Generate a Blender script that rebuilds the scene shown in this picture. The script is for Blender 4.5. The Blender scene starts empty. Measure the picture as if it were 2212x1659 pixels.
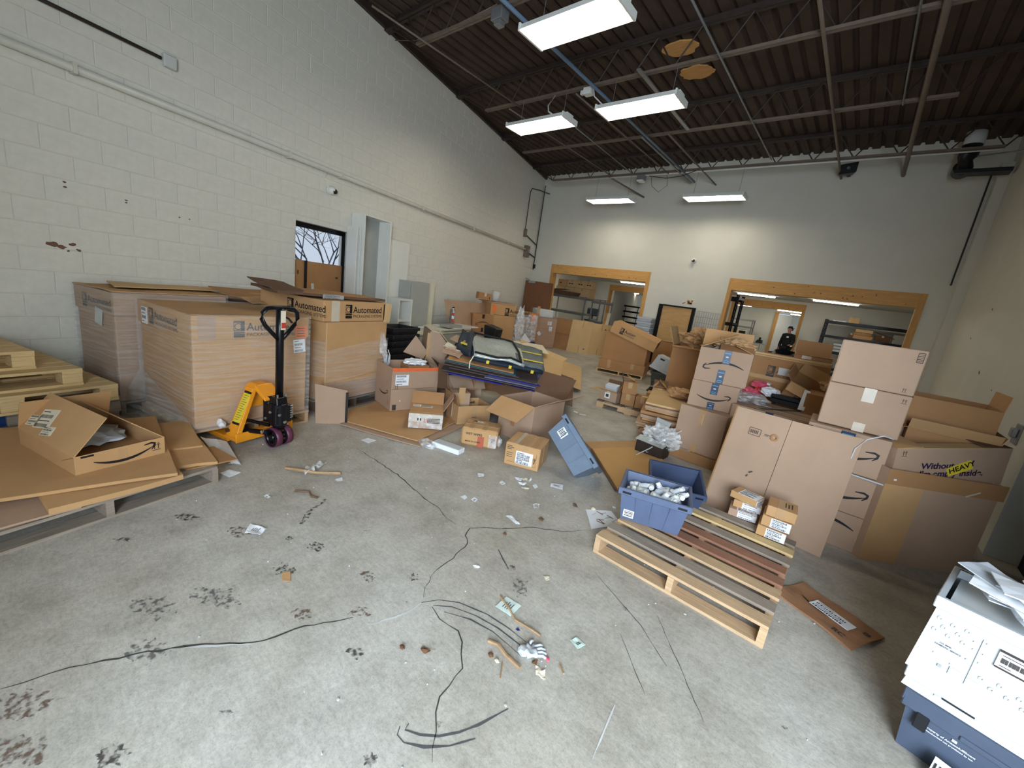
import bpy, bmesh, math, random
from mathutils import Vector, Matrix, noise, Euler
random.seed(7)
PI = math.pi
R_ = math.radians
col = bpy.context.scene.collection
sc = bpy.context.scene

# ---------------------------------------------------------------- camera, world, daylight, exposure
cd = bpy.data.cameras.new('camera'); cam = bpy.data.objects.new('camera', cd); col.objects.link(cam)
cd.sensor_fit = 'HORIZONTAL'; cd.sensor_width = 36.0; cd.lens = 878.1 / 2212 * 36.0
cd.clip_start = 0.05; cd.clip_end = 200
def cam_rows(yaw, pitch, roll):
    a = Matrix(((math.cos(yaw), math.sin(yaw), 0), (-math.sin(yaw), math.cos(yaw), 0), (0, 0, 1)))
    b = Matrix(((1, 0, 0), (0, 0, -1), (0, 1, 0))) @ a
    p = Matrix(((1, 0, 0), (0, math.cos(pitch), -math.sin(pitch)), (0, math.sin(pitch), math.cos(pitch))))
    r = Matrix(((math.cos(roll), -math.sin(roll), 0), (math.sin(roll), math.cos(roll), 0), (0, 0, 1)))
    return r @ p @ b
CR = cam_rows(R_(39.13), R_(12.84), R_(8.06))
rot = Matrix((CR[0], -CR[1], -CR[2])).transposed()
cam.matrix_world = Matrix.Translation((0, 0, 1.65)) @ rot.to_4x4()
sc.camera = cam
sc.view_settings.view_transform = 'Standard'; sc.view_settings.look = 'None'
sc.view_settings.gamma = 1.0; sc.view_settings.use_curve_mapping = False
sc.view_settings.exposure = 0.0
try:
    sc.cycles.use_denoising = True; sc.cycles.max_bounces = 7; sc.cycles.diffuse_bounces = 4
    sc.cycles.transparent_max_bounces = 12; sc.cycles.sample_clamp_indirect = 6.0
    sc.cycles.caustics_reflective = False; sc.cycles.caustics_refractive = False
except Exception: pass
wd = bpy.data.worlds.new('overcast_sky'); sc.world = wd; wd.use_nodes = True
bgn = wd.node_tree.nodes['Background']; bgn.inputs[0].default_value = (0.72, 0.84, 1.0, 1); bgn.inputs[1].default_value = 0.85
# daylight that comes in through the open dock door behind and to the right of the camera
al = bpy.data.lights.new('dock_daylight', 'AREA'); al.shape = 'RECTANGLE'; al.size = 2.6; al.size_y = 2.9
al.energy = 620; al.color = (0.74, 0.87, 1.0)
alo = bpy.data.objects.new('dock_daylight', al); col.objects.link(alo)
alo.location = (1.9, -2.3, 2.0); alo.rotation_euler = (R_(66), 0, R_(20))
TUBE = 22.0        # fluorescent tube strength
BACK = 20.0

# ---------------------------------------------------------------- materials
def srgb(r, g, b):
    f = lambda c: (c / 255 / 12.92) if c / 255 <= 0.04045 else ((c / 255 + 0.055) / 1.055) ** 2.4
    return (f(r), f(g), f(b))
def newmat(name):
    m = bpy.data.materials.new(name); m.use_nodes = True
    nt = m.node_tree; return m, nt, nt.nodes['Principled BSDF']
def M(name, c, rough=0.75, var=0.1, scale=5.0, bump=0.0, stretch=(1, 1, 1), metal=0.0, spec=0.4, fine=0.0):
    m, nt, bs = newmat(name); c = srgb(*c)
    bs.inputs['Roughness'].default_value = rough; bs.inputs['Metallic'].default_value = metal
    bs.inputs['Specular IOR Level'].default_value = spec
    tc = nt.nodes.new('ShaderNodeTexCoord'); mp = nt.nodes.new('ShaderNodeMapping')
    mp.inputs['Scale'].default_value = stretch
    nt.links.new(tc.outputs['Object'], mp.inputs[0])
    nz = nt.nodes.new('ShaderNodeTexNoise'); nz.inputs['Scale'].default_value = scale
    nz.inputs['Detail'].default_value = 5; nz.inputs['Roughness'].default_value = 0.6
    nt.links.new(mp.outputs[0], nz.inputs['Vector'])
    cr = nt.nodes.new('ShaderNodeValToRGB')
    cr.color_ramp.elements[0].position = 0.3; cr.color_ramp.elements[1].position = 0.7
    cr.color_ramp.elements[0].color = (*[x * (1 - var) for x in c], 1)
    cr.color_ramp.elements[1].color = (*[min(1, x * (1 + var)) for x in c], 1)
    nt.links.new(nz.outputs['Fac'], cr.inputs[0]); nt.links.new(cr.outputs[0], bs.inputs['Base Color'])
    if bump:
        bn = nt.nodes.new('ShaderNodeBump'); bn.inputs['Strength'].default_value = bump
        bn.inputs['Distance'].default_value = 0.01
        nt.links.new(nz.outputs['Fac'], bn.inputs['Height']); nt.links.new(bn.outputs[0], bs.inputs['Normal'])
    return m
def emit(name, c, strength):
    m, nt, bs = newmat(name)
    bs.inputs['Base Color'].default_value = (0.9, 0.9, 0.9, 1)
    bs.inputs['Emission Color'].default_value = (*c, 1); bs.inputs['Emission Strength'].default_value = strength
    return m
KRAFT = M('kraft', (192, 150, 104), 0.85, 0.07, 3)
KRAFT2 = M('kraft_grey', (176, 146, 122), 0.85, 0.06, 3)
KRAFT3 = M('kraft_brown', (168, 124, 82), 0.85, 0.08, 3)
KRAFT4 = M('kraft_pale', (206, 172, 124), 0.85, 0.06, 3)
KDARK = M('kraft_dark', (104, 76, 56), 0.85, 0.1, 4)
TAPE = M('packing_tape', (190, 152, 110), 0.25, 0.06, 12, spec=0.6)
CLEAR_TAPE = M('pale_tape', (204, 190, 170), 0.3, 0.06, 12)
BLUETAPE = M('printed_blue_tape', (30, 52, 84), 0.35, 0.1, 8)
BLUEMARK = M('tape_blue_print', (78, 150, 190), 0.4, 0.05)
INK = M('black_ink', (24, 22, 24), 0.6, 0.05)
INKF = M('faded_ink', (70, 62, 58), 0.6, 0.1)
INKP = M('purple_ink', (52, 34, 62), 0.6, 0.1)
INKR = M('red_ink', (178, 92, 66), 0.6, 0.1)
PAPER = M('white_paper', (238, 240, 244), 0.7, 0.02)
PAPERG = M('grey_paper', (206, 208, 206), 0.7, 0.05)
CREAM = M('cream_paper', (226, 214, 190), 0.7, 0.04)
YELLOW = M('yellow_label', (228, 204, 60), 0.5, 0.06)
ORANGE = M('orange_label', (240, 128, 70), 0.5, 0.06)
ORTAPE = M('orange_tape', (232, 112, 66), 0.4, 0.1, 14)
WOOD = M('pallet_wood', (196, 164, 128), 0.85, 0.2, 7, 0.25, (0.6, 9, 9))
WOODG = M('grey_pallet_wood', (150, 136, 122), 0.9, 0.22, 7, 0.3, (0.6, 9, 9))
WOODR = M('red_pallet_wood', (150, 106, 84), 0.9, 0.22, 7, 0.3, (0.6, 9, 9))
WOODP = M('pale_pallet_wood', (214, 184, 134), 0.85, 0.16, 7, 0.25, (0.6, 9, 9))
WOODD = M('dark_pallet_wood', (104, 88, 76), 0.9, 0.2, 7, 0.3, (0.6, 9, 9))
BLUEWOOD = M('blue_painted_wood', (24, 58, 112), 0.7, 0.2, 8, 0.2)
LUMBER = M('pine_lumber', (206, 156, 92), 0.6, 0.14, 5, 0.1, (0.8, 8, 8))
LUMBERV = M('pine_lumber_upright', (200, 150, 86), 0.6, 0.14, 5, 0.1, (8, 8, 0.8))
PLY = M('plywood', (196, 158, 106), 0.6, 0.12, 4, 0.05, (0.8, 4, 4))
VENEER = M('brown_veneer', (112, 72, 46), 0.5, 0.16, 5, 0.05, (9, 9, 0.7))
STEELD = M('dark_joist_steel', (58, 48, 44), 0.6, 0.15, 8, metal=0.1)
STEELL = M('joist_primer', (120, 106, 94), 0.55, 0.12, 8, metal=0.2)
GALV = M('galvanised_steel', (150, 152, 154), 0.4, 0.1, 10, metal=0.6)
DECK = M('deck_brown', (70, 55, 46), 0.8, 0.2, 2.2)
WALLP = M('wall_paint', (222, 219, 208), 0.6, 0.03, 2.0, 0.06)
BLOCKP = M('block_paint', (224, 221, 211), 0.55, 0.05, 14.0, 0.12)
MORTAR = M('joint_paint', (212, 209, 198), 0.8, 0.06, 10)
WALLI = M('inner_wall_paint', (224, 222, 212), 0.7, 0.03, 2)
CEILI = M('inner_ceiling_paint', (206, 204, 196), 0.8, 0.03, 2)
WHITE = M('white_enamel', (232, 232, 226), 0.35, 0.03)
WHITEP = M('white_plastic', (200, 206, 212), 0.45, 0.03)
CREAML = M('cream_laminate', (226, 222, 200), 0.5, 0.03)
GREYM = M('grey_enamel', (164, 166, 162), 0.45, 0.05)
BLACK = M('black_plastic', (26, 28, 32), 0.4, 0.15)
BLACKP = M('black_paint', (18, 19, 24), 0.3, 0.1, metal=0.2)
RUBBER = M('black_rubber', (22, 22, 26), 0.8, 0.1)
NAVY = M('navy_rubber', (12, 15, 28), 0.7, 0.15)
TOTEB = M('blue_tote_plastic', (92, 104, 132), 0.45, 0.08, 9)
TOTEN = M('navy_tote_plastic', (62, 74, 102), 0.45, 0.08, 9)
TOTEG = M('grey_tote_plastic', (110, 124, 142), 0.5, 0.08, 9)
TOTED = M('charcoal_tote_plastic', (72, 82, 100), 0.5, 0.08, 9)
TOTEO = M('olive_tote_plastic', (74, 78, 70), 0.5, 0.08, 9)
BLUEB = M('blue_corrugated_board', (30, 38, 128), 0.5, 0.1)
PALEB = M('pale_blue_board', (120, 122, 160), 0.5, 0.06)
TEALB = M('teal_board', (44, 112, 120), 0.5, 0.1)
BROWNB = M('brown_fluted_board', (86, 72, 68), 0.8, 0.12, 6)
YEL = M('jack_yellow', (238, 152, 34), 0.4, 0.07, 9)
CHROME = M('bright_metal', (200, 206, 204), 0.2, 0.05, metal=0.9)
MAROON = M('maroon_polyurethane', (96, 44, 70), 0.4, 0.1)
SILVER = M('silver_foil', (196, 202, 198), 0.3, 0.16, 22, 0.9, metal=0.35)
QUILT = M('navy_quilt', (34, 44, 56), 0.7, 0.2, 12, 0.5)
QUILTG = M('grey_quilt', (92, 100, 100), 0.6, 0.25, 14, 0.6)
KPAPER = M('crumpled_kraft', (184, 146, 104), 0.9, 0.12, 6)
BAGB = M('black_bag_film', (18, 20, 24), 0.35, 0.2, 6)
SKIN = M('skin', (196, 140, 120), 0.6, 0.05)
CLOTH = M('dark_cloth', (24, 28, 30), 0.9, 0.15)
TROUS = M('dark_navy_trousers', (22, 24, 34), 0.9, 0.15)
BARK = M('grey_bark', (120, 128, 150), 0.9, 0.1)
GREEN = M('green_film', (140, 190, 50), 0.4, 0.15)
RED = M('red_print', (190, 60, 48), 0.5, 0.1)
PINK = M('pink_print', (206, 84, 110), 0.5, 0.2)
LEAF = M('brown_leaf', (104, 70, 46), 0.7, 0.2, 20)
STICK = M('dry_twig', (170, 138, 104), 0.8, 0.2, 20)
STAIN = None
CRACK = M('crack_grey', (70, 66, 62), 0.9, 0.1)  # dark grey of the floor cracks
SCUFF = M('tyre_scuff', (84, 84, 86), 0.8, 0.12)
CHALK = M('white_scuff', (206, 206, 204), 0.8, 0.1)
RUST = None

def stainmat(name, c, a0):
    m, nt, bs = newmat(name); L = nt.links.new
    bs.inputs['Base Color'].default_value = (*srgb(*c), 1); bs.inputs['Roughness'].default_value = 0.75
    tc = nt.nodes.new('ShaderNodeTexCoord'); nz = nt.nodes.new('ShaderNodeTexNoise'); nz.inputs['Scale'].default_value = 45; nz.inputs['Detail'].default_value = 5
    rp = nt.nodes.new('ShaderNodeValToRGB'); rp.color_ramp.elements[0].position = .46; rp.color_ramp.elements[0].color = (0, 0, 0, 1)
    rp.color_ramp.elements[1].position = .62; rp.color_ramp.elements[1].color = (a0, a0, a0, 1)
    L(tc.outputs['Object'], nz.inputs['Vector']); L(nz.outputs['Fac'], rp.inputs[0]); L(rp.outputs[0], bs.inputs['Alpha']); return m
STAIN = stainmat('oil_stain', (74, 68, 64), .8); RUST = stainmat('rust_stain', (112, 88, 72), .75); SCUFFB = stainmat('scuff_patch', (92, 90, 90), .6)
PEEL = M('flaked_brown', (112, 84, 66), .8, .2, 20)
def film(name, amount=0.35, tint=(0.9, 0.88, 0.86), stretch=(3, 3, 60)):
    m, nt, bs = newmat(name); nt.nodes.remove(bs); out = nt.nodes['Material Output']
    tr = nt.nodes.new('ShaderNodeBsdfTransparent')
    pb = nt.nodes.new('ShaderNodeBsdfPrincipled'); pb.inputs['Base Color'].default_value = (*tint, 1)
    pb.inputs['Roughness'].default_value = 0.22; pb.inputs['Specular IOR Level'].default_value = 0.7
    mx = nt.nodes.new('ShaderNodeMixShader')
    tc = nt.nodes.new('ShaderNodeTexCoord'); mp = nt.nodes.new('ShaderNodeMapping'); mp.inputs['Scale'].default_value = stretch
    mp.inputs['Rotation'].default_value = (0.08, 0.06, 0)
    nz = nt.nodes.new('ShaderNodeTexNoise'); nz.inputs['Scale'].default_value = 1.0; nz.inputs['Detail'].default_value = 4
    rp = nt.nodes.new('ShaderNodeValToRGB')
    rp.color_ramp.elements[0].position = 0.38; rp.color_ramp.elements[0].color = (amount * 0.35,) * 3 + (1,)
    rp.color_ramp.elements[1].position = 0.72; rp.color_ramp.elements[1].color = (min(1, amount * 1.5),) * 3 + (1,)
    bn = nt.nodes.new('ShaderNodeBump'); bn.inputs['Strength'].default_value = 0.18; bn.inputs['Distance'].default_value = 0.01
    L = nt.links.new
    L(tc.outputs['Object'], mp.inputs[0]); L(mp.outputs[0], nz.inputs['Vector']); L(nz.outputs['Fac'], rp.inputs[0])
    L(nz.outputs['Fac'], bn.inputs['Height']); L(bn.outputs[0], pb.inputs['Normal'])
    L(rp.outputs[0], mx.inputs[0]); L(tr.outputs[0], mx.inputs[1]); L(pb.outputs[0], mx.inputs[2])
    L(mx.outputs[0], out.inputs[0]); return m
WRAP = film('stretch_wrap', 0.2)
POLY = film('clear_polythene', 0.5, (0.95, 0.95, 0.95), (14, 14, 14))

def floor_mat():
    m, nt, bs = newmat('concrete_floor'); L = nt.links.new
    tc = nt.nodes.new('ShaderNodeTexCoord')
    def nz(scale, det=6, rough=0.6, st=(1, 1, 1)):
        mp = nt.nodes.new('ShaderNodeMapping'); mp.inputs['Scale'].default_value = st
        n = nt.nodes.new('ShaderNodeTexNoise'); n.inputs['Scale'].default_value = scale
        n.inputs['Detail'].default_value = det; n.inputs['Roughness'].default_value = rough
        L(tc.outputs['Object'], mp.inputs[0]); L(mp.outputs[0], n.inputs['Vector']); return n
    def ramp(n, p0, c0, p1, c1):
        r = nt.nodes.new('ShaderNodeValToRGB'); e = r.color_ramp.elements
        e[0].position = p0; e[0].color = (*c0, 1); e[1].position = p1; e[1].color = (*c1, 1)
        L(n.outputs['Fac'], r.inputs[0]); return r
    def mul(a, b, f=1.0):
        x = nt.nodes.new('ShaderNodeMix'); x.data_type = 'RGBA'; x.blend_type = 'MULTIPLY'; x.inputs[0].default_value = f
        L(a.outputs['Color'] if 'Color' in a.outputs else a.outputs[2], x.inputs[6])
        L(b.outputs['Color'] if 'Color' in b.outputs else b.outputs[2], x.inputs[7]); return x
    a = ramp(nz(0.7, 8), 0.3, srgb(184, 176, 160), 0.7, srgb(214, 210, 202))
    b = ramp(nz(3.2, 8, 0.7), 0.32, (0.62, 0.6, 0.58), 0.58, (1, 1, 1))
    c = ramp(nz(42, 5, 0.75), 0.34, (0.6, 0.6, 0.6), 0.6, (1, 1, 1))
    d = ramp(nz(14, 6, 0.7, (1, 5, 1)), 0.3, (0.72, 0.72, 0.72), 0.55, (1, 1, 1))
    e = ramp(nz(130, 3, 0.6), 0.3, (0.66, 0.66, 0.66), 0.5, (1, 1, 1))
    x = mul(a, b, 0.75); x = mul(x, c, 0.55); x = mul(x, d, 0.5); x = mul(x, e, 0.6)
    L(x.outputs[2], bs.inputs['Base Color'])
    bs.inputs['Roughness'].default_value = 0.62; bs.inputs['Specular IOR Level'].default_value = 0.35
    bn = nt.nodes.new('ShaderNodeBump'); bn.inputs['Strength'].default_value = 0.25; bn.inputs['Distance'].default_value = 0.004
    n2 = nz(42, 5, 0.7); L(n2.outputs['Fac'], bn.inputs['Height']); L(bn.outputs[0], bs.inputs['Normal'])
    return m
CONC = floor_mat()

# ---------------------------------------------------------------- mesh builder
class MB:
    def __init__(s): s.v = []; s.f = []; s.m = []
    def add(s, vs, fs, m=0):
        o = len(s.v); s.v += [tuple(p) for p in vs]; s.f += [tuple(i + o for i in f) for f in fs]; s.m += [m] * len(fs); return s
    def box(s, c, d, R=None, m=0):
        x, y, z = d[0] / 2, d[1] / 2, d[2] / 2
        vs = [Vector(p) for p in ((-x, -y, -z), (x, -y, -z), (x, y, -z), (-x, y, -z), (-x, -y, z), (x, -y, z), (x, y, z), (-x, y, z))]
        if R is not None: vs = [R @ p for p in vs]
        c = Vector(c)
        return s.add([p + c for p in vs], [(0, 3, 2, 1), (4, 5, 6, 7), (0, 1, 5, 4), (1, 2, 6, 5), (2, 3, 7, 6), (3, 0, 4, 7)], m)
    def bx(s, x0, x1, y0, y1, z0, z1, m=0):
        return s.box(((x0 + x1) / 2, (y0 + y1) / 2, (z0 + z1) / 2), (x1 - x0, y1 - y0, z1 - z0), None, m)
    def hexa(s, bot, top, m=0):      # 4 bottom + 4 top corners, counter-clockwise from above
        return s.add(list(bot) + list(top), [(0, 3, 2, 1), (4, 5, 6, 7), (0, 1, 5, 4), (1, 2, 6, 5), (2, 3, 7, 6), (3, 0, 4, 7)], m)
    def tube(s, pts, r, n=8, m=0, cap=True, r2=None):
        pts = [Vector(p) for p in pts]; rings = []
        for i, p in enumerate(pts):
            t = (pts[min(i + 1, len(pts) - 1)] - pts[max(i - 1, 0)]).normalized()
            up = Vector((0, 0, 1)) if abs(t.z) < 0.9 else Vector((1, 0, 0))
            a = t.cross(up).normalized(); b = t.cross(a)
            rr = r if r2 is None else r + (r2 - r) * i / max(1, len(pts) - 1)
            rings.append([p + (a * math.cos(2 * PI * k / n) + b * math.sin(2 * PI * k / n)) * rr for k in range(n)])
        o = len(s.v); vs = [p for rg in rings for p in rg]; fs = []
        for i in range(len(pts) - 1):
            for k in range(n):
                fs.append((i * n + k, i * n + (k + 1) % n, (i + 1) * n + (k + 1) % n, (i + 1) * n + k))
        if cap: fs += [tuple(range(n - 1, -1, -1)), tuple((len(pts) - 1) * n + k for k in range(n))]
        return s.add(vs, fs, m)
    def cyl(s, c, r, h, axis=(0, 0, 1), n=20, m=0):
        a = Vector(axis).normalized() * h / 2; c = Vector(c)
        return s.tube([c - a, c + a], r, n, m)
    def ring(s, c, axis, r0, r1, h, n=24, m=0):       # hollow ring
        ax = Vector(axis).normalized(); up = Vector((0, 0, 1)) if abs(ax.z) < 0.9 else Vector((1, 0, 0))
        a = ax.cross(up).normalized(); b = ax.cross(a); c = Vector(c); vs = []; fs = []
        for k in range(n):
            d = a * math.cos(2 * PI * k / n) + b * math.sin(2 * PI * k / n)
            vs += [c + d * r0 - ax * h / 2, c + d * r1 - ax * h / 2, c + d * r1 + ax * h / 2, c + d * r0 + ax * h / 2]
        for k in range(n):
            i, j = 4 * k, 4 * ((k + 1) % n)
            for e in range(4): fs.append((i + e, j + e, j + (e + 1) % 4, i + (e + 1) % 4))
        return s.add(vs, fs, m)
    def prism(s, poly, ex, m=0):     # planar polygon (3D points) extruded by vector
        n = len(poly); p = [Vector(q) for q in poly]; e = Vector(ex)
        return s.add(p + [q + e for q in p], [tuple(range(n - 1, -1, -1)), tuple(range(n, 2 * n))] + [(k, (k + 1) % n, n + (k + 1) % n, n + k) for k in range(n)], m)
    def slab(s, q, t, nx=1, ny=1, wob=0.0, seed=0, m=0):   # sheet from 4 corners with thickness, optionally warped
        q = [Vector(p) for p in q]; nrm = (q[1] - q[0]).cross(q[3] - q[0]).normalized()
        top = []; bot = []
        for j in range(ny + 1):
            for i in range(nx + 1):
                u, v = i / nx, j / ny
                p = q[0] * (1 - u) * (1 - v) + q[1] * u * (1 - v) + q[2] * u * v + q[3] * (1 - u) * v
                if wob: p = p + nrm * wob * noise.noise(Vector((u * 2.3 + seed, v * 2.3, seed * 1.7)))
                top.append(p + nrm * t / 2); bot.append(p - nrm * t / 2)
        N = (nx + 1) * (ny + 1); fs = []; I = lambda i, j: j * (nx + 1) + i
        for j in range(ny):
            for i in range(nx):
                fs.append((I(i, j), I(i + 1, j), I(i + 1, j + 1), I(i, j + 1)))
                fs.append((N + I(i, j + 1), N + I(i + 1, j + 1), N + I(i + 1, j), N + I(i, j)))
        edge = [I(i, 0) for i in range(nx + 1)] + [I(nx, j) for j in range(1, ny + 1)] + [I(i, ny) for i in range(nx - 1, -1, -1)] + [I(0, j) for j in range(ny - 1, 0, -1)]
        for k in range(len(edge)):
            a, b = edge[k], edge[(k + 1) % len(edge)]; fs.append((a, N + a, N + b, b))
        return s.add(top + bot, fs, m)
    def mesh(s, name, mats):
        me = bpy.data.meshes.new(name); me.from_pydata(s.v, [], s.f)
        for m in (mats if isinstance(mats, (list, tuple)) else [mats]): me.materials.append(m)
        if any(s.m): me.polygons.foreach_set('material_index', s.m)
        me.update(); return me
    def build(s, name, mats, parent=None, smooth=False, bevel=0.0, seg=1):
        o = link(name, s.mesh(name, mats), parent)
        if smooth:
            o.data.polygons.foreach_set('use_smooth', [True] * len(o.data.polygons))
        if bevel:
            b = o.modifiers.new('bevel', 'BEVEL'); b.width = bevel; b.segments = seg; b.limit_method = 'ANGLE'
        return o
def link(name, me, parent=None):
    o = bpy.data.objects.new(name, me); col.objects.link(o)
    if parent is not None: o.parent = parent
    return o
def tag(o, label, cat, group=None):
    o['label'] = label; o['category'] = cat
    if group: o['group'] = group
    return o
def thing(name, label, cat, loc=(0, 0, 0), rz=0.0, group=None):
    o = bpy.data.objects.new(name, None); col.objects.link(o); o.location = loc
    o.rotation_euler = (0, 0, rz); o.empty_display_size = 0.1
    return tag(o, label, cat, group)
def struct(o): o['kind'] = 'structure'; return o
def stuff(o): o['kind'] = 'stuff'; return o
def copy_tree(o, parent=None):
    c = o.copy(); col.objects.link(c); c.parent = parent
    for ch in list(o.children): copy_tree(ch, c)
    return c
# wall frame: the left (block) wall runs 17.2 degrees off square
SK = R_(17.2); LN = Vector((math.cos(SK), math.sin(SK), 0)); LD = Vector((-math.sin(SK), math.cos(SK), 0)); WD = 5.4
LANG = PI / 2 + SK
def W(s, off, z): p = LN * (off - WD) + LD * s; return Vector((p.x, p.y, z))
YB = 11.63; XR = 1.25; ZC = 5.41
# ================================================================ setting: floor, walls, ceiling
fl = MB().bx(-17, 7, -6, 32, -0.12, 0).build('floor', CONC); struct(fl)
def ribbon(name, pts, w, mat, seed=0, jit=0.0, taper=True, z=0.0012):
    P = [Vector((p[0], p[1], z)) for p in pts]; out = []
    for i in range(len(P) - 1):
        n = max(1, int((P[i + 1] - P[i]).length / 0.04))
        for k in range(n): out.append(P[i].lerp(P[i + 1], k / n))
    out.append(P[-1]); vs = []; N = len(out)
    rng = random.Random(seed)
    for i, p in enumerate(out):
        t = (out[min(i + 1, N - 1)] - out[max(i - 1, 0)]).normalized(); q = Vector((-t.y, t.x, 0))
        ww = w * (0.55 + 0.9 * rng.random()) * (0.3 + 0.7 * math.sin(PI * min(1, (i + 0.5) / N)) if taper else 1)
        p = p + q * rng.uniform(-jit, jit); vs += [p + q * ww / 2, p - q * ww / 2]
    m = MB(); m.add(vs, [(2 * i, 2 * i + 1, 2 * i + 3, 2 * i + 2) for i in range(N - 1)])
    return m.build(name, mat, fl)
def blot(name, c, r, mat, seed=0, asp=1.0, ang=0.0):
    rng = random.Random(seed); vs = [(c[0], c[1], 0.001)]; n = 26
    for k in range(n):
        a = 2 * PI * k / n; rr = r * (0.5 + 0.7 * rng.random())
        x, y = rr * math.cos(a) * asp, rr * math.sin(a)
        vs.append((c[0] + x * math.cos(ang) - y * math.sin(ang), c[1] + x * math.sin(ang) + y * math.cos(ang), 0.001))
    MB().add(vs, [(0, k + 1, (k + 1) % n + 1) for k in range(n)]).build(name, mat, fl)
ribbon('crack',[(-2.017,-0.181),(-1.999,-0.066),(-1.967,0.037),(-1.905,0.165),(-1.831,0.308),(-1.789,0.374),(-1.673,0.516),(-1.639,0.599),(-1.632,0.677),(-1.577,0.789),(-1.538,0.86),(-1.521,0.905)],0.009,CRACK,1,0.006,True)
ribbon('crack',[(-1.436,0.931),(-1.385,1.086),(-1.38,1.166),(-1.382,1.217)],0.011,CHALK,2,0.006,True)
ribbon('crack',[(-1.408,1.243),(-1.463,1.294),(-1.534,1.421),(-1.555,1.576),(-1.607,1.75),(-1.68,1.796),(-1.719,1.88),(-1.633,2.012),(-1.589,2.052),(-1.453,2.252),(-1.285,2.398),(-1.157,2.587)],0.007,CRACK,3,0.006,True)
ribbon('crack',[(-3.333,1.917),(-2.676,1.924),(-2.224,1.872),(-2.067,1.873),(-1.918,1.834),(-1.811,1.832)],0.008,CRACK,4,0.006,True)
ribbon('crack',[(-1.33,1.235),(-1.242,1.212),(-1.126,1.237),(-1.063,1.212),(-1.02,1.165),(-0.962,1.118),(-0.943,1.024),(-0.928,0.964),(-0.89,0.914),(-0.833,0.871),(-0.8,0.819),(-0.762,0.795)],0.006,CRACK,5,0.004,True)
ribbon('tyre_mark',[(-1.387,1.212),(-1.343,1.294),(-1.258,1.364),(-1.106,1.421),(-0.972,1.44),(-0.859,1.443)],0.008,SCUFF,6,0,True)
ribbon('tyre_mark',[(-1.333,1.246),(-1.262,1.315),(-1.139,1.369),(-1.006,1.4),(-0.841,1.409)],0.009,SCUFF,7,0,True)
ribbon('tyre_mark',[(-1.262,1.262),(-1.138,1.332),(-1.008,1.364),(-0.9,1.365),(-0.827,1.364)],0.008,SCUFF,8,0,True)
ribbon('tyre_mark',[(-0.943,0.782),(-0.924,0.757),(-0.886,0.759),(-0.823,0.803),(-0.763,0.871),(-0.715,0.959)],0.009,SCUFF,9,0,True)
ribbon('tyre_mark',[(-0.929,0.811),(-0.919,0.788),(-0.866,0.818),(-0.815,0.865),(-0.773,0.93),(-0.741,1.004),(-0.704,1.136)],0.009,SCUFF,10,0,True)
ribbon('scratch',[(-0.4,1.486),(-0.362,1.225)],0.007,CHALK,11,0.001,True)
ribbon('scratch',[(-1.666,0.513),(-1.826,0.307)],0.012,CHALK,12,0.004,True)
ribbon('scratch',[(-2.629,1.284),(-2.54,1.162),(-2.422,1.031)],0.045,STAIN,13,0.008,True)
ribbon('scratch',[(-0.883,2.178),(-0.51,2.004),(-0.311,1.855)],0.005,SCUFF,14,0.002,True)
ribbon('scratch',[(-1.436,1.867),(-1.266,1.772)],0.008,SCUFF,15,0.002,True)
ribbon('scratch',[(-0.557,1.859),(-0.329,1.632)],0.004,SCUFF,16,0.002,True)
ribbon('scratch',[(-0.471,2.147),(-0.097,1.707)],0.004,SCUFF,17,0.003,True)
ribbon('crack',[(-2.691,4.118),(-2.354,4.244),(-2.096,4.253)],0.006,CRACK,18,0.004,True)
blot('stain',(-2.14,1.011),0.040,STAIN,0,1.5,0.4)
blot('stain',(-1.57,1.291),0.036,STAIN,1,1,0)
blot('stain',(-1.53,0.944),0.040,RUST,2,1.3,0.5)
blot('stain',(-2.315,0.919),0.024,STAIN,3,1,0)
blot('stain',(-2.105,1.315),0.020,RUST,4,1,0)
blot('stain',(-2.058,0.786),0.048,STAIN,5,1.4,0.3)
blot('stain',(-2.545,0.726),0.056,RUST,6,1.5,0.6)
blot('stain',(-1.124,1.709),0.056,SCUFFB,7,1.8,2.2)
blot('stain',(-1.499,0.055),0.040,STAIN,8,1.5,0.8)
blot('stain',(-1.895,-0.121),0.056,RUST,9,2,0.6)
blot('stain',(-1.71,-0.143),0.056,RUST,10,1.8,0.7)
blot('stain',(-1.414,0.349),0.018,SCUFFB,11,1.3,0.5)
blot('stain',(-1.439,1.15),0.013,RUST,12,1,0)
blot('stain',(-1.229,0.99),0.012,SCUFFB,13,1,0)
blot('stain',(-1.752,1.104),0.032,RUST,14,1.3,0.5)
blot('stain',(-1.704,1.104),0.024,STAIN,15,1.3,0.5)
blot('stain',(-0.846,0.895),0.016,RUST,16,1,0)
blot('stain',(-0.92,0.646),0.024,STAIN,17,1,0)
blot('stain',(-1.334,0.82),0.032,STAIN,18,1.4,0.4)
blot('stain',(-1.702,0.734),0.040,RUST,19,1.6,0.5)
blot('stain',(-0.621,2.048),0.016,SCUFFB,20,1,0)
blot('stain',(0.167,1.956),0.010,STAIN,21,1.5,0.3)
blot('stain',(-1.259,1.808),0.024,RUST,22,1,0)
blot('stain',(-2.903,0.531),0.048,STAIN,23,1.6,0.6)
blot('stain',(-2.828,0.236),0.024,STAIN,24,1.8,0.8)
blot('stain',(-2.161,0.261),0.064,SCUFFB,25,1.8,0.4)
blot('stain',(-2.049,0.485),0.064,SCUFFB,26,2,0.6)
blot('stain',(-1.896,0.205),0.056,SCUFFB,27,1.6,0.5)

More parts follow.
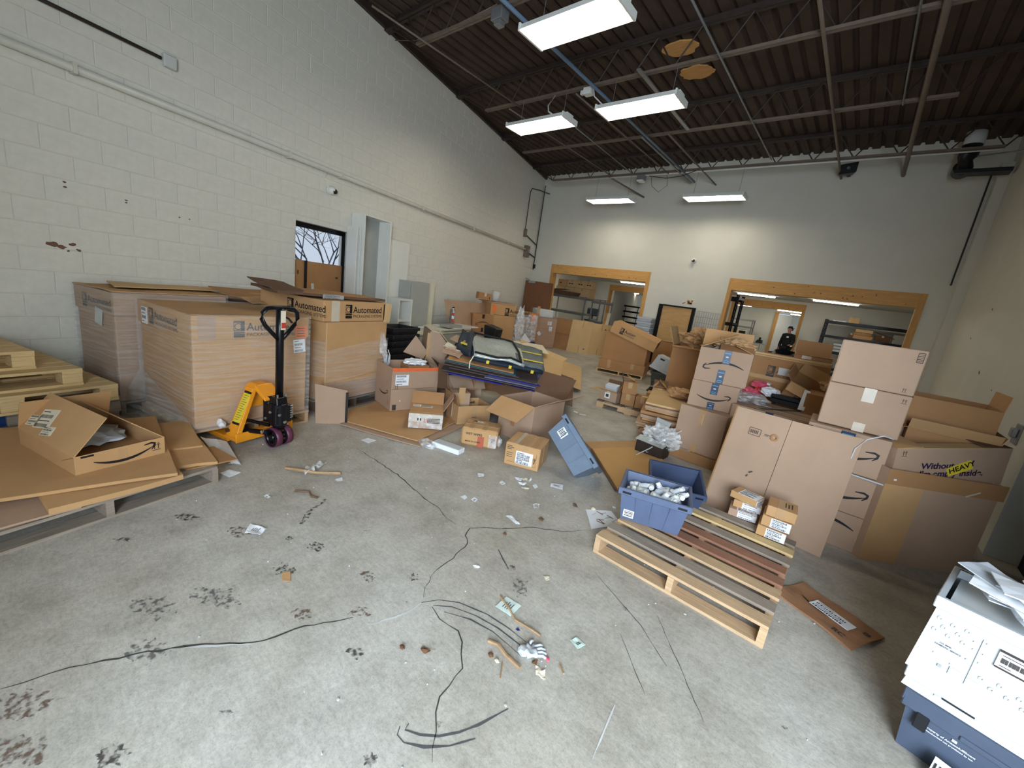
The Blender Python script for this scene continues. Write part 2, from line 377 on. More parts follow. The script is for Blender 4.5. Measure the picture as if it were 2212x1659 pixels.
# ---- left wall of painted concrete blocks
wl = MB(); SW0, SW1 = -3.5, 13.95; HS0, HS1, HZ0, HZ1 = 4.37, 5.40, 1.17, 2.20
for a, b, c, d in ((SW0, HS0, 0, 5.56), (HS1, SW1, 0, 5.56), (HS0, HS1, 0, HZ0), (HS0, HS1, HZ1, 5.56)):
    wl.bx(a, b, 0.004, 0.24, c, d)
wl.bx(SW1, 24, 0.004, 0.2, 0, 3.0)
wall_left = struct(wl.build('wall_left', MORTAR)); wall_left.location = W(0, 0, 0); wall_left.rotation_euler = (0, 0, LANG)
CH, CL, J = 0.2067, 0.4134, 0.0028
def block_verts(x0, x1, z0, z1):
    c = 0.004
    vs = [(x0 + J, 0.006, z0 + J), (x1 - J, 0.006, z0 + J), (x1 - J, 0.006, z1 - J), (x0 + J, 0.006, z1 - J),
          (x0 + J, 0.0022, z0 + J), (x1 - J, 0.0022, z0 + J), (x1 - J, 0.0022, z1 - J), (x0 + J, 0.0022, z1 - J),
          (x0 + J + c, 0, z0 + J + c), (x1 - J - c, 0, z0 + J + c), (x1 - J - c, 0, z1 - J - c), (x0 + J + c, 0, z1 - J - c)]
    fs = [(8, 9, 10, 11)]
    for b in (0, 4):
        for k in range(4): fs.append((b + k, b + (k + 1) % 4, b + 4 + (k + 1) % 4, b + 4 + k))
    return vs, fs
cells = []
for r in range(27):
    z0, z1 = r * CH, min((r + 1) * CH, ZC + 0.1); s = -CL * (3 + (r % 2) * 0.5)
    while s < 13.9:
        a, b = s, min(s + CL, 13.9); s += CL
        segs = [(a, b, z0, z1)]
        if b > HS0 and a < HS1 and z1 > HZ0 and z0 < HZ1:
            segs = []
            if a < HS0: segs.append((a, HS0, z0, z1))
            if b > HS1: segs.append((HS1, b, z0, z1))
            if z0 < HZ0: segs.append((max(a, HS0), min(b, HS1), z0, HZ0))
            if z1 > HZ1 + 0.02: segs.append((max(a, HS0), min(b, HS1), HZ1, z1))
        cells += [t for t in segs if t[1] - t[0] > 0.03 and t[3] - t[2] > 0.02]
def inview(t):
    p = W((t[0] + t[1]) / 2, 0, (t[2] + t[3]) / 2) - Vector((0, 0, 1.65)); q = CR @ p
    if q.z < 0.3: return False
    x, y = 1106 + 878 * q.x / q.z, 829 + 878 * q.y / q.z
    if x < 300 and y > 640 or x < 850 and y > 700: return False
    return -40 < x < 2250 and -40 < y < 1700
vis = sorted([t for t in cells if inview(t)], key=lambda t: math.hypot((t[0] + t[1]) / 2, 5.4, (t[2] + t[3]) / 2 - 1.65))
near = set(vis[:300]); cache = {}
rest = MB(); rng = random.Random(3)
for t in cells:
    if t in near:
        k = (round(t[1] - t[0], 3), round(t[3] - t[2], 3))
        if k not in cache:
            cache[k] = MB().add(*block_verts(0, k[0], 0, k[1])).mesh('block', BLOCKP)
        o = link('block', cache[k], wall_left); o.location = (t[0], rng.uniform(-0.0006, 0.0006), t[2])
    else: rest.add(*block_verts(*t))
stuff(rest.build('block_rows', BLOCKP, wall_left))
# flaked paint and old anchor holes
def wallspot(pts, mat, name):
    m = MB()
    for (s, z, r) in pts:
        n = 9; rg = random.Random(int(s * 977 + z * 131)); vs = [(s, -0.0012, z)]
        for k in range(n):
            a = 2 * PI * k / n; q = r * rg.uniform(0.5, 1.3); vs.append((s + q * math.cos(a) * 1.4, -0.0012, z + q * math.sin(a)))
        m.add(vs, [(0, 1 + (k + 1) % n, 1 + k) for k in range(n)])
    return m.build(name, mat, wall_left)
wallspot([(1.87, 1.49, .028), (1.93, 1.47, .02), (2.0, 1.50, .024), (2.04, 1.455, .014), (1.97, 1.44, .01), (1.99, 2.045, .01), (1.99, 2.0, .009), (2.43, 1.995, .01), (2.43, 1.97, .008), (2.9, 1.93, .008), (3.0, 1.93, .008)], PEEL, 'flaked_paint')

# ---- window in the left wall
w1 = MB()
for a, b, c, d in ((HS0, HS1, HZ1 - .07, HZ1), (HS1 - .06, HS1, HZ0, HZ1), (HS0, HS0 + .03, HZ0, HZ1), (HS0, HS1, HZ0, HZ0 + .03)):
    w1.bx(a, b, 0.11, 0.17, c, d)
win = struct(w1.build('window_1', BLACKP)); win.location = W(0, 0, 0); win.rotation_euler = (0, 0, LANG)
gm, nt, bs = newmat('window_glass'); nt.nodes.remove(bs)
tr = nt.nodes.new('ShaderNodeBsdfTransparent'); gl = nt.nodes.new('ShaderNodeBsdfGlossy'); gl.inputs[1].default_value = 0.02
mx = nt.nodes.new('ShaderNodeMixShader'); mx.inputs[0].default_value = 0.06
nt.links.new(tr.outputs[0], mx.inputs[1]); nt.links.new(gl.outputs[0], mx.inputs[2]); nt.links.new(mx.outputs[0], nt.nodes['Material Output'].inputs[0])
MB().bx(HS0 + .03, HS1 - .06, 0.135, 0.141, HZ0 + .03, HZ1 - .07).build('pane', gm, win)
MB().bx(HS1 - .09, HS1 - .065, 0.125, 0.15, HZ0, HZ1 - .07).build('sash_rail', WHITE, win)
# bare trees outside the window
def bare_tree(name, label, s, off, h, seed):
    t = thing(name, label, 'tree', W(s, off, -.3)); rg = random.Random(seed); m = MB(); tw = MB()
    def grow(p, d, L, r, lev):
        q = p + d * L
        (m if lev < 3 else tw).tube([p, (p + q) / 2 + Vector([rg.uniform(-.05, .05) * L for _ in range(3)]), q], r, 4, 0, False, r * 0.6)
        if lev > 5 or L < 0.12: return
        for k in range(3 if lev < 5 else 2):
            e = (d + Vector((rg.uniform(-.9, .9), rg.uniform(-.9, .9), rg.uniform(-.35, .7)))).normalized()
            grow(q if k else p.lerp(q, 0.7), e, L * rg.uniform(0.62, 0.82), r * 0.6, lev + 1)
    grow(Vector((0, 0, 0)), Vector((0.05, 0, 1)), h, 0.05, 0)
    m.build('trunk', BARK, t); tw.build('twigs', BARK, t)
bare_tree('bare_tree', 'bare grey tree seen through the window at its far side', 9.5, -4.9, 1.5, 4)
bare_tree('bare_tree', 'bare grey tree seen through the window at its near side', 8.3, -4.0, 1.4, 9)

# ---- back wall with two framed openings
O1 = (-8.456, -4.954, 2.70); O2 = (-2.868, 0.785, 2.71)
wb = MB()
for a, b, c, d in ((-9.62, O1[0], 0, 5.56), (O1[0], O1[1], O1[2], 5.56), (O1[1], O2[0], 0, 5.56), (O2[0], O2[1], O2[2], 5.56), (O2[1], XR + .3, 0, 5.56)):
    wb.bx(a, b, YB, YB + 0.2, c, d)
wall_back = struct(wb.build('wall_back', WALLP))
def opening(name, x0, x1, zt, y, dep=0.22, hd=0.285, jw=0.09, jr=0.11):
    b = MB().bx(x0 + jw, x1 - jr, y - .012, y + dep, zt - hd, zt)
    o = struct(b.build(name, LUMBER))
    MB().bx(x0, x0 + jw, y - .014, y + dep, 0, zt).build('jamb', LUMBERV, o)
    MB().bx(x1 - jr, x1, y - .014, y + dep, 0, zt).build('jamb', LUMBERV, o)
    k = MB(); rg = random.Random(int(abs(x0) * 100))
    for i in range(16):
        kx, kz = rg.uniform(x0 + .2, x1 - .2), rg.uniform(zt - hd + .03, zt - .04)
        k.cyl((kx, y - .0135, kz), rg.uniform(.008, .016), .004, (0, 1, 0), 8)
    stuff(k.build('knots', VENEER, o)); return o
opening('trim_1', *O1, YB); opening('trim_2', *O2, YB)

# ---- right wall, corner pilaster, added daylight block
wr = MB().bx(XR, XR + .22, 5.2, YB + .2, 0, 5.56).bx(XR - .15, XR, YB - .32, YB, 0, 5.0)
wall_right = struct(wr.build('wall_right', WALLP))
struct(MB().bx(1.05, 3.4, 1.9, 2.05, 0, 5.56).build('wall_light_block', WALLP))  # added wall that keeps the dock daylight off the right side
struct(MB().bx(XR + .22, 3.4, 5.2, 5.42, 0, 5.56).bx(3.2, 3.4, -1.6, 5.2, 0, 5.56).build('wall_recess', WALLP))
struct(MB().bx(-.2, 3.4, -1.7, -1.5, 3.4, 5.56).bx(3.3, 3.4, -1.7, -1.5, 0, 3.1).bx(-8, -.2, -1.7, -1.5, 0, 5.56).build('wall_front', WALLP))
m_ = MB()
for (y, z, r) in ((9.3, 1.9, .02), (7.9, 1.45, .03), (7.0, 1.3, .012), (8.6, 2.3, .02), (6.9, .85, .015)):
    m_.box((XR - .001, y, z), (.002, r * 2.4, r), Matrix.Rotation(.4, 3, 'X'))
m_.build('flaked_paint', PEEL, wall_right)
ribs = MB()
for i in range(40): ribs.bx(1.44, 1.47, 2.95 + i * .055, 3.0 + i * .055, 0, 4.2)
tag(ribs.build('dock_curtain', NAVY), 'tall dark navy ribbed dock curtain beyond the right wall jamb', 'curtain')
t = thing('door_latch', 'worn grey steel latch bolted to the right wall near the jamb', 'latch', (XR, 5.6, 1.03))
MB().bx(-.012, 0, -.08, .08, -.09, .09).build('plate', GALV, t, bevel=.004)
MB().bx(-.05, -.012, -.05, .03, -.03, .05).build('catch', GALV, t, bevel=.006)

# ---- corrugated roof deck
prof = []; x = -15.0
while x < 4.2:
    prof += [(x, 5.50), (x + .125, 5.50), (x + .140, 5.545), (x + .185, 5.545)]; x += .2
m = MB(); n = len(prof)
for (px, pz) in prof: m.v += [(px, -2.2, pz), (px, YB + .15, pz)]
m.f = [(2 * i, 2 * i + 2, 2 * i + 3, 2 * i + 1) for i in range(n - 1)]; m.m = [0] * (n - 1)
o = len(m.v); m.bx(-15, 4.2, -2.2, YB + .15, 5.56, 5.7)
ceiling = struct(m.build('ceiling', DECK))
def patch(label, cx, cy, rx, ry, seed):
    rg = random.Random(seed); pts = []
    for k in range(28):
        a = 2 * PI * k / 28; q = 1 + .1 * rg.uniform(-1, 1); pts.append(Vector((cx + rx * q * math.cos(a), cy + ry * q * math.sin(a), 5.478)))
    o = MB().prism(pts, (0, 0, .02)).build('plywood_patch', LUMBER); tag(o, label, 'patch')
patch('tan oval plywood patch on the roof deck, between the joists', -3.07, 7.37, .26, .2, 1)
patch('tan oval plywood patch on the roof deck, half behind a joist chord', -3.10, 6.64, .25, .19, 2)

# ---- open web roof joists
rodme = {}
def joist(label, y, x0, x1, bx0, bx1):
    t = thing('roof_joist', label, 'joist', (0, y, 0))
    MB().bx(x0, x1, -.055, -.008, 5.43, 5.485).bx(x0, x1, .008, .055, 5.43, 5.485).build('top_chord', STEELD, t)
    for s in (-1, 1): MB().bx(bx0, bx1, s * .022 - .016, s * .022 + .016, 4.985, 5.02).build('bottom_chord', STEELL, t)
    MB().bx(x0 - .1, x0 + .3, -.06, .06, 5.37, 5.43).build('bearing_seat', STEELD, t)
    MB().tube([(x0 + .1, 0, 5.42), (bx0, 0, 5.0)], .013, 5).build('end_bar', STEELD, t)
    p = 0.62; nb = int((bx1 - bx0) / p); p = (bx1 - bx0) / nb; key = round(p, 3)
    if key not in rodme:
        rodme[key] = (MB().tube([(0, 0, 5.0), (p / 2, 0, 5.44)], .011, 5).mesh('web_rod', STEELD), MB().tube([(0, 0, 5.0), (-p / 2, 0, 5.44)], .011, 5).mesh('web_rod', STEELD))
    for i in range(nb + 1):
        for k in (0, 1):
            o = link('web_rod', rodme[key][k], t); o.location = (bx0 + i * p, 0, 0)
joist('dark open web roof joist just in front of the back wall', 10.5, -8.95, 1.2, -8.1, .98)
joist('dark open web roof joist, second out from the back wall', 8.32, -8.25, 1.2, -7.45, .17)
joist('dark open web roof joist, third out from the back wall', 6.18, -7.6, 1.2, -6.65, .17)
joist('dark open web roof joist nearest the camera', 4.10, -6.95, 1.2, -6.05, .17)
struct(MB().box((0, 0, 0), (.06, 16.5, .09)).build('trim_3', STEELD)); o = bpy.data.objects['trim_3']
o.location = W(5.6, .03, 5.44); o.rotation_euler = (0, 0, SK)

# ---- pipes and conduits below the deck
def pipe(label, pts, r, mat, cat='pipe', name='ceiling_pipe', n=8):
    return tag(MB().tube(pts, r, n).build(name, mat, None, True), label, cat)
def ypipe(label, x, y0, y1, r, mat, z=4.955): return pipe(label, [(x, y0, z), (x, y1, z)], r, mat)
ypipe('thin bright steel conduit crossing the joists left of centre', -2.28, 2.5, 10.1, .013, GALV)
ypipe('thick grey pipe near the right wall running to the back wall', -.18, 2.2, YB - .005, .035, STEELL)
ypipe('slim pale conduit beside the thick grey pipe', -.38, 2.2, 8.3, .012, GALV)
ypipe('pale conduit hanging right of the oval patches', -1.18, 2.6, YB - .005, .022, STEELL)
ypipe('blue grey sprinkler pipe over the middle lights', -4.17, 2.2, YB - .35, .026, M('blue_grey_pipe', (104, 126, 150), .4, .1))
ypipe('grey pipe paired with the blue sprinkler pipe near the back wall', -4.27, 8.2, YB - .3, .02, GALV)
tag(MB().bx(-3.345, -3.285, 5.9, 8.1, 4.92, 4.94).build('ceiling_strut', GALV), 'pale perforated strut above the second row of lights', 'strut')
pipe('bright conduit from the left hand lamp to the box on the back joist', [(-4.6, 6.05, 4.62), (-5.1, 6.7, 4.93), (-5.3, 7.4, 4.955), (-5.42, 10.4, 4.95)], .012, GALV)
ypipe('brown bridging angle between the back two joists, left of the bright conduit', -6.05, 6.2, 10.4, .014, STEELL)
ypipe('brown bridging angle crossing the back joists right of the bright conduit', -4.56, 6.2, 10.5, .014, STEELL)
ypipe('brown bridging angle reaching the back wall past the right back lamp', -3.74, 8.2, YB - .01, .016, STEELL)
ypipe('brown bridging angle nearest the block wall', -5.8, 3.2, 6.2, .014, STEELL)
pipe('brown diagonal brace from the back joist down to the wall above the lamp', [(-6.2, 10.5, 4.98), (-5.62, YB - .01, 4.72)], .022, STEELL, 'brace', 'diagonal_brace')
pipe('drooping thin cable from the block wall to the first lamp box', [(-6.75, 4.15, 5.25), (-6.1, 4.1, 5.07), (-5.2, 4.08, 5.02), (-4.4, 4.08, 5.05)], .008, STEELL, 'cable', 'ceiling_cable', 6)
pipe('white cord curling from the joist down to the left hand lamp', [(-4.95, 6.15, 4.97), (-5.02, 6.08, 4.8), (-4.95, 6.03, 4.68), (-4.75, 6.0, 4.56)], .012, WHITE, 'cord', 'lamp_cord', 6)
pipe('white cord dropping from the joist box to the middle lamp', [(-4.2, 6.15, 4.97), (-4.12, 6.1, 4.8), (-3.95, 6.1, 4.66), (-3.8, 6.1, 4.58)], .011, WHITE, 'cord', 'lamp_cord', 6)
pipe('pale cable swagging down along the upper right wall', [(1.23, 6.8, 4.0), (1.15, 7.6, 4.15), (1.0, 9.0, 4.45), (.7, 10.4, 4.85)], .012, GALV, 'cable', 'ceiling_cable', 6)
pipe('bright conduit strapped under the back joist bottom chord', [(-8.0, 10.52, 4.955), (-3.0, 10.52, 4.955), (.95, 10.5, 4.96)], .013, WHITE)
pipe('thin cable loop hanging below the back joist', [(-5.0, 10.52, 4.93), (-4.95, 10.55, 4.7), (-4.75, 10.55, 4.55), (-4.55, 10.55, 4.7), (-4.6, 10.52, 4.93)], .005, BLACK, 'cable', 'ceiling_cable', 5)
pipe('black cable draped along the back joist right of its box', [(-5.05, 10.5, 4.93), (-4.6, 10.5, 4.85), (-4.2, 10.5, 4.88), (-3.9, 10.5, 4.98)], .009, BLACK, 'cable', 'ceiling_cable', 5)
t = thing('junction_box', 'small square steel box on the back joist bottom chord', 'box', (-5.25, 10.5, 4.8))
MB().bx(-.09, .09, -.09, .09, .04, .16).build('body', GALV, t, bevel=.004); MB().bx(-.08, .08, -.08, .08, 0, .04).build('cover', WHITE, t, bevel=.004)
t = thing('junction_box', 'pale twin spot box on the third joist over the middle lamp cord', 'box', (-4.3, 6.18, 4.88))
MB().bx(-.07, .07, -.06, .06, 0, .1).build('body', WHITE, t, bevel=.004); MB().bx(-.14, -.07, -.03, .03, .02, .08).build('spout', WHITE, t, bevel=.004)
t = thing('junction_box', 'pale steel box on the nearest joist above the biggest lamp', 'box', (-4.35, 4.1, 4.86))
MB().bx(-.09, .09, -.07, .07, 0, .14).build('body', GALV, t, bevel=.004); MB().bx(-.05, .05, -.05, .05, -.05, 0).build('spout', GALV, t, bevel=.004)

# ---- fluorescent lamps hung under the joists
TUBEM = emit('tube_glow', (1.0, 0.92, 0.75), TUBE)
REFL = M('lamp_reflector', (238, 238, 232), 0.3, 0.02)
def lamp(label, x0, x1, y, z, rows, zj):
    L = x1 - x0; cx = (x0 + x1) / 2; wd = .44
    t = thing('hanging_lamp', label, 'lamp', (cx, y, z), 0, 'six tube lamps under the roof joists')
    MB().bx(-L / 2, L / 2, -.09, .09, .055, .1).build('ballast_housing', WHITE, t, bevel=.004)
    pw = wd / rows
    for r in range(rows):
        yc = -wd / 2 + pw * (r + .5); h = pw / 2
        tr = MB()
        q = [(-h, -.012), (-h * .62, .05), (h * .62, .05), (h, -.012)]
        for i in range(3):
            (a, b), (c, d) = q[i], q[i + 1]
            tr.hexa([(-L / 2, yc + a, b), (L / 2, yc + a, b), (L / 2, yc + c, d), (-L / 2, yc + c, d)], [(-L / 2, yc + a, b + .006), (L / 2, yc + a, b + .006), (L / 2, yc + c, d + .006), (-L / 2, yc + c, d + .006)])
        tr.build('reflector', REFL, t)
        for s in (-1, 1):
            MB().tube([(-L / 2 + .04, yc + s * h * .42, .022), (L / 2 - .04, yc + s * h * .42, .022)], .0145, 8).build('tube', TUBEM, t, True)
    for s in (-1, 1): MB().bx(s * L / 2 - .012, s * L / 2 + .012, -wd / 2, wd / 2, -.02, .06).build('end_cap', WHITE, t)
    for s in (-1, 1): MB().tube([(s * L * .38, 0, .1), (s * L * .38, .02, zj - z)], .004, 5).build('hanger', GALV, t)
lamp('nearest hanging lamp with three bright tube rows, cut by the photo top edge', -3.74, -2.54, 4.05, 4.5, 3, 4.99)
lamp('hanging lamp with bright tube rows in the middle of the ceiling', -3.90, -2.67, 6.07, 4.5, 3, 4.99)
lamp('hanging lamp with bright tube rows nearest the block wall', -5.74, -4.51, 6.07, 4.5, 3, 4.99)
lamp('left of the two lamps hung low by the back wall', -6.64, -5.36, 10.45, 4.35, 3, 4.99)
lamp('right of the two lamps hung low by the back wall', -4.00, -2.70, 10.5, 4.35, 3, 4.99)

# ---- fittings on the left wall
def wtube(label, pts, r, mat, name='wall_conduit', cat='conduit'):
    return tag(MB().tube([W(*p) for p in pts], r, 10).build(name, mat, None, True), label, cat)
PIPEP = M('painted_pipe', (214, 210, 198), .4, .04)
wp = wtube('long cream painted pipe along the block wall', [(.3, .05, 3.0), (12.85, .05, 3.0)], .036, PIPEP, 'wall_pipe', 'pipe')
for s in (2.1, 4.2, 5.1, 7.2, 9.3, 11.4):
    c = MB(); c.bx(s - .015, s + .015, -.092, .0, 2.955, 3.045); o = c.build('pipe_clamp', PIPEP, wp); o.matrix_world = Matrix.Translation(W(0, 0, 0)) @ Matrix.Rotation(LANG, 4, 'Z')
wtube('dark conduit high on the block wall ending at a square box', [(.9, .03, 3.42), (2.78, .03, 3.42)], .016, STEELD)
t = thing('junction_box', 'square white paper wrapped box high on the block wall', 'box', W(2.85, .005, 3.42), LANG)
MB().bx(-.06, .06, -.06, 0, -.06, .06).build('body', PAPERG, t, bevel=.012)
t = thing('disconnect_box', 'dark grey electrical box at the far end of the wall pipe', 'box', W(12.9, .005, 2.97), LANG)
MB().bx(-.12, .12, -.12, 0, -.2, .16).build('body', STEELL, t, bevel=.006); MB().bx(-.06, .06, -.135, -.12, -.06, .06).build('cover', GALV, t)
t = thing('junction_box', 'small grey conduit box near the back corner of the block wall', 'box', W(12.62, .005, 3.48), LANG)
MB().bx(-.05, .05, -.08, 0, -.12, .12).build('body', STEELL, t, bevel=.005)
wtube('thin conduit rising to the back joist near the corner', [(12.62, .03, 3.55), (12.62, .03, 4.7), (12.7, .04, 4.82), (13.2, .1, 4.9), (13.75, .25, 4.93)], .014, STEELD)
wtube('short conduit from the small box into the back corner', [(12.66, .03, 3.45), (13.75, .03, 3.28)], .016, STEELD)
wtube('short conduit from the dark box into the back corner', [(13.0, .03, 2.95), (13.78, .03, 2.86)], .02, STEELD)
tag(MB().tube([(-9.22, YB - .03, 2.45), (-9.2, YB - .03, 5.2)], .014, 8).build('wall_conduit', STEELD), 'thin vertical conduit in the back left corner', 'conduit')
tag(MB().bx(-9.24, -9.16, YB - .05, YB, 2.5, 2.64).build('switch_box', BLACK, bevel=.005), 'tiny black box low on the corner conduit', 'box')
tag(MB().tube([(1.04, YB - .03, 2.9), (1.04, YB - .03, 4.9)], .013, 8).build('wall_conduit', STEELD), 'dark vertical conduit in the back right corner', 'conduit')
def domecam(label, loc, rz):
    t = thing('security_camera', label, 'camera', loc, rz)
    MB().cyl((0, -.02, 0), .062, .04, (0, 1, 0), 20).build('base', WHITE, t, True)
    s = bpy.data.meshes.new('dome'); b = bmesh.new(); bmesh.ops.create_uvsphere(b, u_segments=20, v_segments=12, radius=.06); b.to_mesh(s); b.free(); s.materials.append(WHITE)
    o = link('housing', s, t); o.location = (0, -.06, 0); s.polygons.foreach_set('use_smooth', [True] * len(s.polygons))
    MB().cyl((.012, -.108, -.012), .034, .03, (.25, 1, -.25), 18).build('lens', BLACK, t, True)
domecam('white dome camera on the block wall below the pipe', W(4.93, 0, 2.74), LANG)
domecam('white dome camera on the back wall between the openings', (-3.846, YB, 3.08), 0)
tag(MB().tube([W(4.86, .03, 2.96), W(4.8, .02, 2.88), W(4.86, .02, 2.8), W(4.9, .03, 2.77)], .006, 6).build('camera_cable', WHITE, None, True), 'short white cable looping up from the dome camera to the pipe', 'cable')
# ---- fittings on the back wall
t = thing('horn_speaker', 'black horn speaker under the back joist', 'speaker', (-1.07, 11.2, 4.98))
MB().hexa([(-.13, -.1, -.1), (.16, -.1, -.06), (.1, .1, -.06), (-.07, .1, -.06)], [(-.13, -.1, .1), (.16, -.1, .14), (.1, .1, .09), (-.07, .1, .09)]).build('horn', BLACK, t, bevel=.01)
MB().cyl((.015, -.11, .02), .03, .03, (0, 1, 0), 12).build('driver', CHROME, t); MB().bx(-.02, .04, .1, YB - 11.2, .0, .05).build('bracket', STEELD, t)
t = thing('flue_elbow', 'black fat duct elbow up in the right back corner', 'duct', (.6, 10.9, 4.85))
MB().tube([(0, .25, -.02), (0, .05, .0), (.0, -.1, .12), (.02, -.12, .4)], .13, 14).build('elbow', BLACK, t, True)
MB().tube([(.02, -.12, .3), (.02, -.12, .5)], .135, 14).build('collar', PAPERG, t, True); MB().bx(-.1, .6, -.05, .2, -.12, -.06).build('tray', BLACK, t)
m = MB(); rg = random.Random(5)
for i in range(9):
    cx, cz = rg.uniform(-3.9, -3.66), rg.uniform(1.96, 2.04)
    m.box((cx, YB - .003, cz), (rg.uniform(.03, .09), .006, rg.uniform(.015, .05)), Matrix.Rotation(rg.uniform(-.8, .8), 3, 'Y'))
m.build('torn_plaster', KRAFT3, wall_back)
# ================================================================ rooms seen through the two openings
Y2 = 20.0; ZI = 2.78
struct(MB().bx(-16, 5, YB + .2, Y2 + .2, ZI, ZI + .1).build('ceiling_back_room', CEILI))
struct(MB().bx(-18, 5, Y2 + .2, 34, 2.62, 2.72).build('ceiling_far_room', CEILI))
wb2 = MB()
for a, b, c, d in ((-16, -10.6, 0, ZI), (-10.6, -7.5, 2.66, ZI), (-7.5, -4.62, 0, ZI), (-4.62, -1.93, 2.68, ZI), (-1.93, 4, 0, ZI)):
    wb2.bx(a, b, Y2, Y2 + .2, c, d)
struct(wb2.build('wall_back_room', WALLI))
opening('trim_4', -10.6, -7.5, 2.66, Y2); opening('trim_5', -4.62, -1.93, 2.68, Y2)
struct(MB().bx(2.6, 2.8, YB + .2, Y2, 0, ZI).build('wall_back_room_right', WALLI))
wf = MB().bx(-6.6, -3.85, 27, 27.2, 0, 2.7).bx(-2.72, 4, 27, 27.2, 0, 2.7).bx(-3.85, -2.72, 27, 27.2, 2.5, 2.7).bx(-6.7, -6.6, Y2 + .2, 27.2, 0, 2.7).bx(-18, -6.6, 31, 31.2, 0, 2.7).bx(-4.0, -1.0, 33.5, 33.7, 0, 2.7)
struct(wf.build('wall_far_room', WALLI))
struct(MB().hexa([(-10.55, Y2 + .22, 0), (-10.4, Y2 + .22, 0), (-12.3, 27.5, 0), (-12.45, 27.5, 0)], [(-10.55, Y2 + .22, 2.62), (-10.4, Y2 + .22, 2.62), (-12.3, 27.5, 2.62), (-12.45, 27.5, 2.62)]).build('wall_partition', WALLI))
struct(MB().bx(-3.90, -3.74, 26.9, 27.0, 0, 2.52).build('trim_6', LUMBERV))
t = thing('door_leaf', 'white door standing open beside the person in the far room', 'door', (-3.74, 26.9, 0), R_(52))
MB().bx(0, .9, -.02, .02, .02, 2.4).build('panel', WHITE, t); MB().cyl((.82, -.05, 1.0), .02, .08, (0, 1, 0), 10).build('handle', GALV, t)
STRIP = emit('strip_glow', (1.0, 0.94, 0.80), BACK)
def strip(label, x, y, rz, z, L=1.25, grp='wraparound ceiling strip lights'):
    t = thing('strip_light', label, 'lamp', (x, y, z), rz, grp)
    MB().bx(-L / 2, L / 2, -.09, .09, -.02, 0).build('base_tray', WHITE, t)
    MB().prism([(-L / 2, -.08, -.02), (-L / 2, -.06, -.06), (-L / 2, .06, -.06), (-L / 2, .08, -.02)], (L, 0, 0)).build('diffuser', STRIP, t)
strip('long white ceiling strip light left in the right hand opening', -3.40, 18.0, .25, ZI)
strip('long white ceiling strip light right in the right hand opening', -.95, 17.7, .3, ZI)
strip('white ceiling strip light in the top right of the left hand opening', -8.5, 18.3, .1, ZI)
for i, (x, w) in enumerate(((-8.6, 'over the metal shelves'), (-3.6, 'behind the narrow opening beam'), (-.6, 'behind the right end of the wide beam'))):  # unseen lamps added to brighten the back room
    strip('added unseen strip light %s near the opening' % w, x, 14.2, 0, ZI)
strip('far strip light beyond the black post at the left of the wide opening', -5.4, 24.8, .35, 2.62)
strip('far strip light over the head of the person', -3.05, 22.7, .6, 2.62)
strip('far strip light deeper in, above the open white door', -3.1, 26.0, .3, 2.62)
strip('farthest strip light in the hallway beyond the person', -3.0, 30.5, .2, 2.62)
strip('far strip light through the small inner opening at left', -12.0, 25.3, 1.5, 2.62, 2.4)
strip('far strip light deeper through the small inner opening', -10.6, 28.5, .9, 2.62, 1.8)
tag(MB().bx(-2.95, -2.7, 33.44, 33.5, 1.9, 2.15).build('wall_notice', GREYM), 'small grey notice on the far hallway wall', 'sign')

def rack(name, label, x0, x1, y0, y1, top, levels, matp, matb, deckm, pw=.05):
    t = thing(name, label, 'shelf', ((x0 + x1) / 2, (y0 + y1) / 2, 0)); cx, cy = (x0 + x1) / 2, (y0 + y1) / 2
    hx, hy = (x1 - x0) / 2, (y1 - y0) / 2
    for sx in (-1, 1):
        for sy in (-1, 1):
            px, py = sx * (hx - pw / 2), sy * (hy - pw / 2)
            m = MB().bx(px - pw / 2, px + pw / 2, py - .006, py + .006, 0, top).bx(px - sx * 0 - .006, px + .006, py - pw / 2, py + pw / 2, 0, top)
            o = m.build('post', matp, t)
            h = MB(); z = .1
            while z < top - .05: h.bx(px - .012, px + .012, py - .0085, py + .0085, z, z + .03); z += .1
            stuff(h.build('slots', INK if matp is not BLACKP else GREYM, o))
    for z in levels:
        for sy in (-1, 1): MB().bx(-hx, hx, sy * (hy - .01) - .012, sy * (hy - .01) + .012, z - .09, z).build('beam', matb, t)
        for sx in (-1, 1): MB().bx(sx * (hx - .012) - .012, sx * (hx - .012) + .012, -hy, hy, z - .06, z).build('side_beam', matb, t)
        MB().bx(-hx + .02, hx - .02, -hy + .02, hy - .02, z - .02, z - .004).build('shelf_board', deckm, t)
    return t
rack('metal_rack', 'grey bolt together metal rack holding cartons in the left opening', -9.35, -7.75, 13.0, 13.6, 1.78, (1.76, 1.2, .5), GALV, GALV, GREYM)
rack('metal_rack', 'narrow grey metal rack end standing right of the loaded rack', -7.55, -7.0, 13.1, 13.7, 1.74, (1.7, 1.0), GALV, GALV, GREYM)
rack('black_rack', 'black steel rack seen through the small inner opening', -11.35, -10.3, 23.4, 23.9, 1.75, (1.74, 1.42, 1.1, .78), BLACKP, BLACKP, BLACK, .04)
rack('black_rack', 'tall black slotted rack just inside the wide opening at left', -3.75, -2.70, 12.3, 13.0, 2.36, (2.3, 1.62, .8), BLACKP, BLACKP, BLACK, .08)
rack('black_rack', 'wide black rack with cartons against the wall in the back room', -1.16, 1.4, 18.9, 19.6, 2.22, (2.18, 1.66, 1.1, .5), BLACKP, BLACKP, GREYM, .09)
rack('wire_rack', 'grey open rack with a lit shelf near the far table', -6.0, -4.6, 25.4, 26.0, 1.9, (1.88, 1.5, 1.1), GALV, GALV, GREYM, .05)
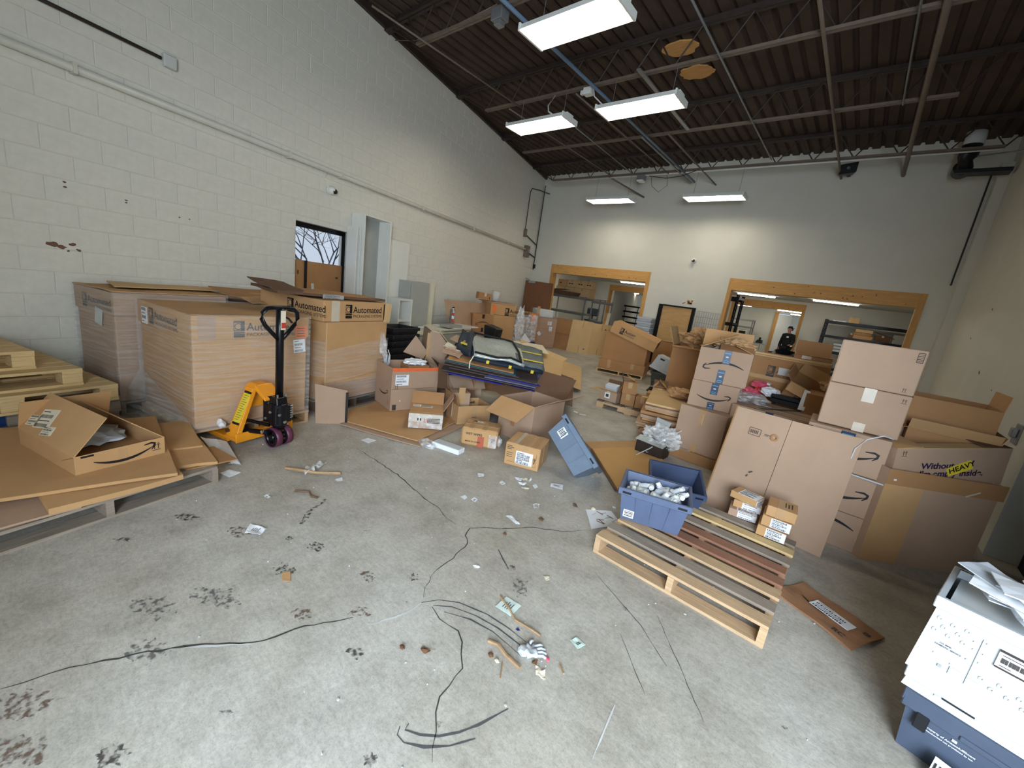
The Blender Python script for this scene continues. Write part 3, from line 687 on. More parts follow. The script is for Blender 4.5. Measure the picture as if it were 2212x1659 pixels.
def bkbox(name, label, x, y, z, w, d, h, mat, rz=0, grp=None, marks=0, cat='box'):
    t = thing(name, label, cat, (x, y, z), rz, grp)
    MB().bx(-w / 2, w / 2, -d / 2, d / 2, 0, h).build('body', mat, t, bevel=.004)
    MB().bx(-w / 2, w / 2, -.03, .03, h, h + .002).bx(-.03, .03, -d / 2 - .002, -d / 2, h * .7, h).build('tape', TAPE, t)
    if marks:
        m = MB()
        for i in range(marks): m.bx(-w / 2 + .08 + i * .1, -w / 2 + .15 + i * .1, -d / 2 - .003, -d / 2, h * .42, h * .56)
        m.build('print', INK, t)
    return t
bkbox('carton', 'light kraft carton low left on the metal rack top shelf', -8.85, 13.42, 1.765, .8, .4, .3, KRAFT4)
bkbox('carton', 'light kraft carton low right on the metal rack top shelf', -8.1, 13.42, 1.765, .68, .4, .3, KRAFT4)
bkbox('carton', 'brown banded carton stacked left on the metal rack', -9.0, 13.42, 2.07, .4, .4, .26, KRAFT, 0, None, 1)
bkbox('carton', 'kraft carton in the middle of the upper row on the metal rack', -8.58, 13.42, 2.07, .4, .4, .27, KRAFT4, 0, None, 2)
bkbox('carton', 'bright kraft carton with black print, left of two at the rack end', -8.2, 13.42, 2.07, .35, .4, .27, KRAFT4, 0, None, 2)
bkbox('carton', 'bright kraft carton with black print at the very end of the rack top', -7.88, 13.42, 2.07, .27, .4, .27, KRAFT4, 0, None, 2)
t = thing('carton_tray', 'dark brown flat carton tray overhanging the front of the metal rack top', 'box', (-8.7, 13.0, 1.765), -.15)
MB().hexa([(-.5, -.2, 0), (.55, -.2, 0), (.55, .2, 0), (-.5, .2, 0)], [(-.55, -.25, .16), (.62, -.2, .12), (.62, .2, .12), (-.55, .2, .16)]).build('body', KDARK, t)
MB().slab([(-.55, -.25, .165), (.1, -.24, .2), (.1, .15, .2), (-.55, .2, .165)], .006).build('flap', KRAFT3, t)
for i, (x, c) in enumerate(((-7.5, KRAFT), (-7.35, KRAFT3))):
    tag(MB().slab([(x - .2, 13.15, 1.72 + .02 * i), (x + .25, 13.2, 1.725 + .03 * i), (x + .2, 13.6, 1.725 + .03 * i), (x - .2, 13.6, 1.72 + .02 * i)], .012).build('cardboard_sheet', c), ('kraft', 'brown')[i] + ' cardboard offcut lying on the narrow metal rack', 'cardboard')
# drafting chair behind the rack
t = thing('office_chair', 'black office chair standing behind the metal rack', 'chair', (-8.3, 14.6, 0), .4)
MB().bx(-.25, .25, -.24, .24, .9, .99).build('seat', BLACK, t, bevel=.03); MB().bx(-.24, .24, .2, .27, 1.1, 1.4).build('backrest', BLACK, t, bevel=.03)
MB().cyl((0, 0, .5), .03, .82).build('column', STEELD, t); MB().bx(-.03, .03, .22, .26, .9, 1.15).build('back_bar', STEELD, t)
for k in range(5):
    a = k * 2 * PI / 5; MB().tube([(0, 0, .12), (.3 * math.cos(a), .3 * math.sin(a), .07)], .022, 6).build('leg', BLACK, t)
    MB().cyl((.3 * math.cos(a), .3 * math.sin(a), .03), .03, .03, (math.sin(a), math.cos(a), 0), 10).build('caster', BLACK, t)
for i, (dx, c) in enumerate(((0, LUMBERV), (.1, CREAML))):
    tag(MB().hexa([(-6.5 + dx, 12.1, 0), (-6.42 + dx, 12.1, 0), (-6.42 + dx, 12.14, 0), (-6.5 + dx, 12.14, 0)], [(-6.62 + dx, 12.5, 1.36), (-6.52 + dx, 12.5, 1.36), (-6.52 + dx, 12.54, 1.36), (-6.62 + dx, 12.54, 1.36)]).build('leaning_board', c), ('wooden plank leaning in the left opening', 'cream edged board leaning beside the wooden plank')[i], 'board')
# far table with office clutter
t = thing('folding_table', 'grey folding table with office things in the far room', 'table', (-4.55, 25.3, 0))
MB().bx(-.65, .75, -.35, .35, .7, .74).build('tabletop', GREYM, t)
for sx in (-.55, -.2, .2, .6): MB().tube([(sx, -.3, 0), (sx, -.3, .7)], .014, 6).build('leg', GALV, t)
t = thing('monitor', 'small pale monitor with a black screen in the far room', 'monitor', (-4.95, 25.1, .745))
MB().bx(-.24, .24, -.04, .1, .1, .56).build('case', CREAML, t, bevel=.01); MB().bx(-.15, .17, -.046, -.04, .2, .5).build('screen', BLACK, t); MB().bx(-.1, .1, -.05, .1, 0, .1).build('stand', CREAML, t)
t = thing('desk_phone', 'black desk phone at the right end of the far table', 'phone', (-4.05, 25.2, .745))
MB().hexa([(-.16, -.12, 0), (.16, -.12, 0), (.16, .12, 0), (-.16, .12, 0)], [(-.14, -.1, .06), (.14, -.1, .06), (.14, .12, .16), (-.14, .12, .16)]).build('body', BLACK, t, bevel=.01); MB().bx(-.05, .05, 0, .08, .15, .3).build('handset', BLACK, t, bevel=.02)
for i, (x, h) in enumerate(((-4.5, .26), (-4.36, .3))):
    t = thing('desk_stand', ('shorter', 'taller')[i] + ' black desk stand on the far table', 'stand', (x, 25.2, .745))
    MB().cyl((0, 0, .01), .06, .02).build('base', BLACK, t); MB().tube([(0, 0, .02), (.01, 0, h)], .014, 6).build('stem', BLACK, t); MB().cyl((.02, 0, h), .035, .07, (1, 0, .4), 10).build('head', BLACK, t)
bkbox('carton', 'open pale carton lit on top of the far grey rack shelf', -5.4, 25.7, 1.1, .9, .4, .22, KRAFT4)
# things on the wide black rack
bkbox('carton', 'small kraft carton alone on the wide black rack top', -.35, 19.25, 2.185, .3, .28, .2, KRAFT4)
tag(MB().slab([(-.95, 19.1, 2.2), (-.55, 19.1, 2.2), (-.55, 19.5, 2.2), (-.95, 19.5, 2.2)], .03, 4, 4, .02, 3).build('paper_bundle', PAPER), 'white paper bundle on the left of the wide black rack top', 'paper')
for i, (x, z, w, h, mt, wd_) in enumerate(((.02, 1.665, .55, .12, KRAFT, 'bottom carton of the stack in the middle of the black rack'), (.0, 1.79, .5, .1, KRAFT3, 'second carton of the stack in the middle of the black rack'), (.02, 1.9, .48, .1, KRAFT4, 'third carton of the stack in the middle of the black rack'), (.55, 1.665, .4, .22, KDARK, 'dark brown carton right of the stack on the black rack'), (.98, 1.665, .35, .3, GREYM, 'grey bin at the right end of the black rack'), (-.3, 1.665, .12, .16, VENEER, 'small maroon carton at the stack on the black rack'))):
    bkbox('carton' if i != 4 else 'storage_bin', wd_, x, 19.2, z, w, .4, h, mt, 0, None, 0, 'box' if i != 4 else 'bin')
tag(MB().slab([(.3, 18.98, 1.96), (.85, 18.98, 1.82), (.85, 19.3, 1.84), (.3, 19.3, 1.98)], .03).build('carton_sleeve', KDARK), 'slanted dark carton sleeve lying over the cartons on the black rack', 'box')
for i in range(3):
    tag(MB().bx(-.75 + i * .02, -.4 + i * .02, 19.0, 19.4, 1.105 + i * .11, 1.18 + i * .11).build('white_tray', WHITEP), ('lowest', 'middle', 'top')[i] + ' white tray in the stack on the black rack third shelf', 'tray', 'white trays on the black rack')

# ---- person in the far opening
def person():
    t = thing('person', 'person in dark jacket and dark cap standing by the far open door', 'person', (-2.2, 19.62, 0), R_(150))
    def skin(name, V, E, rad, mat, root, lv=2):
        me = bpy.data.meshes.new(name); me.from_pydata(V, E, []); me.materials.append(mat); o = link(name, me, t)
        sk = o.modifiers.new('skin', 'SKIN'); sk.use_smooth_shade = True
        for i, r in enumerate(rad):
            v = me.skin_vertices[0].data[i]; v.radius = (r[0], r[1]) if isinstance(r, tuple) else (r, r); v.use_root = (i == root)
        sb = o.modifiers.new('sub', 'SUBSURF'); sb.levels = lv; sb.render_levels = lv; return o
    # facing +y locally; jacket torso with sleeves
    V = [(0, 0, .95), (0, -.01, 1.12), (0, -.02, 1.30), (0, -.01, 1.44), (0, .005, 1.52),
         (-.19, -.01, 1.42), (-.30, .06, 1.18), (-.36, .26, 1.08), (.19, -.01, 1.42), (.27, -.03, 1.15), (.24, .06, .93)]
    skin('jacket', V, [(0, 1), (1, 2), (2, 3), (3, 4), (3, 5), (5, 6), (6, 7), (3, 8), (8, 9), (9, 10)],
         [(.19, .14), (.19, .14), (.21, .14), (.16, .11), (.07, .07), .085, .068, .05, .085, .068, .05], CLOTH, 0)
    V = [(0, 0, .95), (-.1, 0, .9), (-.13, .04, .5), (-.14, .0, .1), (.1, 0, .9), (.15, .02, .5), (.17, -.02, .1)]
    skin('trousers', V, [(0, 1), (1, 2), (2, 3), (0, 4), (4, 5), (5, 6)], [(.17, .13), .11, .085, .065, .11, .085, .065], TROUS, 0)
    hb = skin('body', [(0, 0, 1.48), (0, .01, 1.56), (0, .03, 1.63), (0, .025, 1.70), (0, .02, 1.74)], [(0, 1), (1, 2), (2, 3), (3, 4)], [.055, .055, (.072, .085), (.078, .095), (.06, .07)], SKIN, 1)
    f = MB().hexa([(-.012, .11, 1.625), (.012, .11, 1.625), (.012, .13, 1.625), (-.012, .13, 1.625)], [(-.008, .108, 1.67), (.008, .108, 1.67), (.006, .115, 1.67), (-.006, .115, 1.67)]); f.build('nose', SKIN, t)
    for s in (-1, 1):
        MB().cyl((s * .032, .117, 1.675), .009, .006, (0, 1, 0), 10).build('eye', INK, t)
        MB().cyl((s * .08, .02, 1.655), .024, .014, (1, 0, 0), 10).build('ear', SKIN, t)
    MB().bx(-.022, .022, .112, .12, 1.6, 1.606).build('mouth', RED, t)
    MB().tube([(0, .015, 1.70), (0, .012, 1.735), (0, .01, 1.765), (0, .01, 1.79)], .098, 16, 0, True, .06).build('cap', BLACK, t, True)
    MB().hexa([(-.06, -.08, 1.712), (.06, -.08, 1.712), (.07, -.16, 1.70), (-.07, -.16, 1.70)][::-1], [(-.06, -.08, 1.722), (.06, -.08, 1.722), (.07, -.16, 1.71), (-.07, -.16, 1.71)][::-1]).build('cap_brim', BLACK, t)
    MB().tube([(0, -.02, 1.63), (0, -.03, 1.70)], .088, 14).build('hair', INK, t, True)
    for c, d, nm in (((-.37, .3, 1.07), Vector((-.1, .95, -.1)), 'l'), ((.235, .09, .9), Vector((-.05, .3, -.95)), 'r')):
        c = Vector(c); d = d.normalized(); sd = d.cross(Vector((0, 0, 1)) if abs(d.z) < .7 else Vector((1, 0, 0))).normalized()
        V = [c - d * .05, c, c + d * .045]; E = [(0, 1), (1, 2)]; r = [.03, (.034, .02), (.036, .018)]
        for k in range(4):
            b = len(V); off = sd * (k - 1.5) * .02; ln = (.062, .075, .07, .055)[k]
            V += [c + d * .05 + off, c + d * (.05 + ln * .55) + off, c + d * (.05 + ln) + off - Vector((0, 0, .015))]
            E += [(2, b), (b, b + 1), (b + 1, b + 2)]; r += [.010, .009, .008]
        b = len(V); V += [c + sd * .035 + d * .005, c + sd * .06 + d * .04]; E += [(1, b), (b, b + 1)]; r += [.012, .009]
        skin('hand', [tuple(v) for v in V], E, r, SKIN, 1, 1)
    for s in (-1, 1): MB().hexa([(s * .15 - .05, -.1, 0), (s * .15 + .05, -.1, 0), (s * .15 + .05, .17, 0), (s * .15 - .05, .17, 0)], [(s * .15 - .045, -.09, .11), (s * .15 + .045, -.09, .11), (s * .15 + .04, .15, .05), (s * .15 - .04, .15, .05)]).build('shoe', BLACK, t, bevel=.015)
    MB().box((-.08, .145, 1.36), (.09, .004, .06)).build('name_badge', PAPER, t)
person()
# ================================================================ helpers for boxes, prints, pallets and totes
class Fr:      # a flat frame on some face of a thing: prints, labels, tape
    def __init__(s, par, O, U, V): s.p = par; s.O = Vector(O); s.U = Vector(U).normalized(); s.V = Vector(V).normalized(); s.N = s.U.cross(s.V)
    def P(s, u, v, n=0.0): return s.O + s.U * u + s.V * v + s.N * n
    def dec(s, u, v, w, h, mat, name='label', n=.0016, par=None, rot=0.0, lbl=None):
        c, k = math.cos(rot), math.sin(rot)
        q = [(-w / 2, -h / 2), (w / 2, -h / 2), (w / 2, h / 2), (-w / 2, h / 2)]
        pts = [s.P(u + x * c - y * k, v + x * k + y * c, 0) for x, y in q]
        m = MB(); m.hexa(pts, [p + s.N * n for p in pts]); o = m.build(name, mat, par or s.p)
        if lbl: o['label'] = lbl
        return o
    def strip2(s, lines, mat, name, n=.0018, par=None):     # variable width strokes [(pts, widths)]
        m = MB()
        for pts, ws in lines:
            vs = []; N = len(pts)
            for i in range(N):
                a = Vector(pts[max(i - 1, 0)]); b = Vector(pts[min(i + 1, N - 1)]); t = (b - a).normalized(); q = Vector((-t.y, t.x))
                p = Vector(pts[i]); w = ws[i] / 2
                vs += [s.P(*(p + q * w), n), s.P(*(p - q * w), n)]
            m.add(vs, [(2 * i, 2 * i + 1, 2 * i + 3, 2 * i + 2) for i in range(N - 1)])
        return m.build(name, mat, par or s.p)
    def smile(s, u, v, L, mat=None, flip=False, th=.055):
        k = -1 if flip else 1; pts = []; ws = []
        for i in range(17):
            t = i / 16; pts.append((u + k * (t - .5) * L, v + k * (-.13 * L * (1 - (2 * t - 1) ** 2) + .05 * L * (t - .5)))); ws.append(L * (th * math.sin(PI * min(1, t * .96 + .03)) ** .7 + .004))
        tip = (u + k * .5 * L, v + k * .05 * L)
        hd = [(tip[0] + k * x * L, tip[1] + k * y * L) for x, y in ((-.17, .035), (-.04, .055), (.025, .03), (.015, -.03), (-.04, -.10))]
        return s.strip2([(pts, ws), (hd, [.02 * L, .04 * L, .045 * L, .04 * L, .015 * L])], mat or INK, 'arrow_print')
    def txt(s, body, u, v, size, mat=None, bold=.0, rot=0.0, name='print', n=.002, par=None, align='LEFT'):
        c = bpy.data.curves.new(name, 'FONT'); c.body = body; c.size = size; c.offset = bold * size; c.align_x = align
        c.materials.append(mat or INK); o = link(name, c, par or s.p)
        U = s.U * math.cos(rot) + s.V * math.sin(rot); V = s.V * math.cos(rot) - s.U * math.sin(rot); P = s.P(u, v, n)
        o.matrix_local = Matrix(((U.x, V.x, s.N.x, P.x), (U.y, V.y, s.N.y, P.y), (U.z, V.z, s.N.z, P.z), (0, 0, 0, 1))); return o
    def arrows(s, u, v, h, mat=None):
        m = []
        for k in (0, 1):
            x = u + k * h * .5; m += [([(x, v), (x, v + h * .75)], [h * .1] * 2), ([(x - h * .2, v + h * .6), (x, v + h), (x + h * .2, v + h * .6)], [h * .08] * 3)]
        m.append(([(u - h * .3, v - h * .15), (u + h * .8, v - h * .15)], [h * .08] * 2))
        return s.strip2(m, mat or INK, 'up_arrows')
    def logo(s, u, v, H, mat=None, text=True):
        m = mat or INK; a = H * .62
        ln = []
        s.strip2([([(u, v + H * .38), (u + a * .28, v + H * .38)], [.001] * 2), ([(u + a * .82, v + H * .38), (u + a * .82, v + H)], [a * .36] * 2), ([(u, v + H * .95), (u + a, v + H * .95)], [H * .1] * 2),
                  ([(u + a * .03, v + H * .38), (u + a * .03, v + H)], [a * .06] * 2), ([(u, v + H * .4), (u + a, v + H * .4)], [H * .05] * 2),
                  ([(u + a * .42 + a * .3 * math.cos(t * PI / 8), v + H * .66 + a * .3 * math.sin(t * PI / 8)) for t in range(17)], [a * .07] * 17),
                  ([(u, v + H * .1), (u + a, v + H * .1)], [H * .2] * 2), ([(u, v + H * .29), (u + a, v + H * .29)], [H * .1] * 2)], m, 'logo_mark')
        if text:
            s.txt('Automated', u + a * 1.18, v + H * .42, H * .66, m, .012)
            s.txt('PACKAGING SYSTEMS', u + a * 1.18, v + H * .06, H * .31, m)
    def ship(s, u, v, w, h, seed=0, mat=None, rot=0.0, name='shipping_label', rows=4, n=.0016):
        o = s.dec(u, v, w, h, mat or PAPER, name, n, None, rot); rg = random.Random(seed); L = []
        c, k = math.cos(rot), math.sin(rot); T = lambda x, y: (u + x * c - y * k, v + x * k + y * c)
        for r in range(rows):
            y = h * (.36 - .72 * r / max(1, rows - 1)); x = -w * .42
            if r % 2 == seed % 2:
                while x < w * .3:
                    b = rg.uniform(.01, .035) * w; L.append(([T(x, y - h * .09), T(x, y + h * .09)], [b] * 2)); x += b + rg.uniform(.012, .03) * w
            else: L.append(([T(x, y), T(x + w * rg.uniform(.3, .75), y)], [h * .045] * 2))
        b = s.strip2(L, INK, 'barcode', n + .0006, o); return o
class Ct:
    def __init__(s, name, label, a, ang, w, d, h, z=0, mat=None, op=False, cat='box', group=None, t=.006, tilt=None, bevel=.004, fill=0.0, center=False):
        r = R_(ang); c = Vector(((a[0], a[1], z))) if center else Vector((a[0] + (w / 2) * math.cos(r) - (d / 2) * math.sin(r), a[1] + (w / 2) * math.sin(r) + (d / 2) * math.cos(r), z))
        s.o = thing(name, label, cat, c, r, group); s.w, s.d, s.h, s.t = w, d, h, t; s.mat = mat or KRAFT
        if tilt: s.o.rotation_euler = Euler((R_(tilt[0]), R_(tilt[1]), r))
        x, y = w / 2, d / 2
        if op:
            m = MB().bx(-x, x, -y, y, 0, t).bx(-x, x, -y, -y + t, t, h).bx(-x, x, y - t, y, t, h).bx(-x, -x + t, -y + t, y - t, t, h).bx(x - t, x, -y + t, y - t, t, h)
            if fill: m.bx(-x + t, x - t, -y + t, y - t, t, fill)
            m.build('body', s.mat, s.o)
        else: MB().bx(-x, x, -y, y, 0, h).build('body', s.mat, s.o, bevel=bevel)
    def f(s, k):
        x, y, h = s.w / 2, s.d / 2, s.h
        O, U, V = {'front': ((-x, -y, 0), (1, 0, 0), (0, 0, 1)), 'right': ((x, -y, 0), (0, 1, 0), (0, 0, 1)), 'left': ((-x, y, 0), (0, -1, 0), (0, 0, 1)),
                   'back': ((x, y, 0), (-1, 0, 0), (0, 0, 1)), 'top': ((-x, -y, h), (1, 0, 0), (0, 1, 0))}[k]
        return Fr(s.o, O, U, V)
    def flap(s, k, L, ang, mat=None, u0=0.0, u1=None, skew=0.0, t=.005, z=None):
        F = s.f(k); W_ = s.d if k in ('left', 'right') else s.w; u1 = W_ if u1 is None else u1; a = R_(ang)
        d = F.V * math.cos(a) + F.N * math.sin(a); z = s.h if z is None else z
        p = [F.P(u0, z), F.P(u1, z), F.P(u1 - skew, z) + d * L, F.P(u0 + skew, z) + d * L]
        o = MB().slab(p, t).build('flap', mat or s.mat, s.o); n = (p[1] - p[0]).cross(p[3] - p[0]).normalized()
        s.last = Fr(o, p[0] + n * t / 2, p[1] - p[0], p[3] - p[0]); s.lastb = Fr(o, p[1] - n * t / 2, p[0] - p[1], p[3] - p[0]); return o
    def tape(s, mat=None, w=.055, over=.09, u=None, front=True):
        m = mat or TAPE; u = s.w / 2 if u is None else u
        s.f('top').dec(u, s.d / 2, w, s.d, m, 'tape', .001)
        if front: s.f('front').dec(u, s.h - over / 2, w, over, m, 'tape', .0012)
    def seam(s): s.f('top').dec(s.w / 2, s.d / 2, s.w, .004, KDARK, 'seam', .0008)
boardme = {}
def pallet(name, label, a, ang, w, d, h=.135, nb=8, mats=None, z=0, bot=3, bw=None, cat='pallet', group=None, smat=None, notch=False):
    r = R_(ang); t = thing(name, label, cat, (a[0], a[1], z), r, group); mats = mats or [WOOD]; th = .018
    bw = bw or min(.1, d / nb * .72); rg = random.Random(int(w * 1000 + d * 77 + a[0] * 13))
    for i in range(nb):
        y = (d - bw) * i / (nb - 1); m = mats[i % len(mats)]; key = (round(w, 3), round(bw, 3), m.name)
        if key not in boardme: boardme[key] = MB().bx(0, w, 0, bw, 0, th).mesh('deck_board', m)
        o = link('deck_board', boardme[key], t); o.location = (rg.uniform(-.006, .006), y + rg.uniform(-.004, .004), h - th)
    for i in range(bot):
        y = (d - bw * 1.1) * i / max(1, bot - 1); MB().bx(0, w, y, y + bw * 1.1, 0, th).build('bottom_board', smat or mats[0], t)
    for x in (0.0, w / 2 - .019, w - .038):
        m = MB()
        if notch:
            for p, q, lo in ((0, .12, th), (.12, .36, .07), (.36, d - .36, th), (d - .36, d - .12, .07), (d - .12, d, th)): m.bx(x, x + .038, p, q, lo, h - th)
        else: m.bx(x, x + .038, 0, d, th if bot else 0, h - th)
        m.build('stringer', smat or mats[0], t)
    return t
def block_pallet(name, label, a, ang, w, d, h=.14, z=0, mat=None, mid=None):
    r = R_(ang); t = thing(name, label, 'pallet', (a[0], a[1], z), r); mat = mat or WOODP; th = .02
    for i in range(6): y = (d - .12) * i / 5; MB().bx(0, w, y, y + .12, h - th, h).build('deck_board', mat, t)
    for x in (0, w / 2 - .06, w - .12): MB().bx(x, x + .12, 0, d, h - 2 * th, h - th).build('cross_board', mat, t)
    for y in (0, d / 2 - .06, d - .12): MB().bx(0, w, y, y + .12, 0, th).build('bottom_board', mat, t)
    for x in (0, w / 2 - .06, w - .12):
        for y in (0, d / 2 - .06, d - .12): MB().bx(x, x + .12, y, y + .12, th, h - 2 * th).build('block', mat, t, bevel=.004)
    if mid: MB().bx(.14, w - .14, .03, .06, .02, h - 2 * th).build('painted_stringer', mid, t)
    return t
def sheet(name, label, q, th, mat, nx=6, ny=6, wob=.01, seed=0, cat='cardboard', group=None, crease=None):
    o = MB().slab(q, th, nx, ny, wob, seed).build(name, mat); tag(o, label, cat, group); return o
def crumple(name, mat, c, size, seed, amp=.35, freq=2.4, sub=3, parent=None, flat=None, smooth=False):
    b = bmesh.new(); bmesh.ops.create_icosphere(b, subdivisions=sub, radius=1.0)
    for v in b.verts:
        p = v.co.copy(); n = noise.noise(p * freq + Vector((seed * 3.1, seed, 0))); n2 = 1 - abs(noise.noise(p * freq * 2.1 + Vector((seed, 5, seed)))) * 2
        v.co = p * (1 + amp * n + amp * .45 * n2)
        v.co = Vector((v.co.x * size[0], v.co.y * size[1], v.co.z * size[2]))
        if flat is not None and v.co.z < flat: v.co.z = flat
    me = bpy.data.meshes.new(name); b.to_mesh(me); b.free(); me.materials.append(mat); o = link(name, me, parent); o.location = c
    if smooth: me.polygons.foreach_set('use_smooth', [True] * len(me.polygons))
    return o
def tote(name, label, a, ang, w, d, h, z=0, mat=None, taper=.04, tilt=None, ribs=4, flaps=None, cat='tote', center=False, floor_h=.012, inner=None):
    r = R_(ang); c = Vector((a[0], a[1], z)) if center else Vector((a[0] + (w / 2) * math.cos(r) - (d / 2) * math.sin(r), a[1] + (w / 2) * math.sin(r) + (d / 2) * math.cos(r), z))
    t = thing(name, label, cat, c, r); mat = mat or TOTEB
    if tilt: t.rotation_euler = Euler((R_(tilt[0]), R_(tilt[1]), r))
    x, y, k, q = w / 2, d / 2, taper, .008
    ring = lambda X, Y, Z: [(-X, -Y, Z), (X, -Y, Z), (X, Y, Z), (-X, Y, Z)]
    ro, ri = ring(x - k, y - k, 0), ring(x - k - q, y - k - q, floor_h); to, ti = ring(x, y, h), ring(x - q, y - q, h)
    m = MB(); V = ro + to + ti + ri; F = [(3, 2, 1, 0), (12, 13, 14, 15)]
    for i in range(4):
        j = (i + 1) % 4; F += [(i, j, 4 + j, 4 + i), (4 + i, 4 + j, 8 + j, 8 + i), (8 + i, 8 + j, 12 + j, 12 + i)]
    m.add(V, F); m.build('shell', mat, t)
    e = .014; m = MB(); A, B = ring(x + e, y + e, h - .045), ring(x + e, y + e, h + .004); Cc, Dd = ring(x - .004, y - .004, h + .004), ring(x - .004, y - .004, h - .045)
    V = A + B + Cc + Dd; F = []
    for i in range(4):
        j = (i + 1) % 4; F += [(i, j, 4 + j, 4 + i), (4 + i, 4 + j, 8 + j, 8 + i), (12 + i, 12 + j, j, i)]
    m.add(V, F); m.build('rim', mat, t, bevel=.003)
    for sy in (-1, 1):
        for i in range(1, ribs):
            u = -1 + 2 * i / ribs; xb, xt = u * (x - k), u * x
            MB().hexa([(xb - .004, sy * (y - k + .001), .01), (xb + .004, sy * (y - k + .001), .01), (xb + .004, sy * (y - k + .004), .01), (xb - .004, sy * (y - k + .004), .01)],
                      [(xt - .004, sy * (y + .000), h - .045), (xt + .004, sy * (y + .000), h - .045), (xt + .004, sy * (y + .004), h - .045), (xt - .004, sy * (y + .004), h - .045)]).build('rib', INK if False else mat, t)
        for u in ((-.8, .8) if mat not in (WHITEP, TOTED) else ()): MB().bx(u * x - .03, u * x + .03, sy * (y + e) - .002, sy * (y + e) + .002, h - .032, h - .016).build('rim_slot', BLACK, t)
    for fl_ in (flaps or []):
        sy, ang_ = fl_; a2 = R_(ang_); n = 8; vs = MB()
        hw = x * .99; L = d * .52; dz, dy = math.cos(a2), math.sin(a2) * sy
        p0, p1 = Vector((-hw, sy * (y + e), h)), Vector((hw, sy * (y + e), h)); dv = Vector((0, dy, dz))
        poly = [p0, p1]
        for i in range(n + 1): poly.append(p1.lerp(p0, i / n) + dv * (L * (.86 if i % 2 else 1)))
        vs.prism(poly, Vector((0, 1, 0)).cross(Vector((1, 0, 0))) * .0 + Vector((0, dz, -dy)) * .006); vs.build('lid_flap', mat, t)
    t['dims'] = (w, d, h, taper); return t
def tface(t, k):
    w, d, h, q = t['dims']; x, y = w / 2, d / 2
    if k == 'front': return Fr(t, (-x + q, -y + q - .001, 0), (1, 0, 0), (0, -q, h))
    if k == 'back': return Fr(t, (x - q, y - q + .001, 0), (-1, 0, 0), (0, q, h))
    if k == 'right': return Fr(t, (x - q + .001, -y + q, 0), (0, 1, 0), (q, 0, h))
    return Fr(t, (-x + q - .001, y - q, 0), (0, -1, 0), (-q, 0, h))
# ================================================================ left side: pallets, big wrapped cartons, pallet jack
XY = lambda s, off: W(s, off, 0)
block_pallet('pallet', 'blue and grey pallet at the very bottom of the stack by the block wall', XY(.66, .92), LANG * 180 / PI, 1.2, .8, .14, 0, WOODG, BLUEWOOD)
block_pallet('pallet', 'dark pallet with a blue painted stringer, second from the stack bottom', XY(.65, .98), LANG * 180 / PI, 1.2, .8, .14, .14, WOODG, BLUEWOOD)
block_pallet('pallet', 'pale wooden block pallet third from the stack bottom, sticking out most', XY(.60, 1.08), LANG * 180 / PI, 1.2, .8, .14, .28)
block_pallet('pallet', 'pale wooden block pallet second from the top of the stack', XY(.42, .99), LANG * 180 / PI, 1.2, .8, .14, .42)
block_pallet('pallet', 'pale wooden block pallet on top of the stack, upside up against the wall', XY(.20, .88), LANG * 180 / PI, 1.2, .8, .14, .56)

# low pallet with flattened cartons
pallet('pallet', 'grey pallet under flattened cartons beside the left edge of the photo', (-2.94, -.36), 105.5, 1.2, 1.0, .13, 7, [WOODG, WOOD], 0, 3)
def zq(pts): return [Vector(p) for p in pts]
sheet('cardboard_sheet', 'narrow flattened carton sticking out at the front of the low pallet', zq([(-3.02, -.02, .165), (-3.12, .57, .165), (-3.42, .55, .175), (-3.32, -.06, .175)]), .035, KRAFT, 6, 3, .006, 1)
sheet('cardboard_sheet', 'flattened carton half hidden at the lower left of the low pallet', zq([(-2.95, -.5, .143), (-3.05, .1, .143), (-3.5, .1, .15), (-3.4, -.6, .15)]), .012, KRAFT2, 6, 3, .006, 2)
sheet('cardboard_sheet', 'flattened carton under the big sheet at the right of the low pallet', zq([(-3.33, .50, .150), (-3.28, .80, .150), (-3.95, .80, .158), (-3.95, .40, .158)]), .022, KRAFT, 5, 3, .008, 3)
sheet('cardboard_sheet', 'brown corner of cardboard poking past the right end of the low pallet', zq([(-3.28, .62, .137), (-3.30, .93, .134), (-3.62, .86, .137), (-3.6, .5, .139)]), .008, KRAFT3, 4, 3, .004, 4)
sheet('cardboard_sheet', 'creased cardboard beneath the right rear of the big sheet', zq([(-3.62, .48, .168), (-3.58, .78, .166), (-4.2, .82, .172), (-4.2, .45, .172)]), .016, KRAFT, 5, 3, .006, 5)
sheet('cardboard_sheet', 'largest flattened carton lying on the low pallet under the open parcel', zq([(-3.29, -.75, .203), (-3.11, .54, .203), (-4.30, .62, .205), (-4.45, -.7, .205)]), .02, KRAFT, 10, 8, .008, 6)
sheet('paper_sheet', 'white curled paper sheet between the low pallet and the wrapped carton', zq([(-3.62, .90, .02), (-3.46, 1.0, .004), (-3.9, 1.02, .05), (-3.98, .85, .10)]), .002, PAPER, 5, 3, .02, 7, 'paper')
c = Ct('open_parcel', 'open brown parcel printed 1BK with a curved arrow, on the flattened cartons', (-3.335, .10), 107, .46, .72, .115, .214, KRAFT, True)
F = c.f('front'); F.smile(.24, .065, .31); F.arrows(.40, .045, .045); F.dec(.23, .05, .05, .1, TAPE, 'tape', .001); F.dec(.06, .105, .06, .012, INK, 'barcode', .0012)
c.flap('front', .17, -112); c.last.txt('1BK', .17, .05, .06, INK, .01)
c.flap('left', .27, -38); c.last.ship(.20, .12, .16, .13, 3, CREAM, .2, 'packing_label'); c.last.ship(.09, .08, .11, .07, 4, CREAM, .2); c.last.ship(.31, .06, .11, .06, 5, CREAM, .2)
c.flap('right', .22, -50, None, 0, None, .02); c.flap('back', .2, -20)
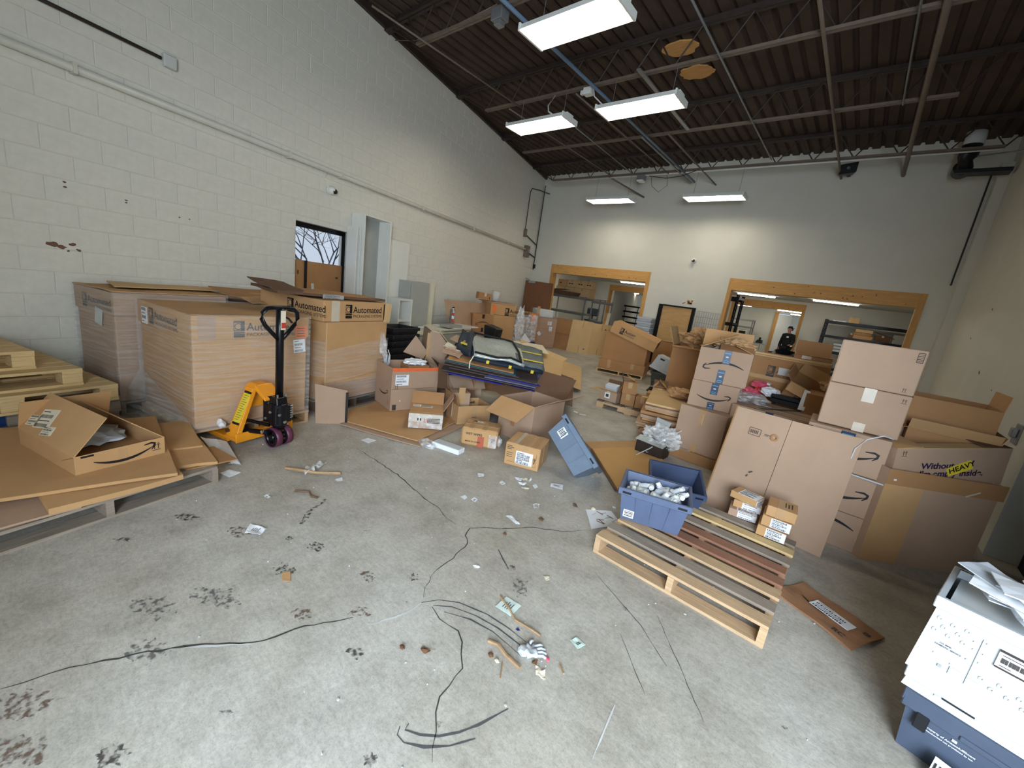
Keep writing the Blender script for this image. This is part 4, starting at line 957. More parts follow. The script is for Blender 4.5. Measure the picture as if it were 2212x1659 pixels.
crumple('poly_mailer', WHITEP, (0, .1, .08), (.15, .2, .035), 3, .4, 3, 3, c.o)

def gaylord(name, label, a, ang, w, d, z0, h, lid, mat=KRAFT, lm=None, wrap=True, lidh=None):
    c = Ct(name, label, a, ang, w, d, h - z0, z0, mat, False, 'carton', None, .008, None, .008)
    if lid:
        e = .012; x, y = w / 2 + e, d / 2 + e; H = h - z0
        m = MB(); m.bx(-x, x, -y, -y + .008, H - lid, H + .006).bx(-x, x, y - .008, y, H - lid, H + .006).bx(-x, -x + .008, -y, y, H - lid, H + .006).bx(x - .008, x, -y, y, H - lid, H + .006).bx(-x, x, -y, y, H, H + .008)
        m.build('lid', lm or mat, c.o, bevel=.003)
    if wrap:
        e = .024; x, y = w / 2 + e, d / 2 + e; H = h - z0; b = MB(); N = 10
        for (p, q) in (((-x, -y), (x, -y)), ((x, -y), (x, y)), ((x, y), (-x, y)), ((-x, y), (-x, -y))):
            vs = []
            for j in range(N + 1):
                for i in range(N + 1):
                    u = i / N; v = j / N; X = p[0] + (q[0] - p[0]) * u; Y = p[1] + (q[1] - p[1]) * u
                    n = .010 * noise.noise(Vector((X * 4, Y * 4, v * 9 + w))) if 0 < i < N else 0
                    k = 1 + n / max(abs(x), .1); vs.append((X * k, Y * k, -.02 + v * (H + .04)))
            b.add(vs, [(j * (N + 1) + i, j * (N + 1) + i + 1, (j + 1) * (N + 1) + i + 1, (j + 1) * (N + 1) + i) for j in range(N) for i in range(N)])
        b.build('stretch_wrap', WRAP, c.o, True)
    return c
def lidface(c, k, e=.014):
    F = c.f(k); F.O = F.O + F.N * e; return F
# carton A with the pallet jack
pallet('pallet', 'pallet under the front wrapped carton that the yellow jack has lifted', (-4.015, .80), 100, 1.05, 1.0, .13, 7, [WOOD, WOODP], 0, 3)
A = gaylord('bulk_carton', 'big film wrapped bulk carton in front with the yellow pallet jack at it', (-4.04, .835), 100, .985, 1.0, .135, 1.10, .19)
F = lidface(A, 'front'); F.logo(.30, .790, .145, INKF); F.dec(.10, .87, .13, .19, KRAFT2, 'tape'); F.dec(.915, .83, .115, .125, ORANGE, 'warning_label', .002); F.strip2([([(.87, .865 - .025 * i), (.95, .865 - .025 * i)], [.007] * 2) for i in range(4)], INK, 'warning_text', .0045)
F.ship(.90, .69, .12, .13, 1, PAPER, .08); 
F = lidface(A, 'left'); F.logo(.24, .790, .145, INKF); F.ship(.14, .85, .12, .15, 2)
T = MB(); T.slab([(-.51, -.52, .02), (-.51, .52, .35), (-.66, .56, -.08), (-.62, -.45, -.10)], .001, 6, 4, .04, 2); T.build('wrap_tail', WRAP, A.o)
t = crumple('poly_mailer', PAPER, W(2.16, 1.855, .17), (.05, .03, .035), 5, .4, 3, 2); tag(t, 'small crumpled white scrap stuck low on the front wrapped carton', 'scrap')
# carton B at the wall, C behind, D with the loose lid
pallet('pallet', 'pallet hidden under the wrapped carton against the block wall', XY(1.96, .72), LANG * 180 / PI, 1.0, .66, .13, 5, [WOODG], 0, 2)
B = gaylord('bulk_carton', 'film wrapped bulk carton standing against the block wall beside the pallet stack', XY(1.97, .71), LANG * 180 / PI, .95, .64, .135, 1.14, .2, KRAFT2)
F = lidface(B, 'left'); F.logo(.14, .83, .13, INKF); F.dec(.40, .77, .12, .15, PAPERG, 'torn_label', .002, None, -.2)
for i, (q, m_, l) in enumerate((([(1.95, .74), (3.0, .70), (3.05, .12), (1.95, .06)], KRAFT, 'wide flattened carton lying on the carton against the wall'), ([(2.05, .55), (3.35, .42), (3.3, .08), (2.2, .06)], KRAFT4, 'second flattened carton on top of the carton against the wall'))):
    sheet('cardboard_sheet', l, [W(s, o_, 1.162 + .022 * i) for s, o_ in q], .009, m_, 8, 4, .012, 11 + i)
pallet('pallet', 'pallet hidden under the middle carton behind the jack', XY(3.05, .80), LANG * 180 / PI, 1.0, .74, .13, 5, [WOODG], 0, 2)
Cc = gaylord('bulk_carton', 'open bulk carton with drooping flaps behind the front wrapped carton', XY(3.05, .79), LANG * 180 / PI, 1.0, .72, .135, 1.08, 0, KRAFT2, None, True)
for i, (q, m_, l) in enumerate((([(3.05, .98, 1.12), (4.0, .95, 1.12), (4.0, .5, 1.19), (3.1, .5, 1.19)], KRAFT, 'brown lid panel drooping over the open middle carton'), ([(2.95, .75, 1.17), (4.1, .60, 1.16), (4.1, .25, 1.21), (3.0, .3, 1.22)], KRAFT3, 'darker lid panel lying above the open middle carton'))):
    sheet('cardboard_sheet', l, [W(*p) for p in q], .009, m_, 8, 4, .012, 14 + i)
pallet('pallet', 'dark pallet under the bulk carton with the loose lid', (-4.34, 2.05), 106.5, .98, .98, .13, 7, [WOODD, WOODG], 0, 3)
Dd = gaylord('bulk_carton', 'half wrapped bulk carton under a loose printed lid, right of the jack', (-4.355, 2.075), 106.5, .95, .95, .135, 1.045, 0, KRAFT, None, False)
f = MB()
for (p, q) in (((-.49, -.49), (.49, -.49)), ((-.49, .49), (-.49, -.49)), ((.49, -.49), (.49, .49))):
    f.add([(p[0], p[1], -.03), (q[0], q[1], -.03), (q[0], q[1], .26 if p[1] == q[1] else .22), (p[0], p[1], .22)], [(0, 1, 2, 3)])
    f.add([(p[0] * 1.01, p[1] * 1.01, .22), (q[0] * 1.01, q[1] * 1.01, .30), (q[0], q[1], .70), (p[0], p[1], .60)], [(0, 1, 2, 3)])
f.build('stretch_wrap', WRAP, Dd.o)
Dd.f('front').dec(.12, .12, .08, .22, TAPE, 'tape'); Dd.f('front').dec(.47, .1, .94, .2, KRAFT2, 'base_tray', .006)
L_ = Ct('lid_carton', 'loose carton lid with bold black logo resting on the bulk carton', (-4.345, 2.03), 106.5, 1.0, 1.0, .225, 1.05, KRAFT, False, 'lid')
F = L_.f('front'); F.logo(.30, .035, .155); F.dec(.16, .1125, .11, .225, CLEAR_TAPE, 'tape'); F.dec(.985, .1, .09, .24, KRAFT4, 'torn_corner', .02, None, -.12); F.dec(.925, .11, .02, .2, INK, 'dark_gap', .001)
F = L_.f('left'); F.logo(.45, .035, .155)
dk = thing('dark_carton', 'dark brown crushed carton lying across the loose lid', 'box', W(3.62, 1.40, 1.277), LANG - .12)
MB().slab([(-.72, -.30, .03), (.62, -.36, .015), (.62, .2, .02), (-.66, .3, .05)], .03, 8, 4, .02, 5).build('body', KDARK, dk)
MB().slab([(-.74, -.30, .05), (-.40, -.30, .06), (-.42, .1, .12), (-.80, .1, .13)], .008, 4, 4, .02, 6).build('flap', KDARK, dk)
Fr(dk, (-.3, -.36, .0), (1, -.03, 0), (0, 0, 1)).ship(.17, .03, .26, .045, 7, GREYM)
MB().slab([(-.45, -.30, .055), (.62, -.33, .03), (.62, .1, .04), (-.45, .2, .08)], .008, 6, 4, .01, 7).build('flap', KRAFT3, dk)
st = thing('cardboard_sheet', 'upright dirty cardboard sheet with a printed dark edge beside the jack', 'cardboard', (-4.12, 1.88, 0), R_(63))
MB().slab([(0, 0, 0), (.30, -.02, 0), (.30, .04, .36), (-.02, .06, .42)], .01, 4, 4, .008, 3).build('panel', KRAFT2, st)
MB().bx(.285, .31, -.03, .0, .0, .35).build('printed_edge', INK, st)

# ---- yellow pallet jack
J = thing('pallet_jack', 'yellow pallet jack with black handle pushed under the wrapped carton', 'pallet jack', W(2.42, 1.93, 0), LANG)
for s in (-1, 1):
    MB().hexa([(s * .19 - .08, -.02, .03), (s * .19 + .08, -.02, .03), (s * .19 + .07, 1.0, .05), (s * .19 - .07, 1.0, .05)], [(s * .19 - .08, -.02, .075), (s * .19 + .08, -.02, .075), (s * .19 + .07, 1.0, .072), (s * .19 - .07, 1.0, .072)]).build('fork', YEL, J, bevel=.006)
    MB().cyl((s * .19, .85, .037), .035, .07, (1, 0, 0), 14).build('load_roller', MAROON, J, True)
m = MB().bx(-.275, .275, -.14, .02, .055, .085).bx(-.275, .275, -.145, -.13, .045, .13); m.build('heel_plate', YEL, J, bevel=.005)
for s in (-1, 1):
    m = MB(); m.hexa([(s * .265, -.12, .08), (s * .255, -.12, .08), (s * .255, .015, .08), (s * .265, .015, .08)][::s], [(s * .085, -.09, .50), (s * .075, -.09, .50), (s * .075, .005, .50), (s * .085, .005, .50)][::s])
    o = m.build('side_arm', YEL, J, bevel=.003)
    MB().hexa([(s * .262, -.135, .08), (s * .235, -.135, .08), (s * .235, -.12, .08), (s * .262, -.12, .08)][::s], [(s * .085, -.105, .50), (s * .06, -.105, .50), (s * .06, -.09, .50), (s * .085, -.09, .50)][::s]).build('arm_edge', YEL, J)
    if s < 0:
        U = Vector((0, -1, 0)); V = Vector((.18, 0, .42)).normalized(); q = Fr(o, (-.262, .012, .09), U, V)
        q.dec(.065, .255, .085, .27, YELLOW, 'warning_label', .003); q.dec(.065, .40, .085, .02, INK, 'label_band', .004); q.dec(.065, .115, .085, .02, INK, 'label_band', .004)
        q.strip2([([(.032, .37 - .02 * i), (.098 - .012 * (i % 3), .37 - .02 * i)], [.004] * 2) for i in range(12)], INKF, 'label_text', .004)
        MB().cyl((-.262, -.01, .13), .014, .02, (1, 0, 0), 10).build('bolt', STEELD, J)
m = MB(); m.prism([(-.09, 0.01, .50), (-.055, .01, .535), (.055, .01, .535), (.09, .01, .50)], (0, -.13, 0)); m.hexa([(-.085, -.24, .41), (.085, -.24, .41), (.085, -.10, .49), (-.085, -.10, .49)], [(-.085, -.24, .44), (.085, -.24, .44), (.08, -.10, .535), (-.08, -.10, .535)]); m.build('top_bridge', YEL, J, bevel=.006)
MB().bx(-.10, .10, -.01, .0, .30, .5).build('back_panel', YEL, J)
P = MB(); P.cyl((0, -.30, .30), .075, .2, (0, 0, 1), 18); P.bx(-.07, .09, -.36, -.2, .22, .38); P.build('pump_body', BLACKP, J, bevel=.006)
MB().cyl((-.01, -.2, .33), .05, .24, (0, 0, 1), 16).build('pump_cylinder', BLACKP, J, True)
for i in range(6): MB().ring((.085, -.34, .26 + i * .022), (0, 0, 1), .014, .024, .010, 14).build('spring_coil', CHROME, J, True)
for (x, y, z) in ((-.075, -.30, .33), (-.075, -.24, .26), (0, -.385, .24), (-.04, -.37, .31)): MB().cyl((x, y, z), .012, .02, (1, .6, 0), 10).build('bolt', CHROME, J)
for s in (-1, 1):
    MB().tube([(s * .09, -.3, .14), (s * .16, -.1, .13), (s * .2, .05, .11)], .022, 8).build('lift_link', BLACKP, J)
    MB().tube([(s * .07, -.28, .2), (s * .14, -.1, .22), (s * .18, .0, .2)], .016, 8).build('push_rod', BLACKP, J)
    MB().cyl((s * .12, -.26, .145), .016, .02, (1, 0, 0), 10).build('axle_cap', CHROME, J)
    wl_ = MB().ring((s * .052, -.31, .09), (1, 0, 0), .055, .082, .05, 26).build('wheel', BLACKP, J, True)
    MB().ring((s * .052, -.31, .09), (1, 0, 0), .080, .09, .056, 26).build('tyre', MAROON, wl_, True)
    MB().cyl((s * .052, -.31, .09), .028, .052, (1, 0, 0), 14).build('hub', BLACKP, wl_, True)
    for k in range(3): a = k * 2 * PI / 3; MB().tube([(s * .062, -.31, .09), (s * .062, -.31 + .06 * math.cos(a), .09 + .06 * math.sin(a))], .009, 6).build('spoke', BLACKP, wl_)
MB().cyl((0, -.31, .20), .05, .06, (0, 0, 1), 16).build('turntable', BLACKP, J, True)
MB().hexa([(-.055, -.36, .36), (.055, -.36, .36), (.055, -.25, .36), (-.055, -.25, .36)], [(-.05, -.345, .46), (.05, -.345, .46), (.05, -.27, .46), (-.05, -.27, .46)]).build('handle_bracket', BLACKP, J, bevel=.006)
for s in (-1, 1): MB().cyl((s * .04, -.34, .475), .008, .03, (0, 0, 1), 8).build('bolt', CHROME, J)
MB().tube([(0, -.31, .44), (0, -.31, 1.02), (0, -.31, 1.235)], .032, 14).build('handle_shaft', BLACKP, J, True)
lp = [(0, -.315, .98)]
for a in range(0, 181, 15):
    t_ = R_(a); lp.append((-.165 * math.cos(t_) * (1 if True else 1), -.315, 1.12 + (.115 * math.sin(t_)) ** 1.0))
lp = [(-.01, -.315, .965), (-.075, -.315, 1.03), (-.14, -.315, 1.10), (-.165, -.315, 1.15), (-.16, -.315, 1.20), (-.12, -.315, 1.235), (-.06, -.315, 1.242), (.06, -.315, 1.242), (.12, -.315, 1.235), (.16, -.315, 1.20), (.165, -.315, 1.15), (.14, -.315, 1.10), (.075, -.315, 1.03), (.01, -.315, .965)]
MB().tube(lp, .0175, 10).build('grip_loop', BLACKP, J, True)
MB().bx(-.018, .022, -.352, -.342, 1.06, 1.22).build('handle_label', CREAM, J); MB().bx(-.018, .022, -.3545, -.352, 1.075, 1.12).build('label_print', RED, J)
MB().tube([(.03, -.315, 1.17), (.075, -.32, 1.15), (.10, -.33, 1.115)], .009, 8).build('release_lever', BLACKP, J)
# ================================================================ along the block wall, behind the big cartons
def wbox(mb, s0, s1, o0, o1, z0, z1):     # box in wall coordinates relative to an origin placed by wroot
    return mb.bx(s0, s1, -o1, -o0, z0, z1)
def wroot(name, label, cat): return thing(name, label, cat, W(0, 0, 0), LANG)
t = wroot('tall_cabinet', 'tall shallow white cabinet with a bare grey inside against the block wall', 'cabinet')
wbox(MB(), 5.40, 5.43, .01, .28, .0, 2.50).build('side_panel', WHITE, t); wbox(MB(), 6.03, 6.06, .01, .28, .0, 2.50).build('side_panel', WHITE, t)
wbox(MB(), 5.43, 6.03, .01, .03, 0, 2.5).build('back_panel', GREYM, t); wbox(MB(), 5.40, 6.06, .01, .28, 2.5, 2.52).build('top_panel', WHITE, t); wbox(MB(), 5.43, 6.03, .03, .27, 0, .06).build('bottom_panel', WHITE, t)
wbox(MB(), 5.31, 5.335, .01, .22, 0, 2.3).build('folded_door', WHITE, t); wbox(MB(), 5.36, 5.385, .01, .24, 0, 2.3).build('folded_door', WHITE, t)
wbox(MB(), 5.34, 5.355, .01, .2, 0, 2.28).build('hinge_strip', STEELD, t)
t = wroot('tall_board', 'tall plain white panel leaning on the block wall right of the cabinet', 'panel'); wbox(MB(), 6.22, 6.80, .08, .12, .66, 2.25).build('board', WHITE, t)
t = wroot('cubby_unit', 'small open white cubby unit under the tall white panel', 'cabinet')
wbox(MB(), 6.13, 6.16, .14, .5, .66, 1.22).build('side_panel', WHITE, t); wbox(MB(), 6.50, 6.53, .14, .5, .66, 1.22).build('side_panel', WHITE, t); wbox(MB(), 6.16, 6.5, .14, .5, 1.19, 1.22).build('top_panel', WHITE, t)
wbox(MB(), 6.16, 6.5, .14, .16, .66, 1.19).build('back_panel', WHITE, t); wbox(MB(), 6.16, 6.5, .16, .5, .80, .82).build('shelf_board', WHITE, t); wbox(MB(), 6.16, 6.5, .16, .5, .66, .69).build('bottom_panel', WHITE, t)
t = wroot('metal_cabinet', 'grey steel wall cabinet with a closed door on the white units', 'cabinet')
wbox(MB(), 6.56, 7.2, .12, .38, .66, 1.56).build('body', GREYM, t, bevel=.004); wbox(MB(), 6.60, 7.19, .38, .40, .68, 1.55).build('door', GREYM, t, bevel=.004)
t = wroot('cream_board', 'cream laminate panel standing right of the grey steel cabinet', 'panel'); wbox(MB(), 7.28, 7.62, .2, .23, .66, 1.56).build('board', CREAML, t)
t = wroot('base_cabinet', 'low grey base cabinet with a white top along the block wall', 'cabinet')
wbox(MB(), 6.1, 8.0, .05, .95, 0, .62).build('body', GREYM, t, bevel=.004); wbox(MB(), 6.08, 8.02, .03, .97, .62, .65).build('countertop', CREAML, t)
wbox(MB(), 6.2, 6.9, .95, .965, .06, .6).build('door', GREYM, t); wbox(MB(), 6.95, 7.9, .95, .965, .06, .6).build('door', GREYM, t)
for i, (a, b, c, d, th) in enumerate(((6.9, 7.9, .4, .93, .03), (7.0, 8.0, .45, 1.0, .025), (7.3, 8.3, .5, 1.02, .02), (7.15, 7.6, .75, 1.0, .05))):
    z = .655 + (.032, .032, .06, .0)[i] - .03 * (i == 0) if i != 3 else .735
    tag(MB().slab([W(a, d, z + th / 2), W(b, d + .02, z + th / 2), W(b, c, z + th / 2), W(a, c, z + th / 2)], th).build('white_board', (WHITE, CREAML, WHITE, GREYM)[i]), ('wide white board lying lowest on the low grey cabinet', 'cream board lying second on the low grey cabinet', 'white board overhanging the right end of the low cabinet', 'small grey tray on the white boards')[i], ('board', 'board', 'board', 'tray')[i])
t = thing('spray_canister', 'grey metal canister with red and white print by the leaning cardboard', 'canister', W(7.82, .62, .745))
MB().cyl((0, 0, .16), .058, .32, (0, 0, 1), 20).build('can', GALV, t, True); MB().cyl((0, 0, .335), .05, .03, (0, 0, 1), 20).build('shoulder', CHROME, t, True); MB().tube([(-.03, 0, .35), (.02, 0, .375), (.04, 0, .36)], .014, 8).build('handle', BLACK, t)
for i in range(3): MB().box((.052, -.03, .08 + i * .075), (.03, .05, .055), Matrix.Rotation(-.5, 3, 'Z')).build('label_print', (RED, PAPER, RED)[i], t)
sheet('cardboard_sheet', 'large brown cardboard sheet leaning on the block wall behind the canister', [W(7.86, .75, .02), W(9.9, .75, .02), W(9.9, .35, 1.22), W(7.86, .35, 1.25)], .01, KRAFT2, 6, 4, .012, 31)
# stack of nesting trays
c0 = Vector((-5.27, 3.98))
for i in range(9):
    nm = ('lowest', 'second', 'third', 'fourth', 'fifth', 'sixth', 'seventh', 'eighth', 'topmost')[i]
    a = c0 - Vector((LD.x, LD.y)) * .6
    tt = tote('stacking_tray', nm + ' black stacking tray, counted from the bottom of the tall tray stack', (a.x, a.y), 107.2, .6, .4, .092, .098 * i, BLACK, .02, None, 4)
# clutter near the far end of the wall
base = Ct('carton', 'plain brown carton under the printed arrow carton by the wall', (-7.22, 6.98), 66, .56, .42, .55, 0, KRAFT2)
c = Ct('arrow_carton', 'brown carton with black tape and an upside down arrow by the block wall', (-7.20, 7.0), 66, .54, .42, .43, .555, KRAFT3)
F = c.f('front'); F.smile(.27, .2, .34, INK, True); F.dec(.27, .38, .06, .1, INK, 'tape'); F.dec(.27, .05, .06, .1, INK, 'tape'); c.tape(); c.f('right').dec(.25, .42, .4, .03, CLEAR_TAPE, 'torn_tape')
c = Ct('bulk_carton', 'torn bulk carton with an orange sticker and black print behind the arrow carton', (-7.35, 7.75), 70, .75, .6, 1.27, 0, KRAFT)
F = c.f('front'); F.logo(.42, .98, .2, INK); F.dec(.1, 1.13, .12, .2, ORANGE, 'warning_label'); F.dec(.5, .98, .8, .01, KDARK, 'lid_edge'); c.f('front').dec(.93, .9, .05, .6, POLY, 'loose_film', .02)
t = crumple('film_tail', POLY, (.46, -.45, .75), (.1, .05, .45), 4, .5, 3, 3, c.o)
c2 = Ct('bulk_carton', 'film wrapped bulk carton with an orange sticker, next to the arrow carton', (-7.45, 8.8), 62, .8, .75, 1.1, 0, KRAFT3); c2.f('front').dec(.62, .98, .12, .2, ORANGE, 'warning_label'); c2.f('front').dec(.4, .6, .7, .9, POLY, 'stretch_wrap', .012)
t = sheet('cardboard_sheet', 'greyish flattened carton lying across the torn bulk carton', [Vector(p) for p in ((-7.4, 7.7, 1.285), (-7.15, 8.6, 1.285), (-7.75, 8.75, 1.295), (-7.95, 7.85, 1.295))], .02, KRAFT2, 4, 4, .01, 33)
c = Ct('small_carton', 'small brown carton tilted on top of the pile by the wall', (-7.66, 7.55), 60, .36, .26, .17, 1.32, KRAFT3, False, 'box', None, .006, (0, 4)); c.tape(CLEAR_TAPE); c.f('front').dec(.30, .06, .02, .06, INK, 'print')
t = thing('foam_roll', 'white wrapped foam roll standing beside the small carton on the pile', 'roll', (-7.62, 8.15, 1.31)); MB().cyl((0, 0, .13), .11, .26, (0, .05, 1), 18).build('roll', PAPERG, t, True); MB().ring((0, .006, .262), (0, .05, 1), .05, .112, .008, 18).build('rim', KRAFT, t)
c = Ct('bulk_carton', 'film wrapped bulk carton with white parcels on top near the left opening', (-8.55, 10.95), -41, .88, .72, .93, .02, KRAFT3)
F = c.f('right'); F.dec(.08, .8, .09, .93, TAPE, 'tape'); F.ship(.5, .78, .13, .12, 2); F.ship(.55, .6, .1, .14, 3); F.dec(.2, .42, .1, .12, PAPER, 'handling_label', .002, None, .78)
F = c.f('front'); F.ship(.25, .78, .12, .09, 5); F.dec(.5, .72, .3, .04, INKF, 'print'); F.dec(.44, .7, .88, .012, KDARK, 'lid_edge')
for (p, q) in (((-.45, -.37), (.45, -.37)), ((.45, -.37), (.45, .37))): MB().add([(p[0], p[1], -.02), (q[0], q[1], -.02), (q[0], q[1], 1.2), (p[0], p[1], 1.2)], [(0, 1, 2, 3)]).build('stretch_wrap', WRAP, c.o)
for i, (dx, w) in enumerate(((-.18, .44), (.22, .3))):
    r = R_(-41); t = thing('white_parcel', ('wider', 'narrower')[i] + ' white wrapped parcel on the bulk carton near the left opening', 'parcel', (-7.99 + dx * math.cos(r), 10.93 + dx * math.sin(r), .955), r)
    MB().bx(-w / 2, w / 2, -.3, .25, 0, .25).build('body', PAPERG, t, bevel=.03)
for i, (p, q, h, m_, l) in enumerate((((-7.92, 11.2), (-7.12, 11.3), 1.0, KRAFT3, 'darker left panel of the cardboard standing in the left opening'), ((-7.06, 11.18), (-6.47, 11.5), 1.03, KRAFT4, 'pale notched cardboard panel standing in front at the left opening'), ((-6.62, 11.52), (-6.02, 12.0), 1.0, KRAFT4, 'pale cardboard panel standing behind the notched one'), ((-7.06, 11.35), (-6.95, 11.9), 1.0, KRAFT3, 'narrow folded cardboard panel standing edge on at the left opening'))):
    p, q = Vector((*p, 0)), Vector((*q, 0)); up = Vector((0.03, .05, h)); t = thing('standing_cardboard', l, 'cardboard', p)
    MB().slab([(0, 0, 0), q - p, q - p + up, up], .008, 5, 5, .012, i + 40).build('panel', m_, t); d = (q - p).normalized(); F = Fr(t, (0, -.005, 0), d, up); L = (q - p).length
    if i == 0: F.dec(L / 2, .5, L, .006, KDARK, 'crease', .008)
    if i in (1, 2):
        F.dec(L * .55, h * .88, .008, h * .22, KDARK, 'slot', .008); F.dec(L * .55, h * .12, .008, h * .22, KDARK, 'slot', .008); F.dec(L * (.8 if i == 1 else .7), h * (.14 if i == 1 else .84), .05, .03, INKF, 'print', .009)

# ================================================================ the pile in the middle
E1 = [(-4.17, 2.06), (-3.14, 2.47), (-3.42, 3.28), (-4.5, 2.9)]
sheet('cardboard_sheet', 'wide flattened carton on the floor under the orange taped carton', [Vector((*p, .03)) for p in E1], .012, KRAFT, 8, 6, .006, 50)
sheet('cardboard_sheet', 'lower flattened carton on the floor showing at its front edge', [Vector(p) for p in ((-3.96, 2.06, .012), (-3.04, 2.43, .01), (-3.3, 3.3, .012), (-4.2, 2.9, .013))], .01, KRAFT2, 8, 6, .004, 51)
c = Ct('open_carton', 'open carton with an orange taped rim and a white label, holding waste', (-4.05, 2.73), 80, .62, .48, .53, .04, KRAFT2, True)
F = c.f('front'); F.dec(.31, .51, .62, .045, ORTAPE, 'orange_tape', .002); F.ship(.13, .38, .17, .135, 4); F.arrows(.05, .28, .05); F.dec(.05, .04, .05, .07, INKF, 'print', .001); F.dec(.31, .27, .62, .003, KDARK, 'crease', .001); F.dec(.12, .12, .012, .012, PAPER, 'dot', .002)
F = c.f('left'); F.smile(.25, .2, .26, INK); F.strip2([([(.38, .07), (.42, .12), (.43, .06)], [.008] * 3), ([(.33, .3), (.36, .36), (.35, .3)], [.006] * 3)], INKR, 'scribble')
b = MB(); b.bx(-.05, .24, -.12, .12, .36, .53); b.build('inner_carton', KRAFT3, c.o, bevel=.004)
crumple('crumpled_paper', PAPER, (.08, -.02, .56), (.12, .1, .035), 8, .5, 3.5, 3, c.o); crumple('black_bag', BAGB, (.24, .05, .5), (.06, .08, .08), 9, .4, 3, 2, c.o)
t = thing('plastic_sleeve', 'long limp white plastic sleeve hanging into the orange taped carton', 'bag', (-4.42, 2.88, 0))
m = MB().slab([(-.22, .02, .90), (-.10, .0, .92), (.02, -.02, .68), (-.12, -.01, .64)], .02, 4, 8, .04, 3); m.slab([(-.12, -.01, .65), (.02, -.02, .69), (.05, -.02, .58), (-.02, 0, .55)], .012, 4, 4, .03, 4); m.build('sleeve', POLY, t, True)
for i in range(5): MB().tube([(-.05 + .03 * i, 0, .66), (-.02 + .03 * i, -.02, .58), (.03 + .01 * i, -.03, .50)], .004, 5).build('strap', WHITEP, t)
MB().tube([(.02, 0, .72), (.08, -.01, .66), (.06, -.02, .54)], .006, 6).build('cord', WHITEP, t)
c = Ct('taped_carton', 'small film taped carton with loose flaps beside the orange taped carton', (-3.48, 2.59), 50, .37, .38, .17, .045, KRAFT, False)
F = c.f('front'); F.dec(.185, .12, .37, .09, CLEAR_TAPE, 'shiny_tape', .003); F.dec(.185, .085, .365, .165, POLY, 'film', .005); F.strip2([([(.2, .07 + .015 * i), (.34, .075 + .015 * i)], [.008] * 2) for i in range(4)], INKF, 'print', .006); F.strip2([([(.17 + .018 * i, .07), (.17 + .018 * i, .12)], [.006] * 2) for i in range(5)], INKR, 'print', .006); F.strip2([([(.1, .09), (.1, .12)], [.012] * 2), ([(.13, .09), (.13, .12)], [.012] * 2)], INK, 'print', .006)
F = c.f('top'); F.ship(.07, .29, .09, .07, 3); F.ship(.19, .27, .12, .07, 2, PAPERG); F.dec(.185, .06, .37, .012, TAPE, 'tape')
c.flap('right', .2, 30, KRAFT2, .12, None); c.flap('back', .16, 40, KRAFT3)
c = Ct('wet_wipes_carton', 'dented taped carton printed WET WIPES on the floor', (-2.91, 2.85), 35, .39, .30, .20, 0, KRAFT, False, 'box', None, .006, None, .018)
F = c.f('front'); F.txt('WET WIPES', .05, .125, .034, INK, .02); F.txt('MADE IN CHINA', .05, .045, .022, INK, .02); F.dec(.30, .1, .012, .16, TAPE, 'tape'); F.dec(.215, .06, .07, .12, INKR, 'red_stain', .0009); F.strip2([([(.335, .05), (.335, .11)], [.009] * 2), ([(.355, .05), (.355, .11)], [.009] * 2), ([(.325, .1), (.335, .12), (.345, .1)], [.006] * 3), ([(.345, .1), (.355, .12), (.365, .1)], [.006] * 3)], INK, 'up_arrows'); F.dec(.34, .085, .085, .14, POLY, 'film', .003)
F = c.f('top'); F.dec(.1, .15, .05, .3, TAPE, 'tape'); F.dec(.24, .15, .05, .3, TAPE, 'tape'); F.dec(.195, .15, .39, .05, TAPE, 'tape', .0022); F.ship(.14, .24, .1, .03, 4, PAPERG)
t = crumple('torn_film', POLY, (.2, -.05, .06), (.03, .06, .05), 5, .5, 3, 2, c.o)
c = Ct('white_box', 'long flat white box lying on the floor before the wet wipes carton', (-3.02, 2.56), 14, .33, .11, .05, 0, PAPER, False, 'box', None, .006, None, .003); c.f('top').dec(.165, .055, .31, .09, WHITEP, 'lid_panel', .0008)
t = crumple('film_scrap', POLY, (-3.06, 2.53, .018), (.1, .06, .03), 6, .5, 3, 3, None, -.018); tag(t, 'crumpled clear film scrap at the left end of the long white box', 'scrap')
c = Ct('labelled_carton', 'taped carton with a white shipping label in front of the big open carton', (-2.33, 2.90), 22, .35, .36, .23, 0, KRAFT, False, 'box', None, .006, None, .008)
F = c.f('front'); F.ship(.20, .10, .17, .13, 3, PAPER, 0, 'shipping_label', 6); F.dec(.2, .205, .06, .05, TAPE, 'tape'); F.strip2([([(.02, .20 - .016 * i), (.07 + .02 * (i % 2), .20 - .016 * i)], [.007] * 2) for i in range(3)] + [([(.02, .13 - .02 * i), (.08, .13 - .02 * i)], [.005] * 2) for i in range(3)], INKF, 'print'); F.strip2([([(.03, .04), (.32, .04), (.32, .17)], [.003] * 3), ([(.305, .07), (.305, .12)], [.01] * 2), ([(.29, .11), (.305, .13), (.32, .11)], [.006] * 3)], INKF, 'print')
c.f('right').dec(.18, .13, .05, .18, TAPE, 'tape'); F = c.f('top'); F.dec(.175, .18, .07, .36, TAPE, 'tape'); F.dec(.1, .18, .035, .36, CLEAR_TAPE, 'tape'); F.dec(.28, .18, .05, .36, TAPE, 'tape')
c = Ct('open_carton', 'big plain open carton with spread flaps in the middle of the floor', (-2.98, 3.50), 0, .50, .60, .45, 0, KRAFT2, True)
c.flap('front', .30, 118, KRAFT, 0, None, .02); c.flap('right', .30, 62, KRAFT2, 0, None, .03); c.flap('back', .3, 35, KDARK); c.flap('left', .25, 80, KDARK); c.f('front').dec(.22, .2, .06, .11, KRAFT3, 'tape', .001)
c = Ct('open_carton', 'medium open carton holding a smaller taped carton', (-3.36, 3.20), 72, .44, .34, .24, 0, KRAFT, True)
